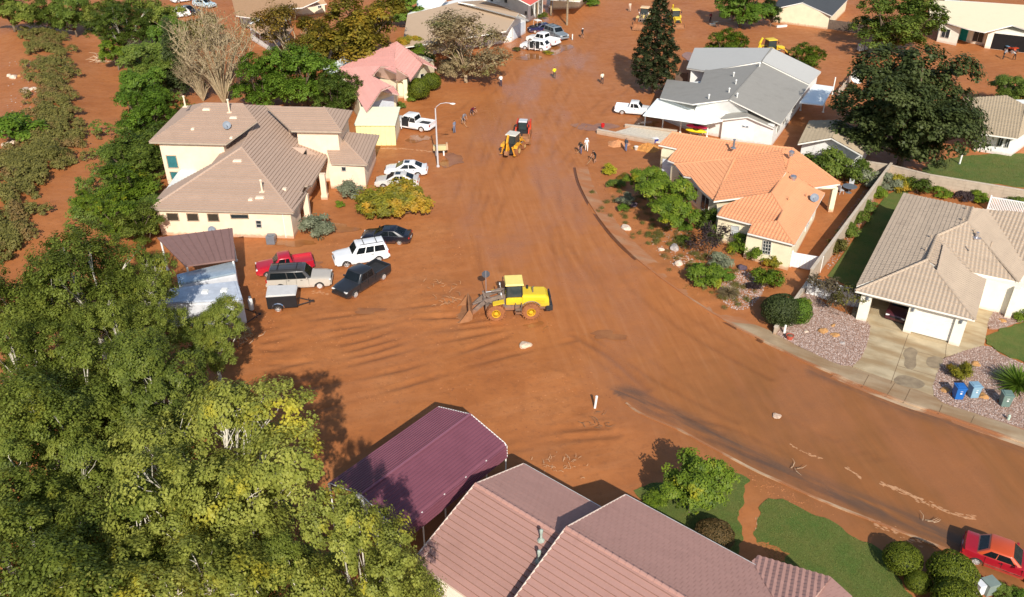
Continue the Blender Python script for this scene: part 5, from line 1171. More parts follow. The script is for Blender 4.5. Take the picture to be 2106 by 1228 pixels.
make_proto('cot2', 3, 5.4, 7.6, 4.2, 26, 560, 58000, .15, .48, 3.4, .26, M_BARK, irregular=.6, zlo=-.8, shell=.75, twigs=240)
make_proto('mid0', 4, 4.4, 4.6, 3.4, 15, 300, 17000, .26, .62, 1.4, .24, M_BARKD, zlo=-.95)
make_proto('mid1', 5, 4.2, 4.6, 3.5, 14, 290, 16500, .26, .60, 1.4, .22, M_BARKD, irregular=.6, zlo=-.95)
make_proto('dense0', 6, 4.6, 4.4, 3.5, 22, 520, 26000, .24, .52, 1.4, .3, M_BARKD, shell=.88, zlo=-1.)
make_proto('sparse0', 7, 4.6, 4.6, 3.9, 20, 330, 11000, .22, .62, 1.2, .2, pm('tan_bark', (.40, .31, .20), .9, .2), shell=.5, twigs=330, zlo=-.9)
make_proto('oak0', 8, 6.8, 6.6, 6.0, 40, 1100, 62000, .31, .72, 1.6, .4, M_BARKD, shell=.9, zlo=-.95)
make_proto('shrub0', 9, 1.0, .62, .62, 11, 130, 3600, .12, .22, .1, .04, M_BARKD, zlo=-.8)
make_proto('mound', 19, 4.2, 1.25, 1.25, 26, 420, 15000, .25, .5, .3, .12, M_BARKD, zlo=-.7)
make_proto('shrub1', 10, 1.0, .62, .68, 10, 120, 3400, .12, .24, .1, .04, M_BARKD, irregular=.7, zlo=-.8)
make_proto('shrub2', 12, 1.0, .55, .55, 11, 120, 3400, .115, .20, .1, .03, M_BARKD, irregular=.6, zlo=-.8)
make_proto('thin0', 13, 1.0, .9, .85, 7, 70, 1100, .10, .26, .1, .035, M_BARKD, shell=.5, twigs=90)
def make_box():
    rng = np.random.default_rng(14); d = rand_unit(rng, 5200); d[:, 2] = np.where(d[:, 2] < -.5, -d[:, 2], d[:, 2]); r = 1 - np.abs(rng.normal(0, .035, len(d))) + .03 * np.sin(d[:, 0] * 9 + d[:, 2] * 7)
    C = d * r[:, None] * np.array([1, 1, .82]) + np.array([0, 0, .78]); N = d + rng.normal(0, .4, d.shape); N /= np.linalg.norm(N, axis=1)[:, None]; s = rng.uniform(.05, .1, len(d))
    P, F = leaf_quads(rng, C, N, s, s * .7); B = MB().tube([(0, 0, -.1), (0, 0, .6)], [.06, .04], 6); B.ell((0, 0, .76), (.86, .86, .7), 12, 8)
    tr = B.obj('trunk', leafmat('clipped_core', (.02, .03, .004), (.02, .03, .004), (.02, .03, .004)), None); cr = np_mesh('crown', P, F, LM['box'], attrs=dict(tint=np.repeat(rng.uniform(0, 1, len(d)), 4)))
    PROTO['box'] = (tr.data, cr.data); bpy.data.objects.remove(tr); bpy.data.objects.remove(cr)
make_box()
def make_conifer(key, seed, h, r, n, mat):
    rng = np.random.default_rng(seed); lobes = []; k = 0
    for i in range(90):
        f = (i + .5) / 90; z = h * (.08 + .9 * f); rad = r * (1 - f ** 1.7) ** .8 * (.62 + .38 * min(1, f * 5)); a = i * 2.399
        lobes.append(((math.cos(a) * rad * .66, math.sin(a) * rad * .66, z), (rad * .34 + .2, rad * .34 + .2, .6)))
    P, F, T, subs = crown(rng, lobes, 800, n, .22, .36, .55, .85)
    B = MB().tube([(0, 0, -.3), (0, 0, h * .5), (0, 0, h * .97)], [.28, .18, .03], 8)
    for (c, q) in lobes[::2]: B.tube([(0, 0, c[2] - .3), c], [.06, .02], 5, caps=False)
    tr = B.obj('trunk', M_BARKD, None); cr = np_mesh('crown', P, F, mat, attrs=dict(tint=T)); PROTO[key] = (tr.data, cr.data); bpy.data.objects.remove(tr); bpy.data.objects.remove(cr)
make_conifer('con0', 21, 12., 3.3, 30000, LM['conif']); make_conifer('con1', 22, 10., 1.6, 9000, LM['conif'])
def make_willow():
    rng = np.random.default_rng(31); B = MB(); tips = []
    for i in range(46):
        a = rng.uniform(0, 6.28); sp = rng.uniform(.15, 1) ** .7; h = rng.uniform(5, 8.5) * (1.1 - .35 * sp); e = Vector((math.cos(a) * 3.6 * sp, math.sin(a) * 3.6 * sp, h)); m = Vector((e.x * .35, e.y * .35, h * .5))
        B.tube([(0, 0, 0), m, e], [.09, .05, .012], 5, caps=False)
        for j in range(14):
            f = rng.uniform(.35, 1); s_ = m.lerp(e, f); q = s_ + Vector((rng.normal(0, .55), rng.normal(0, .55), rng.uniform(.3, 1.5))); B.tube([s_, q], [.024, .008], 4, caps=False); tips.append(q)
    tips = np.array([tuple(t_) for t_ in tips]); C = np.repeat(tips, 7, 0) + rng.normal(0, .28, (len(tips) * 7, 3)); s = rng.uniform(.1, .2, len(C)); P, F = leaf_quads(rng, C, rand_unit(rng, len(C)), s, s * .5)
    tr = B.obj('trunk', pm('willow_twig', (.42, .33, .20), .9, .2), None); cr = np_mesh('crown', P, F, LM['tanny'], attrs=dict(tint=np.repeat(rng.uniform(0, 1, len(C)), 4))); PROTO['willow'] = (tr.data, cr.data); bpy.data.objects.remove(tr); bpy.data.objects.remove(cr)
make_willow()
def make_spiky(key, n, L, mat, droop=.25):
    rng = np.random.default_rng(41); B = MB(); V = []; F = []
    d = rand_unit(rng, n); d[:, 2] = np.abs(d[:, 2]) * .9 + .12; d /= np.linalg.norm(d, axis=1)[:, None]
    for i in range(n):
        l = L * rng.uniform(.7, 1.1); s_ = np.cross(d[i], [0, 0, 1.]); s_ /= np.linalg.norm(s_) + 1e-6; o = len(V); w = .035
        for f in (0, .5, 1): p = d[i] * l * f + np.array([0, 0, -droop * l * f * f * .6 + .15]); V += [p - s_ * w * (1 - f * .9), p + s_ * w * (1 - f * .9)]
        F += [(o, o + 1, o + 3, o + 2), (o + 2, o + 3, o + 5, o + 4)]
    cr = np_mesh('crown', np.array(V), np.array(F), mat, attrs=dict(tint=np.repeat(rng.uniform(0, 1, n), 6))); tr = MB().tube([(0, 0, -.1), (0, 0, .3)], [.12, .08], 6).obj('trunk', M_BARKD, None)
    PROTO[key] = (tr.data, cr.data); bpy.data.objects.remove(tr); bpy.data.objects.remove(cr)
make_spiky('yucca', 420, 1.0, LM['deep']); make_spiky('grassy', 300, 1.0, LM['tanny'], .6)
def make_palm():
    rng = np.random.default_rng(51); V = []; F = []; T = []
    for i in range(34):
        a = i * 2.399; el = rng.uniform(-.35, 1.2); L = rng.uniform(1.2, 1.7); d = Vector((math.cos(a) * math.cos(el), math.sin(a) * math.cos(el), math.sin(el))); s_ = d.cross(Vector((0, 0, 1))).normalized()
        pts = [d * L * f + Vector((0, 0, 4.6 - .6 * L * f * f)) for f in np.linspace(0, 1, 6)]
        for k in range(5):
            for sg in (-1, 1):
                for r_ in range(3):
                    f = (k + r_ / 3) / 5; p = d * L * f + Vector((0, 0, 4.6 - .6 * L * f * f)); q = p + (s_ * sg * .8 + d * .8).normalized() * .5 * (1.1 - f * .5) - Vector((0, 0, .1)); w = d * .035; o = len(V)
                    V += [tuple(p - w), tuple(p + w), tuple(q + w * .2), tuple(q - w * .2)]; F.append((o, o + 1, o + 2, o + 3)); T += [rng.random()] * 4
    cr = np_mesh('crown', np.array(V), np.array(F), LM['green'], attrs=dict(tint=np.array(T))); B = MB()
    B.tube([(0, 0, -.2), (.03, 0, 2.4), (0, 0, 4.7)], [.17, .14, .13], 8)
    for i in range(16): B.lathe([(.155, i * .28), (.18, i * .28 + .1), (.145, i * .28 + .14)], 8)
    tr = B.obj('trunk', pm('palm_bark', (.30, .23, .15), .95, .2), None); PROTO['palm'] = (tr.data, cr.data); bpy.data.objects.remove(tr); bpy.data.objects.remove(cr)
make_palm()
def plant(key, name, label, cat, px, py, s, mat=None, z=0., rz=None, sz=1., sxy=(1, 1), group=None, tilt=0.):
    """px,py: where the point at height z above its base appears in the photo"""
    p = G(px, py, z); p.z = gz(p.x, p.y); tr, cr = PROTO[key]
    o = thing(name, label, cat, p, random.uniform(0, 6.28) if rz is None else rz, group); o.scale = (s * sxy[0], s * sxy[1], s * sz); o.rotation_euler.x = tilt
    a = bpy.data.objects.new('trunk', tr); COL.objects.link(a); a.parent = o
    b = bpy.data.objects.new('crown', cr); COL.objects.link(b); b.parent = o
    if mat:
        b.material_slots[0].link = 'OBJECT'; b.material_slots[0].material = LM[mat]
    return o
TREE = 'tree'; g0 = 'cottonwoods of the thicket on the left'
cot = [  # key, crown-centre pixel, crown height, scale, leaves, label
    ('cot2', 440, 975, 8.8, 1.12, 'gold', 'big yellowing cottonwood nearest the purple carport'),
    ('cot1', 205, 1165, 8, 1.02, 'cotton', 'cottonwood at the bottom left with pale bare twigs showing'),
    ('cot2', 395, 1190, 7.5, .95, 'gold', 'yellow-green cottonwood at the bottom edge below the big yellowing one'),
    ('cot0', 745, 1185, 8.5, .66, 'gold', 'lower cottonwood crown at the bottom, under the open end of the carport'),
    ('cot1', 600, 1215, 6.5, .7, 'cotton', 'cottonwood at the bottom edge between the yellow-green one and the carport'),
    ('cot1', 835, 1215, 3.4, .42, 'cotton', 'small bushy cottonwood against the left wall of the pink house'),
    ('cot0', 30, 1130, 7.5, 1.0, 'cotton', 'cottonwood cut off by the bottom left corner'),
    ('cot2', 100, 985, 7, .85, 'cotton', 'pale trunked open cottonwood at the left edge, lower half'),
    ('cot1', 120, 830, 8, .98, 'cotton', 'wide cottonwood in the middle of the left thicket'),
    ('cot0', 300, 800, 7.5, .88, 'cotton', 'cottonwood whose crown rises just above the yellowing one'),
    ('cot0', 165, 560, 8.5, 1.06, 'cotton', 'tall cottonwood topping the thicket next to the wash'),
    ('cot1', 30, 610, 8, 1.0, 'cotton', 'cottonwood at the left edge beside the tall one'),
    ('cot2', 285, 590, 7, .66, 'cotton', 'cottonwood crown reaching toward the brown metal shelter'),
    ('cot1', 425, 672, 5.2, .62, 'cotton', 'leafy cottonwood overhanging the white travel trailer'),
    ('cot0', 40, 740, 7.5, .85, 'cotton', 'cottonwood at the left edge above the open pale trunked one'),
    ('cot0', 250, 690, 7, .72, 'cotton', 'cottonwood behind the white trailer inside the thicket')]
for (k, x, y, z, s, m, l) in cot: plant(k, 'cottonwood_tree', l, TREE, x, y, s * (1. if m == 'gold' else .93), m, z=z, group=g0, sz=z / (7.6 * s))
misc = [
    ('mid0', 18, 22, 4, 1.1, 'cotton', 'round green tree in the top left corner'), ('mid1', 140, 10, 4.5, .9, 'green', 'dark tree at the top edge over the wash bend'),
    ('cot0', 245, 40, 6, 1.1, 'green', 'broad green tree right of the wash at the top left'), ('mid1', 320, 30, 5, 1.1, 'cotton', 'light green tree beside the three far parked cars'),
    ('mid0', 232, 92, 3., .6, 'fresh', 'bright green low tree leaning over the wash bank'), ('mid1', 300, 115, 4.5, .95, 'green', 'green tree with a pale broken trunk below the broad one'),
    ('dense0', 292, 175, 3.5, .7, 'deep', 'dark dense bush tree midway down the wash bank'), ('dense0', 300, 228, 3.5, .78, 'deep', 'round dark green tree at the rear corner of the tan house'),
    ('mid0', 288, 300, 3., .85, 'green', 'loose green tree left of the tan house upper wall'), ('mid1', 272, 380, 2.8, .85, 'fresh', 'leafy green tree left of the tan house front wing'),
    ('mid0', 330, 150, 3.4, .7, 'green', 'green tree left of the narrow pine'), ('dense0', 268, 335, 2.6, .7, 'green', 'dense green tree on the right bank of the wash'), ('dense0', 250, 440, 2.4, .6, 'fresh', 'bright dense tree above the tall thicket cottonwood'), ('mid1', 285, 460, 2.4, .6, 'cotton', 'light green tree touching the brown shelter end'), ('mid1', 205, 22, 4.2, .8, 'cotton', 'light green tree over the wash at the top'), ('mid0', 100, 18, 3.5, .9, 'green', 'green tree between the corner tree and the wash'), ('dense0', 345, 75, 3.6, .75, 'deep', 'dark dense tree below the far white crossover'), ('mid1', 420, 60, 3.4, .8, 'olive', 'tall olive tree beside the far pale blue sedan'),
    ('mid0', 178, 402, 1.6, .42, 'fresh', 'light green shrubby tree standing in the wash'), ('mid1', 300, 430, 2.2, .55, 'green', 'small green tree at the front left corner of the tan house'),
    ('dense0', 540, 165, 4., .9, 'deep', 'deep green tree directly behind the tan house roof, left part'), ('dense0', 622, 150, 4.6, 1.08, 'deep', 'tall deep green tree behind the middle of the tan roof'), ('dense0', 695, 190, 3.2, .74, 'green', 'green tree between the tan roof and the rose roof'),
    ('sparse0', 592, 72, 5.6, 1.3, 'autumn', 'thin tan autumn tree in front of the white cottages'), ('mid1', 668, 78, 5., 1.1, 'goldgrn', 'autumn tree left of the tall golden one'), ('mid0', 748, 58, 6.4, 1.55, 'goldgrn', 'tall golden green tree behind the rose tiled roof'),
    ('mid1', 838, 90, 2.6, .62, 'yelbush', 'yellow-green bushy tree right of the rose roof'), ('mid0', 868, 115, 2.4, .5, 'fresh', 'small leafy tree at the right end of the rose house'), ('dense0', 833, 14, 3.4, .7, 'deep', 'dark green tree before the pale blue house'),
    ('sparse0', 958, 104, 4.6, 1.62, 'tanny', 'big half-bare tan tree at the left side of the street'), ('mid0', 935, 130, 2.6, .6, 'tanny', 'dry lower tree beneath the half-bare tan one'),
    ('dense0', 1497, 92, 2.6, .72, 'fresh', 'round green tree behind the grey roof, left'), ('dense0', 1657, 118, 2.2, .66, 'fresh', 'round green tree behind the grey roof, right'),
    ('dense0', 1852, 45, 5., 1.55, 'green', 'big bright green tree before the long cream house'), ('oak0', 1880, 222, 7., 1.18, 'darkg', 'huge dark evergreen tree between the back houses'), ('mid1', 2085, 178, 3., .72, 'green', 'green tree above the white back house roof at the right edge'),
    ('dense0', 1530, 2, 4.5, 1.15, 'deep', 'dark tree at the top edge shading the two people'), ('mid0', 1985, -30, 3, .9, 'green', 'tree tops behind the long cream house at the top edge'), ('mid1', 1590, 20, 3, .5, 'darkg', 'dark bush left of the charcoal roofed house')]
for (k, x, y, z, s, m, l) in misc: plant(k, 'leafy_tree', l, TREE, x, y, s, m, z=z, group='street and garden trees', sz=max(.75, min(1.3, z / ({'cot': 7.6, 'mid': 4.6, 'den': 4.4, 'spa': 4.6, 'oak': 6.6}[k[:3]] * s))))
plant('con0', 'conifer_tree', 'tall dark conifer standing in the street beside the two yellow machines', TREE, 1342, 190, 1.08, sz=1.02)
plant('con1', 'conifer_tree', 'narrow dark pine left of the bare willow', TREE, 373, 200, 1.05, 'darkg'); plant('willow', 'bare_willow', 'bare pale willow with fanned twigs behind the tan house', TREE, 462, 214, 1.5)
plant('willow', 'bare_willow', 'smaller bare willow just left of the larger bare one', TREE, 418, 208, .85)
# small leafy street tree bottom right
plant('mid1', 'leafy_tree', 'small bright green street tree on the lawn by the lower kerb', TREE, 1415, 1052, .56, 'fresh', sz=1.06)
plant('mid0', 'leafy_tree', 'green tree with two stems in the front bed of the orange roofed house', TREE, 1370, 472, .70, 'fresh', sz=.92); plant('mid1', 'leafy_tree', 'smaller green tree at the left end of the orange house bed', TREE, 1325, 410, .58, 'fresh', sz=.9)
plant('mound', 'spreading_bush', 'wide yellow-green spreading bush in front of the two pale sedans', 'bush', 812, 440, 1.0, 'yelbush', sz=1.0, sxy=(1.06, .68), rz=0)
for (x, s) in ((1648, .8),): pass
sh = [  # key, px, py, scale, leaves, label, sz
    ('shrub0', 718, 406, 1.5, 'sage', 'grey-green round shrub by the right wing of the tan house', 1.), ('shrub1', 658, 484, 1.75, 'sage', 'pale sage shrub at the front corner of the tan house', 1.),
    ('shrub1', 1252, 358, .95, 'yellow', 'bright yellow shrub at the tip of the front bed', .9), ('shrub2', 1266, 383, 1.1, 'green', 'low green spreading shrub under the yellow one', .6), ('shrub0', 1286, 425, 1.0, 'sage', 'small blue-grey shrub at the left of the bed', 1.), ('shrub2', 1280, 437, .7, 'deep', 'dark tiny shrub below the blue-grey one', 1.), ('shrub1', 1280, 370, .8, 'autumn', 'rust coloured low shrub near the yellow one', .7),
    ('shrub0', 1447, 584, 1.7, 'fresh', 'yellow-green rounded shrub near the kerb, front bed', .85), ('shrub1', 1492, 578, .95, 'deep', 'dark little shrub right of the rounded yellow-green one', .8), ('shrub0', 1482, 556, 1.15, 'sage', 'grey-green shrub behind the rounded yellow-green one', 1.),
    ('thin0', 1452, 527, 2.1, 'plum', 'dark plum-brown shrub before the orange house bay', .95), ('shrub1', 1448, 470, 1.6, 'green', 'green shrub at the orange house side windows', 1.1), ('shrub0', 1474, 492, 1.1, 'green', 'small green shrub by the orange house inner corner', 1.),
    ('shrub0', 1524, 520, 1.35, 'fresh', 'green shrub under the pale window of the orange house', 1.), ('shrub1', 1556, 534, 1.2, 'fresh', 'green shrub below the small paned window', 1.), ('shrub2', 1588, 547, 1.1, 'yelbush', 'yellowish shrub at the orange house front corner', .9),
    ('shrub0', 1575, 592, 1.55, 'fresh', 'glossy bright green shrub by the muddy path', .95), ('shrub2', 1548, 598, .7, 'plum', 'dark purple low plant beside the glossy green shrub', .7), ('grassy', 1497, 612, 1.3, None, 'tan ornamental grass clump near the kerb', .8), ('grassy', 1470, 500, 1.0, None, 'dry grass clump by the plum shrub', .8),
    ('box', 1600, 668, 1.55, 'darkg', 'dark round clipped shrub beside the low garden wall', 1.1), ('box', 1636, 664, 1.2, 'deep', 'second dark round shrub touching the garden wall', 1.1), ('shrub2', 1650, 632, .8, 'fresh', 'bright green little plant above the dark round shrubs', .9),
    ('thin0', 1686, 632, 1.65, 'brown', 'brown twiggy shrub before the white vinyl fence, left', 1.05), ('thin0', 1738, 645, 1.65, 'olive', 'olive brown twiggy shrub before the white vinyl fence, right', 1.05),
    ('shrub0', 1971, 778, 1.0, 'yelbush', 'round yellow-green shrub in the gravel beside the driveway', 1.), ('yucca', 2092, 800, 2.1, None, 'large spiky dark green yucca at the right edge', .9), ('shrub1', 2100, 660, .9, 'fresh', 'green shrub by the entrance at the right edge', 1.),
    ('box', 862, 205, 1.6, 'box', 'clipped egg shaped shrub in front of the rose house', 1.15), ('box', 888, 186, 1.4, 'box', 'smaller clipped shrub behind the egg shaped one', 1.1), ('shrub1', 848, 208, .9, 'fresh', 'leafy shrub squeezed against the rose house porch', 1.), ('shrub2', 826, 222, .8, 'green', 'low green shrub by the garage of the rose house', .8),
    ('shrub0', 1672, 358, 1.9, 'green', 'tall oleander behind the orange roof, left one', 1.05), ('shrub1', 1712, 362, 2.2, 'green', 'tall oleander behind the orange roof, middle one', 1.05), ('shrub0', 1758, 376, 2.0, 'green', 'tall oleander behind the orange roof, right one', 1.), ('shrub1', 1790, 384, 1.5, 'sage', 'greyish shrub at the end of the oleanders', 1.),
    ('shrub1', 1718, 520, 1.1, 'olive', 'olive shrub at the near end of the planting strip by the block wall', 1.2), ('shrub0', 1745, 488, 1.1, 'green', 'green shrub second along the strip by the block wall', 1.), ('shrub2', 1765, 462, 1.1, 'green', 'green shrub third along the strip by the block wall', 1.), ('shrub1', 1785, 436, 1.0, 'green', 'green shrub fourth along the strip by the block wall', 1.), ('shrub0', 1806, 408, 1.0, 'fresh', 'green shrub at the far end of the strip by the block wall', 1.),
    ('shrub0', 1828, 392, 1.3, 'sage', 'grey-green shrub in the back garden corner', 1.1), ('shrub1', 1852, 393, 1.3, 'yelbush', 'yellowing shrub beside the garden corner', 1.1), ('shrub0', 1884, 398, 1.5, 'green', 'darker shrub along the back wall', 1.), ('shrub2', 1935, 404, 1.2, 'fresh', 'leafy low plant along the back wall, left', .7), ('shrub2', 1980, 412, 1.0, 'plum', 'dark purple shrub along the back wall', .9), ('shrub2', 2015, 414, 1.2, 'fresh', 'leafy low plant along the back wall, right', .7), ('shrub2', 2090, 424, 1.3, 'green', 'green plant by the picket fence', .7),
    ('box', 1850, 1170, 1.08, 'box', 'clipped oval bush at the edge of the large lawn', .95), ('box', 1883, 1212, .72, 'box', 'smallest clipped round bush on the lawn edge', 1.), ('box', 1948, 1205, 1.35, 'box', 'largest clipped round bush near the red car', 1.), ('box', 1958, 1262, 1.3, 'box', 'clipped round bush cut off by the bottom edge', 1.), ('shrub2', 2062, 1228, .7, 'green', 'leafy plant beside the utility box at the bottom right', .8), ('shrub1', 2095, 1232, .7, 'deep', 'dark leafy plant in the bottom right corner', .8),
    ('box', 1465, 1120, 1.2, 'red', 'reddish brown rounded bush by the pink house wall', .8), ('shrub1', 1345, 1035, .9, 'fresh', 'low leafy shrub under the small street tree', .6), ('shrub2', 1115, 40, 1.0, 'green', 'green shrub beside the tall white house', 1.), ('shrub1', 1218, 12, 1.8, 'deep', 'dark green hedge at the corner of the cream building', .8), ('shrub2', 1062, 105, .9, 'olive', 'muddy plant beside the white car with open doors, left', .6), ('shrub2', 1128, 112, .9, 'yelbush', 'muddy yellow-green plant in front of the white car with open doors', .5),
    ('shrub0', 38, 290, 3.2, 'deep', 'dark shrub on the far side of the wash', .8), ('shrub1', 122, 325, 1.7, 'olive', 'olive bush at the water line of the wash', .9), ('thin0', 488, 715, 1.6, 'tanny', 'bare twiggy bush in the shade by the trailer', .9), ('shrub2', 700, 425, .6, 'fresh', 'little green plant at the tan house entry', .8), ('shrub0', 1410, 478, .8, 'deep', 'dark small shrub under the two stemmed tree', .8), ('shrub1', 1405, 500, .8, 'green', 'small green shrub in the middle of the stony bed', .8)]
for (k, x, y, s, m, l, sz) in sh: plant(k, 'shrub' if k not in ('yucca', 'grassy') else k + '_plant', l, 'shrub', x, y, s, m, sz=sz, group='garden shrubs')
for (x, y, s, l) in ((1166, 52, 1.2, 'palm in front of the cream building, nearest the street'), (1133, 32, 1.1, 'palm left of the other in front of the cream building'), (1105, 40, 1.0, 'palm against the tall white house windows')):
    plant('palm', 'palm_tree', l, TREE, x, y, s, group='palms by the white house')
# brush on the wash bank: one tangled mass
def brush(name, label, pts, n, mat, rmin=.5, rmax=1.3, wid=3.5, size=.2):
    rng = np.random.default_rng(61 + n); P = GP(pts, 0, 5); lobes = []
    for i in range(n):
        p = P[rng.integers(0, len(P))] + Vector((rng.normal(0, wid / 2), rng.normal(0, wid / 2), 0)); r = rng.uniform(rmin, rmax); lobes.append(((p.x, p.y, gz(p.x, p.y) + r * .55), (r, r, r * .8)))
    Pq, F, T, subs = crown(rng, lobes, n * 14, n * 220, size, .32, .6, .7); o = np_mesh(name, Pq, F, LM[mat], attrs=dict(tint=T)); tag(o, label, 'brush', kind='stuff'); return o
brush('bank_brush', 'tangled olive and brown brush on the bank left of the wash', [(85, 70), (108, 120), (112, 190), (122, 235), (118, 290), (100, 330)], 330, 'olive', .4, 1.0, 3.0)
brush('bank_brush', 'brown brush at the left edge below the dark shrub', [(10, 330), (55, 345), (30, 400), (5, 470), (-10, 500)], 200, 'olive', .4, 1.0, 3.2)
brush('bank_brush', 'dense green undergrowth on the right bank of the wash', [(300, 130), (335, 180), (310, 260), (270, 330), (250, 400), (225, 450)], 190, 'green', .6, 1.6, 4.2)
brush('undergrowth', 'dark undergrowth on the ground beneath the cottonwoods', [(40, 640), (140, 760), (60, 900), (220, 960), (120, 1100), (330, 1060), (480, 1130), (280, 1210), (600, 1160)], 150, 'green', .5, 1.2, 6., .16)

brush('weeds', 'low weeds and dry leaves around the orange house shrubs', [(1280, 400), (1330, 470), (1400, 500), (1450, 560), (1520, 610)], 200, 'olive', .05, .18, 3.2, .06)
# ------------------------------------------------------------------ vehicles
t = NT('car_glass'); t.base((.018, .024, .028)); t.rough(.06); t.b.inputs['Specular IOR Level'].default_value = .7; M_CGLASS = t.m
M_TYRE = pm('tyre_rubber', (.035, .030, .028), .85, .2, mud=.7, mudz=(0., .6)); M_RIM = pm('alloy_rim', (.66, .64, .61), .35, .1, metal=.3, mud=.3, mudz=(0., .4))
M_BLACKP = pm('black_plastic', (.022, .022, .023), .6, .2, mud=.3, mudz=(0., .7)); M_CHROME = pm('chrome', (.75, .75, .75), .18, .05, metal=1.)
M_LAMP = pm('headlamp', (.80, .80, .78), .15, .03, spec=.7); M_TAIL = pm('tail_lamp', (.42, .015, .012), .25, .05); M_BEDL = pm('bed_liner', (.03, .03, .032), .8, .2)
def paint(name, col, mud=.45, rough=.28, mudz=(0., .75)):
    if name in MATS: return MATS[name]
    m = pm(name, col, rough, .04, 1.2, spec=.55, mud=mud, mudz=mudz); m.node_tree.nodes['Principled BSDF'].inputs['Coat Weight'].default_value = .35; return m
def wheel_mesh(r, w, key):
    k = ('wheel', round(r, 2), round(w, 2))
    if k not in PROTO:
        B = MB().lathe([(r * .60, -w / 2), (r * .92, -w / 2), (r, -w * .32), (r, w * .32), (r * .92, w / 2), (r * .60, w / 2)], 22, axis='y', caps=False); a = B.obj('tyre', M_TYRE, None, smooth=True)
        B = MB().lathe([(r * .62, -w * .40), (r * .62, w * .40)], 20, axis='y')
        for s in (-1, 1):
            B.lathe([(r * .62, s * w * .40), (r * .60, s * w * .47), (r * .54, s * w * .40)] if s > 0 else [(r * .54, -w * .40), (r * .60, -w * .47), (r * .62, -w * .40)], 20, axis='y')
            for i in range(6): an = i * math.pi / 3; B.box((math.cos(an) * r * .32, s * w * .44, math.sin(an) * r * .32), (r * .52, w * .06, r * .15), ry=-an)
            B.lathe([(r * .14, s * w * .42), (r * .11, s * w * .5)] if s > 0 else [(r * .11, -w * .5), (r * .14, -w * .42)], 10, axis='y')
        b = B.obj('rim', M_RIM, None); PROTO[k] = (a.data, b.data); bpy.data.objects.remove(a); bpy.data.objects.remove(b)
    return PROTO[k]
def wheel(parent, x, y, r, w=.22, rimmat=None, steer=0.):
    tm, rm = wheel_mesh(r, w, 0); a = bpy.data.objects.new('wheel', tm); COL.objects.link(a); a.parent = parent; a.location = (x, y, r - .015); a.rotation_euler.z = steer
    b = bpy.data.objects.new('rim', rm); COL.objects.link(b); b.parent = a
    if rimmat: b.material_slots[0].link = 'OBJECT'; b.material_slots[0].material = rimmat
    return a
def loft(prof, W, L, nose=.10, tail=.08, side=.05, topin=.10, zmid=.62):
    """body shell: side outline swept across the width, narrowed in plan at both ends, tucked in at the top edge"""
    prof = prof[::]; n = len(prof)
    ys = [-1., -.93, -.5, 0, .5, .93, 1.]; V = []
    for k in ys:
        for (x, z) in prof:
            t_ = max(0, (x / (L / 2) - .45) / .55); u_ = max(0, (-x / (L / 2) - .5) / .5)
            hw = W / 2 * (1 - nose * t_ ** 2 - tail * u_ ** 2); edge = abs(k) == 1
            zz = z - (.035 if edge and z > zmid else 0) + (.02 * (1 - k * k) if z > zmid else 0); xx = x * (1 - (.012 if edge else 0)) - (.05 * k * k * (1 if x > L * .46 else 0)) + (.03 * k * k * (1 if x < -L * .46 else 0))
            tuck = 1 - (topin * max(0, (z - zmid)) if True else 0)
            V.append((xx, hw * k * tuck, zz))
    F = []
    for j in range(len(ys) - 1):
        for i in range(n): F.append((j * n + i, j * n + (i + 1) % n, (j + 1) * n + (i + 1) % n, (j + 1) * n + i))
    F.append(tuple(range(n - 1, -1, -1))); F.append(tuple((len(ys) - 1) * n + i for i in range(n)))
    return V, F
def arch(cx, r, z0, n=7): return [(cx + r * math.cos(a), z0 + r * math.sin(a)) for a in np.linspace(0, math.pi, n)]
CARS = {}
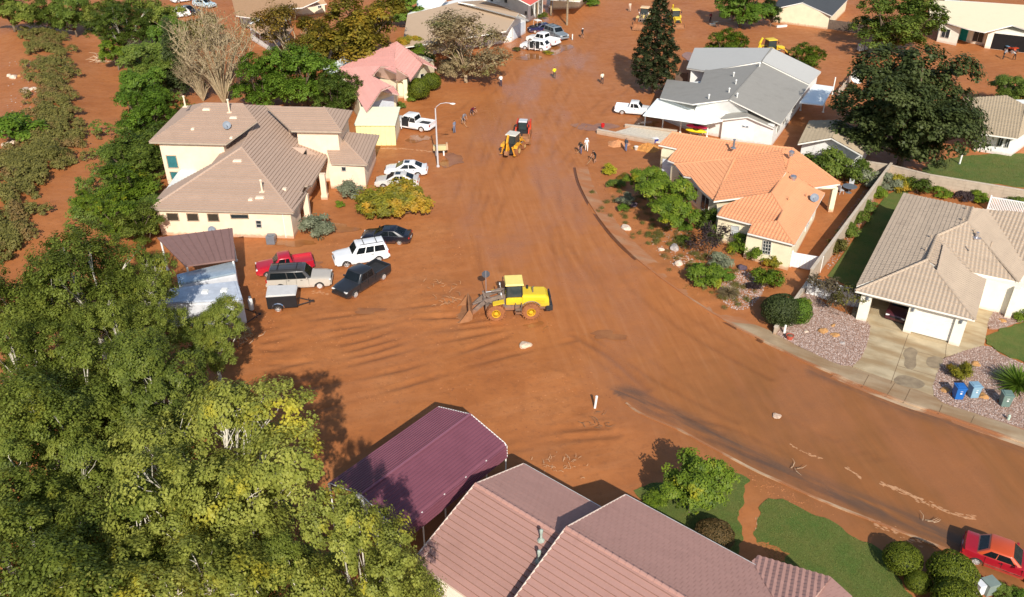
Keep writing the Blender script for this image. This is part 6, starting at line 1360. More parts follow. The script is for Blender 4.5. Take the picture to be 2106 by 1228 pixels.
def make_car(kind, p):
    """p: L W H belt hood wheels (xf, xr, r) cabin (x of windscreen base, roof front, roof rear, rear glass base)"""
    L, W, Hh, belt, hood, xf, xr, r = (p[k] for k in ('L', 'W', 'H', 'belt', 'hood', 'xf', 'xr', 'r')); a0, a1, a2, a3 = p['cab']; gc = p.get('gc', .22); ar = r + .07
    nose = p.get('nose', hood - .12); deck = p.get('deck', belt)
    bot = [(L / 2 - .12, gc)] + [q for q in arch(xf, ar, gc)] + [q for q in arch(xr, ar, gc)] + [(-L / 2 + .15, gc + .04)]
    top = [(-L / 2, gc + .22), (-L / 2 + .02, deck - .14), (-L / 2 + .1, deck)]
    if p.get('bed'): top += [(a3 - .02, deck)]
    top += [(a3, belt), (a0, belt - .01), (a0 + .1, hood), (L / 2 - .45, hood - .05), (L / 2 - .12, nose), (L / 2 - .01, nose - .16), (L / 2, gc + .2)]
    V, F = loft(bot + top, W, L); out = {'body': [MB().add(V, F)]}
    # cabin
    h0, h1 = W / 2 - .07, W / 2 - p.get('tumble', .20); zb, zt = belt - .04, Hh
    lo = [(a0, h0 * .93), (a0 - .25, h0), (a3 + .2, h0), (a3, h0 * .94)]; hi = [(a1, h1 * .92), (a1 - .12, h1), (a2 + .1, h1), (a2, h1 * .93)]
    ring0 = [(x, y, zb) for x, y in lo] + [(x, -y, zb) for x, y in lo[::-1]]; ring1 = [(x, y, zt - .05) for x, y in hi] + [(x, -y, zt - .05) for x, y in hi[::-1]]
    ring2 = [(x * .97 + (a1 + a2) / 2 * .03, y * .86, zt) for (x, y, z) in ring1]; n = 8
    Bc = MB().add(ring0 + ring1 + ring2, [(i, n + i, n + (i + 1) % n, (i + 1) % n) for i in range(n)] + [(n + i, 2 * n + i, 2 * n + (i + 1) % n, n + (i + 1) % n) for i in range(n)] + [tuple(range(3 * n - 1, 2 * n - 1, -1))])
    out['cabin'] = [Bc]
    def quad(c4, off=.012):
        c = [Vector(q) for q in c4]; nn = (c[1] - c[0]).cross(c[3] - c[0]).normalized(); m = sum(c, Vector()) / 4
        if nn.dot(m - Vector(((a0 + a3) / 2, 0, (zb + zt) / 2))) < 0: nn = -nn
        f = [q + nn * off for q in c]; b = [q - nn * .02 for q in c]; return MB().add(f + b, [(0, 1, 2, 3), (3, 2, 1, 0), (0, 1, 5, 4), (1, 2, 6, 5), (2, 3, 7, 6), (3, 0, 4, 7)])
    lerp3 = lambda a, b, f: tuple(a[i] + (b[i] - a[i]) * f for i in range(3))
    # windscreen and rear glass
    wl, wr, tl, tr = ring0[0], ring0[7], ring1[0], ring1[7]
    out['windshield'] = [quad([lerp3(lerp3(wl, tl, .12), lerp3(wr, tr, .12), .04), lerp3(lerp3(wl, tl, .12), lerp3(wr, tr, .12), .96), lerp3(lerp3(wl, tl, .95), lerp3(wr, tr, .95), .95), lerp3(lerp3(wl, tl, .95), lerp3(wr, tr, .95), .05)])]
    bl, br, cl, cr_ = ring0[3], ring0[4], ring1[3], ring1[4]
    out['rear_window'] = [quad([lerp3(lerp3(bl, cl, .22), lerp3(br, cr_, .22), .07), lerp3(lerp3(bl, cl, .22), lerp3(br, cr_, .22), .93), lerp3(lerp3(bl, cl, .9), lerp3(br, cr_, .9), .9), lerp3(lerp3(bl, cl, .9), lerp3(br, cr_, .9), .1)])]
    out['side_window'] = []
    for s in (0, 1):
        b0, b1, t0, t1 = (ring0[1], ring0[2], ring1[1], ring1[2]) if s == 0 else (ring0[6], ring0[5], ring1[6], ring1[5])
        for (f0, f1) in p['win']:
            lo0, lo1, hi0, hi1 = lerp3(b0, b1, f0), lerp3(b0, b1, f1), lerp3(t0, t1, f0), lerp3(t0, t1, f1)
            out['side_window'].append(quad([lerp3(lo0, hi0, .10), lerp3(lo1, hi1, .10), lerp3(lo1, hi1, .90), lerp3(lo0, hi0, .90)]))
    # underside filler, lamps, bumpers, mirrors, handles
    out['underbody'] = [MB().box((0, 0, gc + .2), (L * .93, W * .78, .34))]
    out['headlight'] = [MB().box((L / 2 - .145, s * W * .345, nose - .09), (.2, W * .17, .11), rz=-s * .25) for s in (-1, 1)]
    out['tail_light'] = [MB().box((-L / 2 + .075, s * W * .405, (belt if p.get('bed') else deck) - .2), (.12, W * .10, .16 if not p.get('tall') else .30)) for s in (-1, 1)]
    out['grille'] = [MB().box((L / 2 - .035, 0, nose - .17), (.08, W * .42, .16))]
    out['bumper'] = [MB().box((L / 2 - .06, 0, gc + .2), (.16, W * .86, .2)), MB().box((-L / 2 + .05, 0, gc + .22), (.16, W * .88, .2))]
    out['mirror'] = [MB().box((a0 - .35, s * (W / 2 + .07), belt + .08), (.12, .2, .14)) for s in (-1, 1)]
    out['door_handle'] = [MB().box((x, s * (W / 2 + .002), belt - .13), (.18, .03, .035)) for s in (-1, 1) for x in p.get('hand', (-.3,))]
    out['door_seam'] = [MB().box((x, s * (W / 2 - .018), (belt + gc) / 2 + .06), (.012, .05, belt - gc - .22)) for s in (-1, 1) for x in p.get('seam', (.9, -.15, -1.0))]
    out['plate'] = [MB().box((-L / 2 - .002, 0, gc + .38), (.02, .32, .16))]
    if p.get('bed'):
        x0, x1 = -L / 2 + .09, a3 - .1; zt_ = belt
        out['bed_wall'] = [MB().box(((x0 + x1) / 2, s * (W / 2 - .11), (deck + zt_) / 2 - .02), (x1 - x0 + .08, .13, zt_ - deck + .1)) for s in (-1, 1)] + [MB().box((x1 + .05, 0, (deck + zt_) / 2), (.06, W * .84, zt_ - deck + .06))]
        out['tailgate'] = [MB().box((x0, 0, (deck + zt_) / 2 - .12), (.1, W - .2, zt_ - deck + .34))]
        out['bed_floor'] = [MB().box(((x0 + x1) / 2, 0, deck + .03), (x1 - x0 - .06, W - .34, .04))]
    if p.get('rack'):
        out['roof_rail'] = [MB().tube([(a1 - .3, s * h1 * .72, zt + .06), (a2 + .15, s * h1 * .72, zt + .06)], .025, 5) for s in (-1, 1)] + [MB().box((x, 0, zt + .06), (.06, h1 * 1.44, .03)) for x in (a1 - .7, a2 + .7)]
    if p.get('sunroof'): out['sunroof'] = [MB().box(((a1 + a2) / 2 + .2, 0, zt - .008), (.55, h1 * 1.05, .03))]
    if p.get('chrome'): out['chrome_strip'] = [MB().box((0, s * (W / 2 + .004), .42), (xf - xr - 2 * ar - .1, .03, .05)) for s in (-1, 1)]
    CARS[kind] = (out, p)
KIND = dict(
    sedan=dict(L=4.75, W=1.82, H=1.45, belt=.92, hood=.88, nose=.72, deck=.98, xf=1.42, xr=-1.38, r=.33, cab=(1.22, .25, -.95, -2.0), win=((.10, .47), (.50, .86)), hand=(.1, -.9), sunroof=1, tumble=.24),
    coupe=dict(L=4.45, W=1.80, H=1.40, belt=.92, hood=.90, nose=.80, deck=.95, xf=1.45, xr=-1.35, r=.33, cab=(.85, .25, -.95, -1.55), win=((.04, .55), (.58, .94)), hand=(-.2,), chrome=1, tumble=.16),
    suv=dict(L=5.05, W=1.98, H=1.88, belt=1.16, hood=1.10, nose=.98, deck=1.16, xf=1.52, xr=-1.45, r=.39, cab=(.95, .40, -2.18, -2.46), win=((.03, .30), (.33, .60), (.63, .97)), gc=.30, tumble=.17, tall=1, rack=1, hand=(.1, -.9)),
    longsuv=dict(L=5.6, W=2.0, H=1.86, belt=1.16, hood=1.10, nose=.98, deck=1.16, xf=1.78, xr=-1.55, r=.39, cab=(1.12, .58, -2.45, -2.72), win=((.03, .26), (.29, .50), (.53, .97)), gc=.30, tumble=.15, tall=1, rack=1, hand=(.3, -.8)),
    cross=dict(L=4.75, W=1.9, H=1.70, belt=1.02, hood=1.0, nose=.85, deck=1.05, xf=1.42, xr=-1.40, r=.36, cab=(1.05, .35, -1.75, -2.32), win=((.03, .34), (.37, .66), (.70, .93)), gc=.26, tall=1, hand=(.1, -.9)),
    crew=dict(L=5.75, W=2.0, H=1.88, belt=1.15, hood=1.12, nose=1.0, deck=.82, xf=1.90, xr=-1.75, r=.41, cab=(1.35, .82, -.62, -.86), win=((.03, .50), (.54, .95)), gc=.34, tumble=.17, bed=1, tall=1, hand=(.5, -.4), seam=(1.2, .2, -.7)),
    pickup=dict(L=5.1, W=1.82, H=1.68, belt=1.05, hood=1.02, nose=.92, deck=.76, xf=1.62, xr=-1.5, r=.36, cab=(1.02, .5, -.55, -.75), win=((.03, .58), (.64, .95)), gc=.30, tumble=.15, bed=1, tall=1, hand=(.1,), seam=(.95, -.25)))
for k, v in KIND.items(): make_car(k, v)
PMESH = {}
def car(kind, name, label, front, rear, col, cat='car', skip=(), rim=None, roofcol=None, bedmat=None, group='vehicles parked in the mud', extra=None, glass=None):
    """front, rear: photo pixels of the ground points under the middle of each end"""
    a, b = G(*front), G(*rear); d = a - b; c = (a + b) / 2; rz = math.atan2(d.y, d.x)
    o = thing(name, label, cat, (c.x, c.y, gz(c.x, c.y)), rz, group); out, p = CARS[kind]
    mats = dict(body=col, cabin=roofcol or col, windshield=M_CGLASS, rear_window=M_CGLASS, side_window=M_CGLASS, underbody=M_BLACKP, headlight=M_LAMP, tail_light=M_TAIL, grille=M_BLACKP, bumper=p.get('bumpm') or col, mirror=col, door_handle=M_BLACKP, door_seam=M_BLACKP, plate=M_LAMP, bed_wall=col, tailgate=col, bed_floor=bedmat or M_BEDL, roof_rail=M_BLACKP, sunroof=M_CGLASS, chrome_strip=M_CHROME)
    for part, bs in out.items():
        if part in skip: continue
        for i, B in enumerate(bs):
            key = (kind, part, i)
            if key not in PMESH:
                q = B.obj(part, mats[part], None, smooth=part in ('body', 'cabin'), bevel=.045 if part == 'cabin' else (.02 if part in ('bumper', 'headlight', 'tail_light', 'tailgate', 'bed_wall', 'mirror') else 0.)); PMESH[key] = q.data; bpy.data.objects.remove(q)
            q = bpy.data.objects.new(part, PMESH[key]); COL.objects.link(q); q.parent = o; q.material_slots[0].link = 'OBJECT'; q.material_slots[0].material = mats[part]
    for s in (-1, 1):
        wheel(o, p['xf'], s * (p['W'] / 2 - .12), p['r'], .24, rim, steer=extra or 0.); wheel(o, p['xr'], s * (p['W'] / 2 - .12), p['r'], .24, rim)
    return o
def open_door(o, kind, x, side, ang, col):
    """a front-hinged door swung open with a dark gap behind it"""
    out, p = CARS[kind]; h = p['belt'] - p.get('gc', .22) - .12; w = 1.0; W = p['W']; gc = p.get('gc', .22)
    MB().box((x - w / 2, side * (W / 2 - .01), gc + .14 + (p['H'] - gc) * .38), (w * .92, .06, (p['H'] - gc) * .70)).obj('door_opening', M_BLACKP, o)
    r = bpy.data.objects.new('door', None); 
    B = MB().box((-w / 2, 0, gc + .12 + h / 2), (w, .09, h)); q = B.obj('door', col, o, bevel=.02); q.location = (x, side * W / 2, 0); q.rotation_euler.z = -side * ang
    f = MB().tube([(-.04, 0, p['belt'] - .02), (-.3, 0, p['H'] - .12), (-.95, 0, p['H'] - .12), (-.98, 0, p['belt'] - .02)], .03, 4).obj('window_frame', col, q)
    g = MB().poly([(-.06, 0, p['belt'] - .02), (-.3, 0, p['H'] - .14), (-.94, 0, p['H'] - .14), (-.97, 0, p['belt'] - .02)]).obj('pane', M_CGLASS, q)
white = paint('white_paint', (.82, .82, .81)); silver = paint('silver_paint', (.62, .59, .54)); black = paint('black_paint', (.010, .011, .018), .2); red = paint('red_paint', (.46, .012, .028)); greyp = paint('grey_paint', (.20, .20, .20)); charc = paint('charcoal_paint', (.022, .023, .026), .3); slate = paint('slate_paint', (.20, .23, .25)); beige = paint('champagne_paint', (.50, .45, .38)); maroon = paint('maroon_paint', (.07, .015, .02), .0); ltblue = paint('pale_blue_paint', (.48, .60, .64)); navy = paint('navy_paint', (.02, .022, .08))
car('sedan', 'parked_sedan', 'white sedan behind the champagne one beside the street lamp', (790, 357), (882, 357), white)
car('sedan', 'parked_sedan', 'champagne silver sedan nearest the tan house, beside the white one', (771, 381), (864, 381), silver)
car('sedan', 'parked_sedan', 'black sedan parked behind the white sport utility', (748, 493), (845, 497), black)
car('suv', 'parked_suv', 'white sport utility with roof rails parked by the dark pickup', (688, 545), (798, 527), white, 'suv')
car('pickup', 'pickup_truck', 'bright red pickup behind the silver long wagon', (528, 566), (646, 548), red, 'pickup', bedmat=red)
car('longsuv', 'parked_wagon', 'long silver and black wagon parked between red pickup and cargo trailer', (684, 583), (553, 589), beige, 'suv', roofcol=paint('dark_roof_paint', (.055, .05, .046), .0))
car('crew', 'pickup_truck', 'charcoal crew cab pickup facing the camera', (703, 614), (786, 562), charc, 'pickup', rim=M_RIM)
w1 = car('crew', 'pickup_truck', 'white crew cab pickup with an open door by the rose house', (806, 256), (893, 270), white, 'pickup'); open_door(w1, 'crew', 1.0, 1, 1.1, white); open_door(w1, 'crew', 0., 1, .05, white)
car('pickup', 'pickup_truck', 'white pickup nosing under the white carport', (1347, 237), (1262, 230), white, 'pickup', bedmat=white)
w2 = car('cross', 'parked_crossover', 'white crossover with its side doors open near the white garage', (1068, 98), (1134, 106), white, 'suv'); open_door(w2, 'cross', .95, 1, .9, white); open_door(w2, 'cross', -.1, 1, .9, white)
car('crew', 'pickup_truck', 'white crew cab pickup behind the crossover with open doors', (1082, 84), (1153, 97), white, 'pickup', bedmat=white)
car('suv', 'parked_suv', 'slate grey sport utility facing the street by the white pickups', (1170, 88), (1118, 68), slate, 'suv')
car('sedan', 'parked_sedan', 'dark blue car behind the slate grey sport utility', (1098, 66), (1130, 64), navy)
car('coupe', 'red_car', 'red old two door car with roof coloured as sunlit at the bottom right', (2132, 1186), (1992, 1136), paint('dark_red_paint', (.34, .01, .02), .3), rim=M_RIM, roofcol=paint('sunlit_roof_paint', (.52, .075, .02), .0), extra=0.)  # orange of the roof is sun glare on the red, put into its colour
car('sedan', 'parked_sedan', 'dark maroon car standing inside the open garage', (1838, 665), (1872, 618), maroon)
car('sedan', 'parked_sedan', 'pale blue sedan among the trees at the top left', (441, 17), (402, 11), ltblue); car('sedan', 'parked_sedan', 'black sedan beside the white one at the top left', (400, 30), (376, 27), black); car('cross', 'parked_crossover', 'white crossover beside the black sedan at the top left', (350, 38), (378, 34), white, 'suv'); car('cross', 'parked_crossover', 'white car cut off by the top edge, behind the black sedan', (372, 4), (385, 2), white, 'suv')
# ---- trailers
def box_trailer(name, label, corners, z0, z1, roofm, sidem, wheels=(), round_=.12, hitch=None, cat='trailer'):
    """corners: roof corner pixels at height z1, in order"""
    V = [G(*c, z1) for c in corners]; c = sum(V, Vector()) / 4; o = thing(name, label, cat, (c.x, c.y, 0), 0, None, True)
    P = [(v.x, v.y) for v in V]; MB().prism(P, z0, z1 - .1).obj('body', sidem, o, bevel=round_); k = [((p[0] - c.x) * 1.0 + c.x, (p[1] - c.y) * 1.0 + c.y) for p in P]
    B = MB(); n = 4; inn = [((p[0] - c.x) * .94 + c.x, (p[1] - c.y) * .94 + c.y) for p in P]; B.prism(k, z1 - .098, z1 - .02); B.prism(inn, z1 - .02, z1 + .04); B.obj('roof', roofm, o, bevel=.03)
    d = (V[1] - V[0]); L = d.length; d.normalize(); rz = math.atan2(d.y, d.x); s = (V[3] - V[0]); Wd = s.length; s.normalize()
    for (f, sd) in wheels:
        p = V[0] + d * L * f + s * (Wd * (.0 if sd < 0 else 1.)); w = wheel(o, p.x - c.x, p.y - c.y, .34, .2); w.rotation_euler.z = rz
        MB().tube([Vector((p.x, p.y, .35)) + d * .5 * math.cos(a) + Vector((0, 0, .48 * math.sin(a))) for a in np.linspace(.1, math.pi - .1, 7)], .06, 4).obj('fender', M_CHROME, o)
    if hitch:
        a = V[hitch[0]].lerp(V[hitch[1]], .5); dr = (a - c); dr.z = 0; dr.normalize(); q = V[hitch[0]]; r_ = V[hitch[1]]
        tip = Vector((a.x, a.y, .45)) + dr * 1.2; B = MB()
        for p in (q, r_): B.tube([Vector((p.x, p.y, .45)).lerp(Vector((a.x, a.y, .45)), .25), tip], .05, 4)
        B.tube([tip - dr * .3 + Vector((0, 0, -.35)), tip - dr * .3 + Vector((0, 0, .3))], .04, 6); B.box(tip, (.2, .2, .12)); B.obj('hitch', M_BLACKP, o)
    return o, V
M_ALU = pm('trailer_roof', (.62, .60, .57), .4, .06); M_RVW = pm('rv_white', (.58, .59, .61), .35, .1, mud=.4, mudz=(0, 1.4)); M_RVG = pm('silver_roof', (.42, .50, .56), .25, .12, metal=.35)
o, V = box_trailer('cargo_trailer', 'small black enclosed cargo trailer with white roof', [(546, 610), (608, 606), (612, 586), (550, 587)], .35, 1.6, M_ALU, pm('black_trailer', (.02, .02, .022), .35, .1), [(.35, -1)], .06, (1, 2))
c8L = cv(300, 420)
o, V = box_trailer('travel_trailer', 'silver roofed trailer half under the brown shelter', [c8L(265, 655), c8L(735, 560), c8L(722, 462), c8L(250, 572)], .5, 2.5, M_RVG, M_RVW, [(.45, -1)], .15)
o, V = box_trailer('white_trailer', 'long white travel trailer under the overhanging cottonwood branches', [c8L(58, 815), c8L(790, 775), c8L(742, 622), c8L(55, 700)], .55, 2.9, pm('rv_roof', (.50, .54, .60), .4, .14), M_RVW, [(.45, -1), (.55, -1)], .2, (1, 2))
for f in (.25, .6, .82):
    p = V[0].lerp(V[1], f).lerp(V[3].lerp(V[2], f), .5); MB().box((p.x, p.y, 3.0), (.55, .5, .2), taper=.8).obj('roof_vent', M_POST, o)
p = V[0].lerp(V[1], .12).lerp(V[3].lerp(V[2], .12), .5); MB().box((p.x, p.y, 2.97), (1.0, .8, .06)).obj('skylight', pm('skylight', (.30, .42, .34), .3), o)
pt = G(518, 637); o = thing('propane_tank', 'white upright propane tank beside the white travel trailer', 'tank', pt); MB().lathe([(.18, 0), (.2, .05), (.2, .95), (.14, 1.1), (.05, 1.16)], 14).obj('tank', M_POST, o, smooth=True); MB().lathe([(.1, 1.14), (.1, 1.28), (.06, 1.28)], 10).obj('collar', M_GREYV, o)

# ---- machines
def muddy(name, col, rough=.4, mud=.6, mz=(.2, 1.5)): return pm(name, col, rough, .05, 1.5, spec=.5, mud=mud, mudz=mz)
M_YEL = muddy('machine_yellow', (.76, .53, .025), mud=.55, mz=(.5, 2.0)); M_PALEY = muddy('faded_machine_yellow', (.72, .54, .20), mud=.3); M_OCH = muddy('machine_ochre', (.72, .33, .02), mud=.4); M_RED = muddy('machine_red', (.60, .05, .015), mud=.35)
M_STEEL = pm('muddy_steel', (.20, .15, .12), .6, .3, 3., .2, mud=.8, mudz=(.1, 1.4)); M_BUCK = pm('mud_caked_bucket', (.32, .145, .065), .8, .2, 2., .3); M_DARKM = pm('machine_dark', (.03, .03, .032), .5, .2, mud=.3, mudz=(0, 1.))
M_TYREM = pm('mud_caked_tyre', (.30, .115, .045), .9, .25, 4., .4); M_PIN = pm('hydraulic_rod', (.6, .6, .58), .25, .1, metal=.8)
M_CABG = pm('cab_glass', (.035, .05, .05), .08, .1, spec=.7)
def big_wheel(o, x, y, r, w, rim, steer=0.):
    B = MB().lathe([(r * .5, -w / 2), (r * .86, -w / 2), (r * .97, -w * .36), (r * .97, w * .36), (r * .86, w / 2), (r * .5, w / 2)], 24, axis='y', caps=False)
    for i in range(20):
        a = 2 * math.pi * i / 20
        for s in (-1, 1): aa = a + (.08 if s > 0 else -.08); B.box((math.cos(aa) * r * .97, s * w * .24, math.sin(aa) * r * .97), (.1, w * .46, .09), ry=-aa, rz=s * .0)
    t_ = B.obj('wheel', M_TYREM, o, smooth=True); t_.location = (x, y, r); t_.rotation_euler.z = steer
    Rm = MB().lathe([(r * .5, -w * .42), (r * .5, w * .42)], 20, axis='y')
    for s in (-1, 1):
        Rm.lathe([(r * .52, s * w * .42), (r * .48, s * w * .5), (r * .40, s * w * .34), (r * .22, s * w * .30), (r * .2, s * w * .44), (r * .05, s * w * .46)][::s], 20, axis='y')
        for i in range(8): a = i * math.pi / 4; Rm.box((math.cos(a) * r * .3, s * w * .34, math.sin(a) * r * .3), (.07, .06, .07))
    Rm.obj('rim', rim, t_); return t_
def cab(o, x, z0, z1, l, w, roofm, frame, roof_over=.1):
    """glazed cab: corner posts, panes, roof"""
    for (sx, sy) in ((1, 1), (1, -1), (-1, 1), (-1, -1)): MB().tube([(x + sx * l / 2, sy * w / 2, z0), (x + sx * l / 2 * .92, sy * w / 2 * .95, z1)], .055, 4).obj('cab_post', frame, o)
    for s in (-1, 1):
        MB().box((x, s * w / 2 * .965, (z0 + z1) / 2), (l * .9, .02, (z1 - z0) * .93)).obj('cab_window', M_CABG, o); MB().box((x + s * l / 2 * .955, 0, (z0 + z1) / 2), (.02, w * .9, (z1 - z0) * .93)).obj('cab_window', M_CABG, o)
    MB().box((x, 0, z1 + .07), (l + 2 * roof_over, w + 2 * roof_over, .14), taper=.93).obj('cab_roof', roofm, o, bevel=.03); MB().box((x - l * .1, 0, z0 + .35), (.5, .5, .6)).obj('seat', M_DARKM, o, bevel=.05)
    for s in (-1, 1): MB().tube([(x + l / 2, s * w / 2, z1 - .2), (x + l / 2 + .2, s * (w / 2 + .25), z1 - .15)], .02, 4).box((x + l / 2 + .2, s * (w / 2 + .28), z1 - .3), (.05, .18, .3)).obj('mirror', M_DARKM, o)
def bucket(o, x, z, w, s=1., ang=0., mat=None):
    prof = [(0, .95), (.12, 1.0), (-.02, .5), (.06, .18), (.35, .02), (1.05, -.05), (1.05, -.1), (.3, -.06), (-.04, .1), (-.14, .5)]
    B = MB().extr([(a * s, b * s) for a, b in prof], -w / 2, w / 2)
    for sd in (-1, 1): B.extr([(0, .95 * s), (.10 * s, .97 * s), (1.0 * s, -.06 * s), (.3 * s, -.06 * s), (-.04 * s, .1 * s), (-.14 * s, .5 * s)], sd * w / 2 - .03, sd * w / 2 + .03)
    for i in range(7): B.box((1.1 * s, -w / 2 + w * (i + .5) / 7, -.07 * s), (.2, .1, .05))
    q = B.obj('bucket', mat or M_BUCK, o); q.location = (x, 0, z); q.rotation_euler.y = ang; return q
def loader(name, label, front, rear, body, rimm, roofm, scale=1., lift=.35, group='yellow earth moving machines'):
    a, b = G(*front), G(*rear); d = a - b; c = (a + b) / 2; o = thing(name, label, 'loader', (c.x, c.y, gz(c.x, c.y) - .02), math.atan2(d.y, d.x), group); o.scale = (scale,) * 3
    for (x, y) in ((1.25, 1), (1.25, -1), (-1.55, 1), (-1.55, -1)): big_wheel(o, x, y * .92, .74, .58, rimm)
    # rear frame with rounded engine hood
    hood = [(-3.05, 1.0), (-3.0, 1.75), (-2.75, 2.0), (-1.0, 2.1), (-.85, 2.1), (-.85, 1.0)]
    B = MB(); V = []; 
    for (y, k, dz) in ((-.82, 1, -.12), (-.62, 1, 0), (.62, 1, 0), (.82, 1, -.12)):
        for (x, z) in hood: V.append((x, y, z + (dz if z > 1.5 else 0)))
    n = len(hood); F = [(j * n + i, j * n + (i + 1) % n, (j + 1) * n + (i + 1) % n, (j + 1) * n + i) for j in range(3) for i in range(n)] + [tuple(range(n - 1, -1, -1)), tuple(range(3 * n, 4 * n))]
    B.add(V, F).obj('engine_hood', body, o, bevel=.06); MB().box((-3.12, 0, 1.35), (.12, 1.25, .9)).obj('rear_grille', M_DARKM, o); MB().box((-3.05, 0, .85), (.55, 1.7, .5)).obj('counterweight', M_DARKM, o, bevel=.05)
    for i in range(3): MB().box((-2.3, .823, 1.35 + i * .14), (.7, .02, .05)).obj('side_louvre', M_OCH, o)
    MB().box((-1.0, 0, .85), (3.9, .9, .55)).obj('rear_frame', M_STEEL, o); MB().box((1.2, 0, .85), (1.7, .8, .5)).obj('front_frame', M_STEEL, o)
    for s in (-1, 1):
        MB().tube([Vector((-1.55 + math.cos(t_) * .86, s * .92, .74 + math.sin(t_) * .86)) for t_ in np.linspace(.35, 2.6, 8)], .05, 4).obj('fender', M_STEEL, o); MB().box((1.05, s * .92, 1.62), (.9, .56, .06), ry=.2).obj('fender', body, o)
        MB().box((-.55, s * .98, .62), (.5, .3, .06)).box((-.55, s * .98, .95), (.5, .3, .05)).tube([(-.78, s * 1.05, .5), (-.78, s * 1.05, 1.6)], .03, 4).tube([(-.32, s * 1.05, .5), (-.32, s * 1.05, 1.6)], .03, 4).obj('step', M_STEEL, o)
    B = MB().box((-.25, 0, 1.55), (1.35, 1.5, .62)); B.obj('cab_base', body, o, bevel=.05); cab(o, -.25, 1.86, 3.0, 1.25, 1.35, roofm, M_DARKM, .12)
    MB().tube([(-1.75, .25, 2.05), (-1.75, .25, 2.55)], .05, 8).tube([(-1.75, .25, 2.55), (-1.85, .25, 2.62)], .05, 8).obj('exhaust', M_STEEL, o); MB().cyl((-1.35, -.35, 2.08), (-1.35, -.35, 2.35), .1, 10).obj('air_cleaner', M_DARKM, o)
    # lift arms, tilt linkage, bucket
    tip = Vector((3.15, 0, lift + .25)); piv = Vector((.72, 0, 2.0))
    for s in (-1, 1):
        m = Vector((2.1, s * .48, 1.45 + lift * .3)); P = [Vector((piv.x, s * .48, piv.z)), m, Vector((tip.x, s * .48, tip.z))]
        for q, r_ in zip(P[:-1], P[1:]):
            dd_ = r_ - q; MB().box((q + r_) / 2, (dd_.length + .1, .12, .34), ry=-math.atan2(dd_.z, dd_.x)).obj('lift_arm', M_STEEL, o)
        MB().cyl((.9, s * .36, 1.0), (1.9, s * .36, 1.42 + lift * .25), .08, 8).obj('lift_cylinder', M_STEEL, o); MB().box((.72, s * .48, 1.6), (.5, .1, 1.0)).obj('mast_plate', M_STEEL, o)
    MB().cyl((.8, 0, 2.2), (1.55, 0, 2.15), .09, 8).obj('tilt_cylinder', M_STEEL, o); MB().cyl((1.5, 0, 2.15), (2.0, 0, 2.1), .05, 8).obj('tilt_rod', M_PIN, o)
    MB().box((2.1, 0, 1.75), (.16, .14, .95), ry=.25).obj('tilt_lever', M_STEEL, o); MB().cyl((2.2, 0, 1.35), (3.05, 0, lift + .75), .06, 6).obj('tilt_link', M_STEEL, o)
    MB().box((2.1, 0, 1.45 + lift * .3), (.22, .95, .22)).obj('cross_tube', M_STEEL, o); bucket(o, 3.2, lift, 2.5, 1.05, .12)
    for s in (-1, 1): MB().tube([(.75, s * .7, 1.95), (.8, s * .8, 2.3)], .02, 4).box((.82, s * .8, 2.35), (.1, .16, .14)).obj('work_light', M_LAMP, o)
    return o
loader('wheel_loader', 'yellow wheel loader with lowered bucket in the middle of the mud', (962, 648), (1138, 640), M_YEL, muddy('rim_yellow', (.80, .45, .02), mud=.15), pm('pale_cab_roof', (.85, .70, .20), .5, .05), 1.03, .25)
loader('wheel_loader', 'pale tan wheel loader with raised muddy bucket at the top of the street', (1315, 64), (1332, 40), M_PALEY, M_PALEY, pm('tan_cab_roof', (.75, .50, .28), .5, .05), 1.0, .35)
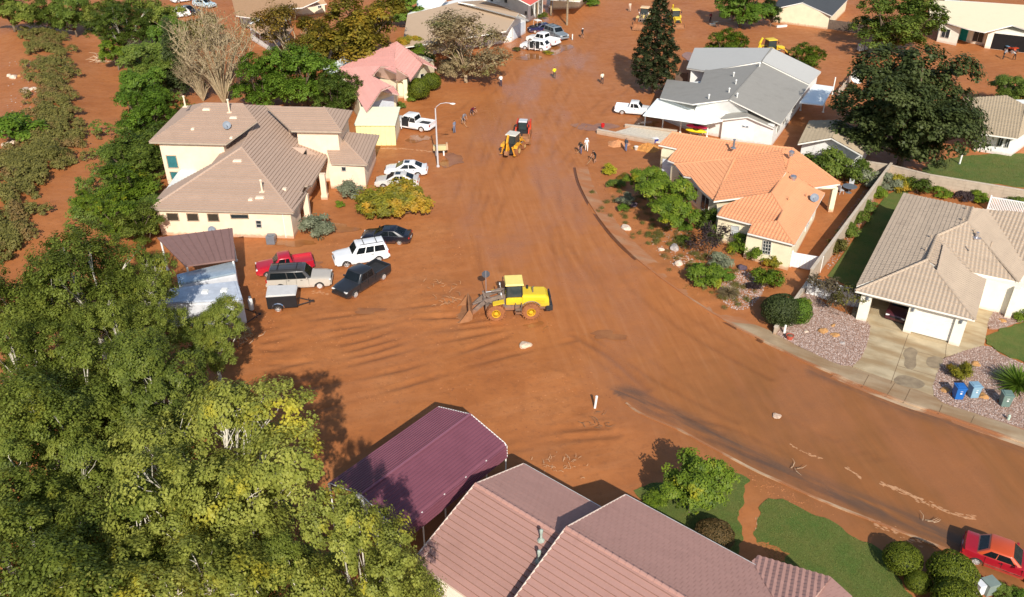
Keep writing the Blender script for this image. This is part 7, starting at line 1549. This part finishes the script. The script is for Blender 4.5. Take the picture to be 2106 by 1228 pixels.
def backhoe(name, label, front, rear, body, roofm, scale=1., boom=True):
    a, b = G(*front), G(*rear); d = a - b; c = (a + b) / 2; o = thing(name, label, 'backhoe', (c.x, c.y, gz(c.x, c.y) - .02), math.atan2(d.y, d.x), 'yellow earth moving machines'); o.scale = (scale,) * 3
    for s in (-1, 1): big_wheel(o, -.95, s * .9, .72, .5, M_PALEY); big_wheel(o, 1.35, s * .85, .5, .34, M_PALEY)
    MB().box((.2, 0, .75), (3.6, .75, .5)).obj('chassis', M_DARKM, o); MB().extr([(.55, .95), (2.0, .95), (2.05, 1.35), (1.9, 1.5), (.55, 1.65)], -.45, .45).obj('engine_hood', body, o, bevel=.05); MB().box((2.06, 0, 1.15), (.06, .7, .4)).obj('front_grille', M_DARKM, o)
    for s in (-1, 1): MB().extr([(-1.75, 1.2), (-1.6, 1.55), (-.4, 1.6), (-.05, 1.25), (-.1, 1.15), (-.45, 1.48), (-1.5, 1.45)], s * .9 - .26, s * .9 + .26).obj('fender', body, o)
    MB().box((-.45, 0, 1.25), (1.5, 1.2, .5)).obj('cab_base', M_DARKM, o); cab(o, -.45, 1.5, 2.65, 1.4, 1.3, roofm, M_DARKM)
    for s in (-1, 1):
        P = [Vector((.75, s * .6, 1.5)), Vector((1.9, s * .6, 1.05)), Vector((2.55, s * .6, .5))]
        for q, r_ in zip(P[:-1], P[1:]): dd_ = r_ - q; MB().box((q + r_) / 2, (dd_.length + .08, .1, .2), ry=-math.atan2(dd_.z, dd_.x)).obj('lift_arm', body, o)
        MB().cyl((.9, s * .6, 1.0), (1.7, s * .6, .98), .06, 6).obj('lift_cylinder', M_PIN, o)
    bucket(o, 2.6, .2, 2.2, .8, .1)
    if boom:
        y = -.1; P = [Vector((-2.0, y, .95)), Vector((-2.55, y, 2.2)), Vector((-2.15, y, 3.05))]
        for q, r_ in zip(P[:-1], P[1:]): dd_ = r_ - q; MB().box((q + r_) / 2, (dd_.length + .15, .22, .28), ry=-math.atan2(dd_.z, dd_.x)).obj('boom', body, o)
        q, r_ = Vector((-2.15, y, 3.05)), Vector((-2.75, y, 1.1)); dd_ = r_ - q; MB().box((q + r_) / 2, (dd_.length, .18, .2), ry=-math.atan2(dd_.z, dd_.x)).obj('dipper', body, o); MB().cyl((-2.3, y, 2.2), (-2.6, y, 1.5), .05, 6).obj('dipper_cylinder', M_PIN, o)
        MB().extr([(-.1, .3), (.25, .25), (.35, -.1), (.1, -.3), (-.25, -.2)], -.25, .25).obj('hoe_bucket', M_BUCK, o).location = (-2.75, y, .85); MB().box((-1.95, 0, .8), (.2, 1.3, .5)).obj('swing_frame', M_DARKM, o)
        for s in (-1, 1): MB().box((-2.0, s * .75, .95), (.14, .14, 1.2), rx=s * .3).box((-2.0, s * .95, .4), (.4, .3, .06)).obj('stabiliser', body, o)
    return o
backhoe('backhoe_loader', 'ochre backhoe with its boom folded behind the cab, mid street', (1075, 296), (1038, 330), M_OCH, pm('pale_roof', (.62, .58, .50), .6, .05), .9)
backhoe('backhoe_loader', 'yellow backhoe right of the tall conifer', (1398, 62), (1378, 40), M_YEL, M_YEL, .95, True)
backhoe('backhoe_loader', 'yellow backhoe whose cab and boom show above the grey roof', (1640, 110), (1532, 118), M_YEL, M_YEL, .95, True)
# red compact track loader
a, b = G(1072, 292), G(1080, 268); d = a - b; c = (a + b) / 2; o = thing('track_loader', 'red compact track loader meeting the ochre backhoe', 'loader', (c.x, c.y, gz(c.x, c.y)), math.atan2(d.y, d.x))
for s in (-1, 1):
    MB().extr([(-1.0, .25), (-.8, .0), (.8, .0), (1.0, .25), (.75, .62), (-.75, .62)], s * .75 - .2, s * .75 + .2).obj('track', M_TYREM, o, bevel=.05)
    P = [Vector((-1.15, s * .8, 1.75)), Vector((.4, s * .8, 1.6)), Vector((1.35, s * .8, .6))]
    for q, r_ in zip(P[:-1], P[1:]): dd_ = r_ - q; MB().box((q + r_) / 2, (dd_.length + .1, .12, .22), ry=-math.atan2(dd_.z, dd_.x)).obj('lift_arm', M_RED, o)
    MB().box((-1.0, s * .8, 1.2), (.5, .14, 1.2)).obj('rear_upright', M_RED, o)
MB().box((-.65, 0, 1.0), (1.1, 1.3, 1.0)).obj('engine_cover', M_RED, o, bevel=.06); MB().box((.15, 0, .75), (1.3, 1.1, .6)).obj('body', M_DARKM, o); cab(o, .2, 1.05, 2.0, 1.0, 1.0, pm('grey_cab_roof', (.55, .56, .57), .4, .05), M_DARKM, .03); bucket(o, 1.4, .15, 1.9, .75, .1)
# utility cart near the white garage, red quad bike by the open garage
a, b = G(1118, 62), G(1094, 66); d = a - b; c = (a + b) / 2; o = thing('utility_cart', 'small utility cart with white roll cage by the garage wall', 'cart', (c.x, c.y, gz(c.x, c.y)), math.atan2(d.y, d.x))
for s in (-1, 1):
    for x in (.9, -.9): wheel(o, x, s * .65, .33, .22)
MB().box((0, 0, .55), (2.6, 1.2, .35)).obj('body', pm('cart_tan', (.34, .22, .12), .6), o, bevel=.05); MB().box((-.9, 0, .85), (.9, 1.25, .3)).obj('cargo_bed', M_DARKM, o); MB().box((.95, 0, .85), (.6, 1.1, .3), taper=.8).obj('hood', pm('cart_tan', (.34, .22, .12), .6), o); MB().box((0, 0, .95), (.5, 1.1, .5)).obj('seat', M_DARKM, o)
for s in (-1, 1): MB().tube([(.7, s * .58, .8), (.35, s * .55, 1.85), (-.5, s * .55, 1.85), (-.55, s * .58, .8)], .035, 5).obj('roll_cage', M_POST, o)
MB().box((-.08, 0, 1.88), (.95, 1.15, .06)).obj('roof', M_POST, o)
a, b = G(2088, 110), G(2070, 104); d = a - b; c = (a + b) / 2; o = thing('quad_bike', 'red and blue quad bike in front of the open garage', 'quad bike', (c.x, c.y, gz(c.x, c.y)), math.atan2(d.y, d.x))
for s in (-1, 1):
    for x in (.6, -.6): wheel(o, x, s * .45, .3, .24)
MB().box((0, 0, .6), (1.5, .5, .3), taper=.8).obj('body', M_RED, o, bevel=.05); MB().box((-.2, 0, .82), (.7, .32, .14)).obj('seat', M_DARKM, o, bevel=.04); MB().tube([(.4, -.4, 1.0), (.45, 0, .95), (.4, .4, 1.0)], .025, 5).obj('handlebar', M_DARKM, o)
for x in (.6, -.6): MB().box((x, 0, .78), (.55, 1.0, .06)).obj('rack', paint('sky_blue', (.18, .38, .55)) if x < 0 else M_RED, o)
# kayaks stored under the white carport
for (x, y, m, z, l) in ((1457, 262, (.80, .62, .02), .2, 'yellow kayak, lowest of the stack under the white carport'), (1457, 262, (.62, .02, .10), .75, 'magenta kayak stacked on the yellow one'), (1452, 256, (.15, .60, .70), 1.25, 'turquoise kayak on top of the magenta one')):
    o = thing('kayak', l, 'kayak', (22.6 + (.2 if z > 1 else 0), 101.3, z + .45), -.4, 'kayaks'); MB().ell((0, 0, .2), (1.35, .38, .24), 16, 8).obj('hull', pm('kayak_' + l[:6], m, .35, .05), o, smooth='all'); MB().lathe([(.38, .36), (.42, .44), (.36, .46), (.3, .36)], 14, (0, 0, 0)).obj('cockpit', M_DARKM, o)
o = thing('kayak_rack', 'low timber rack carrying the stacked kayaks under the white carport', 'rack', (22.6, 101.3, 0), -.4)
for x in (-.6, .6): MB().box((x, 0, .3), (.12, .8, .6)).obj('trestle', M_BARKD, o)
for y in (-.3, .3): MB().box((0, y, .62), (1.5, .1, .06)).obj('rail', M_BARKD, o)
def shovel(label, px, py, rz, tiltang=.55, L=1.4):
    p = G(px, py); o = thing('shovel', label, 'shovel', (p.x, p.y, gz(p.x, p.y) + .05), rz, 'shovels'); q = Vector((-math.sin(tiltang) * L, 0, math.cos(tiltang) * L))
    MB().tube([(0, 0, .02), q], .02, 6).tube([q + Vector((0, -.07, 0)), q + Vector((0, .07, 0))], .018, 5).obj('handle', pm('ash_wood', (.45, .30, .16), .7), o); MB().add([(-.03, -.12, .04), (-.03, .12, .04), (.22, .1, .01), (.3, 0, 0), (.22, -.1, .01), (.1, 0, -.02)], [(0, 5, 1), (1, 5, 2), (2, 5, 3), (3, 5, 4), (4, 5, 0)]).obj('blade', M_STEEL, o)
shovel('long handled shovel pushed by the person in black shorts', 1208, 338, 3.7, .75); shovel('shovel held by the person in the dark jacket at the kerb', 1187, 316, 3.4, .7); shovel('shovel held by the person in grey shorts', 960, 262, -.3, .6)

# ------------------------------------------------------------------ street furniture and small things
b0 = G(901, 343); o = thing('street_lamp', 'tall grey street lamp with curved arm by the two pale sedans', 'street lamp', b0)
MB().lathe([(.2, 0), (.2, .12), (.11, .2), (.095, 3.5), (.07, 6.9)], 10).obj('pole', pm('lamp_grey', (.52, .50, .50), .5, .08), o, smooth=True)
pth = [(0, 0, 6.7), (.12, -.05, 7.1), (.6, -.2, 7.5), (1.2, -.35, 7.65), (1.7, -.4, 7.62)]; MB().tube(pth, .04, 6).obj('arm', pm('lamp_grey', (.52, .50, .50), .5, .08), o); MB().ell((1.95, -.43, 7.58), (.34, .14, .08), 12, 6).obj('lamp_head', pm('lamp_white', (.75, .73, .70), .4), o, smooth='all'); MB().ell((1.98, -.43, 7.52), (.24, .1, .07), 10, 5).obj('lens', M_LAMP, o)
p = G(1000, 613); o = thing('stop_sign', 'octagonal street sign seen from its grey back behind the loader arm', 'sign', p, .1); MB().box((0, 0, 1.35), (.06, .05, 2.7)).obj('post', pm('galvanised', (.40, .36, .36), .5, .1, metal=.5), o)
oc = [(.36 * math.cos(math.pi / 8 + i * math.pi / 4), .36 * math.sin(math.pi / 8 + i * math.pi / 4)) for i in range(8)]; MB().extr([(x, z + 2.35) for x, z in oc], .03, .045).obj('panel', pm('sign_back', (.16, .17, .20), .4, .1, metal=.5), o)
p = G(1223, 840); o = thing('marker_post', 'slanting white marker post standing in the mud', 'post', p); MB().tube([(0, 0, -.1), (.1, .1, .95)], .085, 10).obj('tube', M_POST, o, smooth=True); MB().lathe([(.095, 0), (.095, .1), (.03, .14)], 10, (.1, .1, .92)).obj('cap', M_POST, o)
for (x, y, hgt, l) in ((1612, 688, .9, 'short cream post beside the garden wall end'), (2072, 866, .5, 'pale green utility marker in the gravel by the kerb'), (1177, 82, .9, 'slim white post by the slate sport utility'), (1973, 338, 1.5, 'white post at the edge of the back lawn')):
    p = G(x, y); o = thing('short_post', l, 'post', p); MB().lathe([(.1, 0), (.1, hgt), (.04, hgt + .06)], 10).obj('tube', pm('green_marker', (.45, .55, .45), .5) if 'green' in l else M_POST, o); MB().lathe([(.14, 0), (.12, .08), (.1, .1)], 10).obj('foot', M_GREYV, o)
def bin_(label, px, py, col, rz, s=1.):
    p = G(px, py, .12); o = thing('wheelie_bin', label, 'bin', (p.x, p.y, .12), rz, 'wheeled rubbish bins'); o.scale = (s, s, s); m = pm('bin_%d' % px, col, .4, .06)
    MB().box((0, 0, .52), (.58, .58, .96), taper=1.18).obj('body', m, o, bevel=.04); MB().box((.02, 0, 1.05), (.78, .72, .07)).box((-.05, 0, 1.1), (.5, .5, .04)).obj('lid', m, o, bevel=.02); MB().tube([(-.4, -.25, .98), (-.4, .25, .98)], .025, 6).obj('handle', m, o)
    for sd in (-1, 1): MB().lathe([(.12, -.03), (.12, .03)], 12, (-.28, sd * .3, .12), axis='y').obj('wheel', M_TYRE, o)
    MB().box((.352, 0, .62), (.01, .14, .1)).box((.352, 0, .8), (.01, .18, .03)).obj('sticker', M_POST, o)
bin_('bright blue wheeled bin in the gravel by the driveway', 1968, 818, (.02, .13, .42), -1.6); bin_('pale blue wheeled bin right of the bright blue one', 1999, 815, (.22, .36, .46), -1.5); bin_('grey-green wheeled bin at the right edge of the gravel', 2064, 833, (.15, .22, .19), -1.7)
def rock(label, px, py, r, col, seed=0, cat='boulder', flat=.65):
    random.seed(seed + px); p = GG(px, py); bm = bmesh.new(); bmesh.ops.create_icosphere(bm, subdivisions=2, radius=1.)
    for v in bm.verts: n = 1 + .16 * math.sin(v.co.x * 3.1 + seed + px) + .14 * math.sin(v.co.y * 4.3 + seed) + random.uniform(-.08, .08); v.co = Vector((v.co.x * r * n * 1.2, v.co.y * r * n, v.co.z * r * n * flat))
    me = bpy.data.meshes.new('boulder'); bm.to_mesh(me); bm.free(); me.materials.append(pm('rock_%s' % str(col), col, .9, .22, 5., .5)); o = bpy.data.objects.new('boulder', me); COL.objects.link(o); o.location = (p.x, p.y, p.z + r * .25); o.rotation_euler.z = px; tag(o, label, cat, 'boulders and garden rocks'); return o
PALE = (.66, .52, .40); ORR = (.46, .24, .09); GRY = (.46, .40, .36)
for i, a in enumerate(((28, 162, .55, PALE, 'largest pale boulder of the cluster on the far field'), (20, 158, .35, PALE, 'small pale boulder left of the cluster on the far field'), (42, 160, .3, ORR, 'brown stone right in the cluster on the far field'), (52, 193, .65, PALE, 'lone angular pale boulder on the far field'), (70, 191, .45, PALE, 'rounded boulder right of the angular one on the far field'), (15, 304, .5, PALE, 'pale boulder at the left edge of the wash bank'),
        (1287, 471, .45, PALE, 'pale boulder at the left edge of the orange house bed'), (1387, 512, .5, GRY, 'grey boulder in the middle of the stony bed'), (1396, 546, .42, PALE, 'pale boulder near the kerb below the grey one'), (1360, 515, .25, PALE, 'small white stone left of the grey boulder'), (1525, 556, .4, (.10, .07, .09), 'dark purple boulder in the muddy path'), (1302, 427, .4, (.12, .08, .09), 'dark flat stone under the trees of the front bed'),
        (1692, 684, .38, ORR, 'rust coloured rock in the gravel, left one'), (1715, 692, .35, ORR, 'rust coloured rock in the gravel, right one'), (1713, 672, .25, ORR, 'small rust rock behind the pair in the gravel'), (1657, 684, .22, PALE, 'pale stone lying in the left gravel bed'), (1733, 709, .25, GRY, 'flat grey stone in the left gravel bed'), (1942, 805, .3, ORR, 'rust rock beside the bright blue bin'), (2020, 818, .35, ORR, 'rust rock between the pale blue and green bins'), (2005, 752, .35, ORR, 'rust rock behind the round yellow-green shrub'), (2060, 662, .3, ORR, 'rust rock by the entrance walk'), (177, 657, .6, (.62, .36, .17), 'orange boulder in the dark gap of the thicket'), (30, 300, .4, PALE, 'pale stone beside the left edge boulder'))):
    rock(a[4], a[0], a[1], a[2], a[3], i)
rock('pale chunk of broken kerb lying below the loader', 1081, 712, .42, (.66, .50, .36), 3, 'rubble', .5); rock('flat pale chunk of concrete on the lower road', 1597, 858, .28, (.62, .44, .32), 5, 'rubble', .25)
p = G(1623, 700); o = thing('garden_pot', 'red garden pot at the gravel corner by the kerb', 'pot', p); MB().lathe([(.18, 0), (.28, .35), (.32, .5), (.27, .5), (.2, .3)], 12).obj('pot', pm('red_clay', (.50, .10, .06), .7), o); MB().ell((0, 0, .45), (.24, .24, .1), 10, 5).obj('soil', M_BARKD, o)
p = G(1239, 270); o = thing('red_bucket', 'red bucket standing on the low garden wall', 'bucket', (p.x, p.y, .55)); MB().lathe([(.2, 0), (.26, .45), (.23, .45), (.18, .05)], 12).obj('pail', pm('red_plastic', (.55, .02, .02), .4), o); MB().tube([(-.25, 0, .42), (0, 0, .68), (.25, 0, .42)], .012, 5).obj('handle', M_PIN, o)
for (x, y, c, l) in ((1347, 293, (.03, .04, .22), 'navy cooler box against the low garden wall'), (1309, 288, (.62, .55, .46), 'pale bucket against the low garden wall'), (1323, 292, (.45, .42, .36), 'grey bucket beside the pale one at the wall'), (1308, 308, (.55, .48, .40), 'grey tub beside the larger dirt pile')):
    p = G(x, y); o = thing('tub', l, 'container', p, .3, 'containers along the garden wall'); m = pm('tub%d' % x, c, .5)
    if 'cooler' in l: MB().box((0, 0, .25), (.7, .45, .5)).obj('body', m, o, bevel=.04); MB().box((0, 0, .54), (.74, .48, .09)).obj('lid', M_POST, o, bevel=.02)
    else: MB().lathe([(.18, 0), (.24, .42), (.21, .42), (.16, .05)], 12).obj('pail', m, o); MB().lathe([(.25, .38), (.26, .44), (.22, .45)], 12).obj('rim', M_POST, o)
def pile(label, px, py, r, h, col):
    p = GG(px, py); rng = np.random.default_rng(px); B = MB(); n = 22; rings = 7; vs = []
    for j in range(rings + 1):
        f = j / rings
        for i in range(n): a = 2 * math.pi * i / n; rr = r * f * (1 + .14 * math.sin(3 * a + px) + .06 * rng.normal()); vs.append((rr * 1.35 * math.cos(a), rr * math.sin(a), h * (1 - f) ** 1.1 * (1 + .08 * rng.normal()) - (.08 if j == rings else 0)))
    fs = [(j * n + i, (j + 1) * n + i, (j + 1) * n + (i + 1) % n, j * n + (i + 1) % n) for j in range(rings) for i in range(n)]
    o = B.add(vs, fs).obj('dirt_pile', pm('pile_dirt%d' % px, col, .95, .2, 4., .6), None); o.location = p; tag(o, label, 'dirt pile', 'shovelled dirt piles')
pile('smaller pale dirt pile left of the person in blue jeans', 1271, 296, 1.1, .5, (.56, .25, .11)); pile('larger orange dirt pile beside the orange house garage', 1331, 305, 1.35, .7, (.52, .23, .06))
o = thing('mailbox_stand', 'cream double mailbox stand at the foot of the street lamp', 'mailbox', G(905, 320), .1); MB().box((-.45, 0, .5), (.16, .16, 1.0)).box((.45, 0, .5), (.16, .16, 1.0)).obj('post', M_POST, o); MB().box((0, 0, 1.0), (1.5, .6, .55)).obj('box', pm('mail_cream', (.62, .48, .25), .7), o, bevel=.04); MB().box((.85, 0, 1.15), (.25, .5, .8), taper=.8).obj('end_post', pm('mail_brick', (.52, .34, .2), .8), o)
p = G(1757, 185); o = thing('satellite_dish', 'large white dish on a pole behind the grey house yard', 'dish', p); MB().tube([(0, 0, 0), (0, 0, 1.5)], .06, 8).obj('pole', M_POST, o); q = Vector((0, -.75, .65)).to_track_quat('Z', 'Y').to_matrix().to_4x4(); B = MB().lathe([(.05, 0), (.5, .08), (.85, .25), (.86, .28), (.5, .12), (.05, .05)], 20); B.v = [tuple(Matrix.Translation((0, 0, 1.6)) @ q @ Vector(v)) for v in B.v]; B.obj('reflector', M_POST, o, smooth=True)
p = G(1745, 396); o = thing('garden_table', 'round grey garden table on the orange house patio', 'table', p); MB().lathe([(.75, .7), (.77, .74), (.7, .76)], 18).obj('top', M_GREYV, o); MB().lathe([(.35, 0), (.08, .05), (.06, .7)], 10).obj('pedestal', M_GREYV, o)
for (dx, dy, rz, l) in ((.55, 1.0, -1.9, 'grey garden chair behind the round table'), (-1.0, -.3, .3, 'grey garden chair left of the round table')):
    o = thing('garden_chair', l, 'chair', p + Vector((dx, dy, 0)), rz, 'garden chairs'); MB().box((0, 0, .44), (.5, .5, .05)).obj('seat', pm('chair_grey', (.5, .5, .5), .6), o); MB().box((-.24, 0, .75), (.05, .5, .6)).obj('backrest', pm('chair_grey', (.5, .5, .5), .6), o)
    for sx in (-1, 1):
        for sy in (-1, 1): MB().box((sx * .22, sy * .22, .21), (.04, .04, .42)).obj('leg', pm('chair_grey', (.5, .5, .5), .6), o)
for (x, y, d, c, l) in ((1769, 104, (.8, .6, 1.0), (.62, .60, .56), 'pale grey tote under the bright green tree'), (1781, 102, (.3, .3, .9), (.75, .73, .7), 'narrow white tote right of the pale grey one'), (2012, 1218, (.5, .45, .7), (.70, .72, .76), 'small white utility box at the bottom right'), (2030, 1216, (.7, .65, .8), (.20, .25, .22), 'grey-green utility cabinet at the bottom right'), (1465, 52, (.9, .6, .25), (.7, .62, .5), 'pale box on the ground near the shaded person'), (1472, 47, (.8, .4, .15), (.72, .55, .36), 'second pale box behind it near the shaded person'), (1607, 56, (2.0, .4, .3), (.72, .70, .66), 'white wrapped bundle along the charcoal house wall')):
    p = G(x, y); o = thing('utility_box', l, 'box', p, .3, 'boxes standing about'); MB().box((0, 0, d[2] / 2), d).obj('body', pm('ubox%d' % x, c, .6, .08), o, bevel=.03); MB().box((0, 0, d[2] + .02), (d[0] * 1.06, d[1] * 1.06, .05)).obj('lid', pm('ubox%d' % x, c, .6, .08), o)
q0, q1 = G(1988, 1188), G(2016, 1200); o = thing('concrete_edging', 'pale concrete slab edge beside the clipped bushes', 'edging', q0, math.atan2(q1.y - q0.y, q1.x - q0.x)); MB().box(((q1 - q0).length / 2, 0, .15), ((q1 - q0).length, .3, .3)).obj('slab', M_CONC, o, bevel=.03); MB().box(((q1 - q0).length / 2, 0, .32), ((q1 - q0).length * .95, .22, .04)).obj('cap', M_CONC, o)
# branches and dry debris
def sticks(name, label, px, py, n, L, spread, mat, seed, r=.02):
    rng = np.random.default_rng(seed); c = GG(px, py); B = MB()
    for i in range(n):
        a = rng.uniform(0, 6.28); s_ = Vector((rng.normal(0, spread), rng.normal(0, spread * .6), .05 + rng.uniform(0, .12))); l = L * rng.uniform(.4, 1.); m = s_ + Vector((math.cos(a) * l * .5, math.sin(a) * l * .5, rng.uniform(.02, .18))); e = s_ + Vector((math.cos(a + .4) * l, math.sin(a + .4) * l, rng.uniform(0, .2)))
        B.tube([s_, m, e], [r, r * .8, r * .3], 5, caps=False)
    o = B.obj(name, mat, None); o.location = c; tag(o, label, 'branches', 'flood debris'); return o
M_STICK = pm('bleached_wood', (.56, .40, .26), .9, .2)
sticks('branch_litter', 'tangle of sticks pushed up before the loader bucket', 918, 624, 22, .9, .9, pm('muddy_stick', (.42, .22, .11), .9, .2), 1, .03); sticks('branch_litter', 'loose roots and sticks above the loader bucket', 905, 592, 12, .7, 1.0, pm('muddy_stick', (.42, .22, .11), .9, .2), 2, .025); sticks('branch_litter', 'single forked branch on the lower road', 1636, 966, 4, .9, .12, M_STICK, 3, .02); sticks('branch_litter', 'thin branch lying near the lower kerb', 1905, 1074, 4, 1., .15, M_STICK, 4, .018); sticks('branch_litter', 'heap of dry brushwood left of the street tree shadow', 1225, 872, 16, .7, .7, M_BARKD, 5, .018); sticks('branch_litter', 'pale straw litter in front of the pink house', 1155, 962, 40, .35, .8, M_STICK, 6, .012); sticks('branch_litter', 'bleached driftwood by the bend of the wash', 205, 112, 14, 3., 1., M_STICK, 7, .06); sticks('branch_litter', 'dead twigs on the shaded ground near the trailer', 470, 700, 30, 1.4, .9, M_STICK, 8, .025)
sticks('branch_litter', 'dry stalks in the stony bed beside the white stones', 1410, 540, 8, .9, .5, M_STICK, 9, .025); sticks('branch_litter', 'thin branches across the wash near the bank tree', 205, 105, 12, 3., 1.2, M_STICK, 10, .05)
# pale dried flakes of old paint and silt along the road
def flakes(name, label, pts, n, wid, smin, smax, mat):
    rng = np.random.default_rng(n + int(pts[0][0])); P = GP(pts, 0, 6); B = MB()
    for i in range(n):
        k = rng.integers(0, len(P) - 1); f = rng.random(); a, b = P[k], P[k + 1]; d = (b - a); d.z = 0; d.normalize(); c = a.lerp(b, f) + Vector((-d.y, d.x, 0)) * rng.normal(0, wid); L = rng.uniform(smin, smax); W_ = L * rng.uniform(.15, .4); z = gz(c.x, c.y) + .012
        q = [c + d * (L * .5 * math.cos(t_) * rng.uniform(.7, 1.2)) + Vector((-d.y, d.x, 0)) * (W_ * .5 * math.sin(t_) * rng.uniform(.6, 1.2)) for t_ in np.linspace(0, 2 * math.pi, 8)[:-1]]
        B.prism([(v.x, v.y) for v in q], z - .03, z)
    o = B.obj(name, mat, None); tag(o, label, 'silt flakes', kind='stuff'); return o
M_FLAKE = pm('pale_silt', (.50, .27, .14), .9, .2, 5.)
flakes('silt_flakes', 'broken pale stripe of silt along the lower road', [(1812, 992), (1860, 1012), (1910, 1035), (1960, 1055), (2005, 1066)], 150, .10, .08, .38, M_FLAKE); flakes('silt_flakes', 'short pale stripe of silt near the street tree', [(1625, 912), (1650, 928), (1690, 943)], 30, .05, .08, .32, M_FLAKE); flakes('silt_flakes', 'thin pale streak of silt on the lower road', [(1740, 962), (1770, 982)], 22, .06, .1, .4, M_FLAKE); flakes('silt_flakes', 'pale silt line before the tan house right wing', [(785, 306), (830, 306), (890, 312)], 60, .12, .15, .6, M_FLAKE); flakes('silt_flakes', 'pale silt scraps by the parked pickup', [(640, 600), (680, 602)], 18, .2, .1, .35, M_FLAKE); flakes('silt_flakes', 'pale scraps along the lower kerb path edge', [(1560, 1060), (1556, 1090), (1560, 1110)], 20, .05, .1, .35, M_FLAKE)
flakes('silt_flakes', 'pale scraps of silt in front of the red car', [(1800, 1080), (1850, 1100), (1900, 1120)], 40, .2, .1, .4, M_FLAKE)
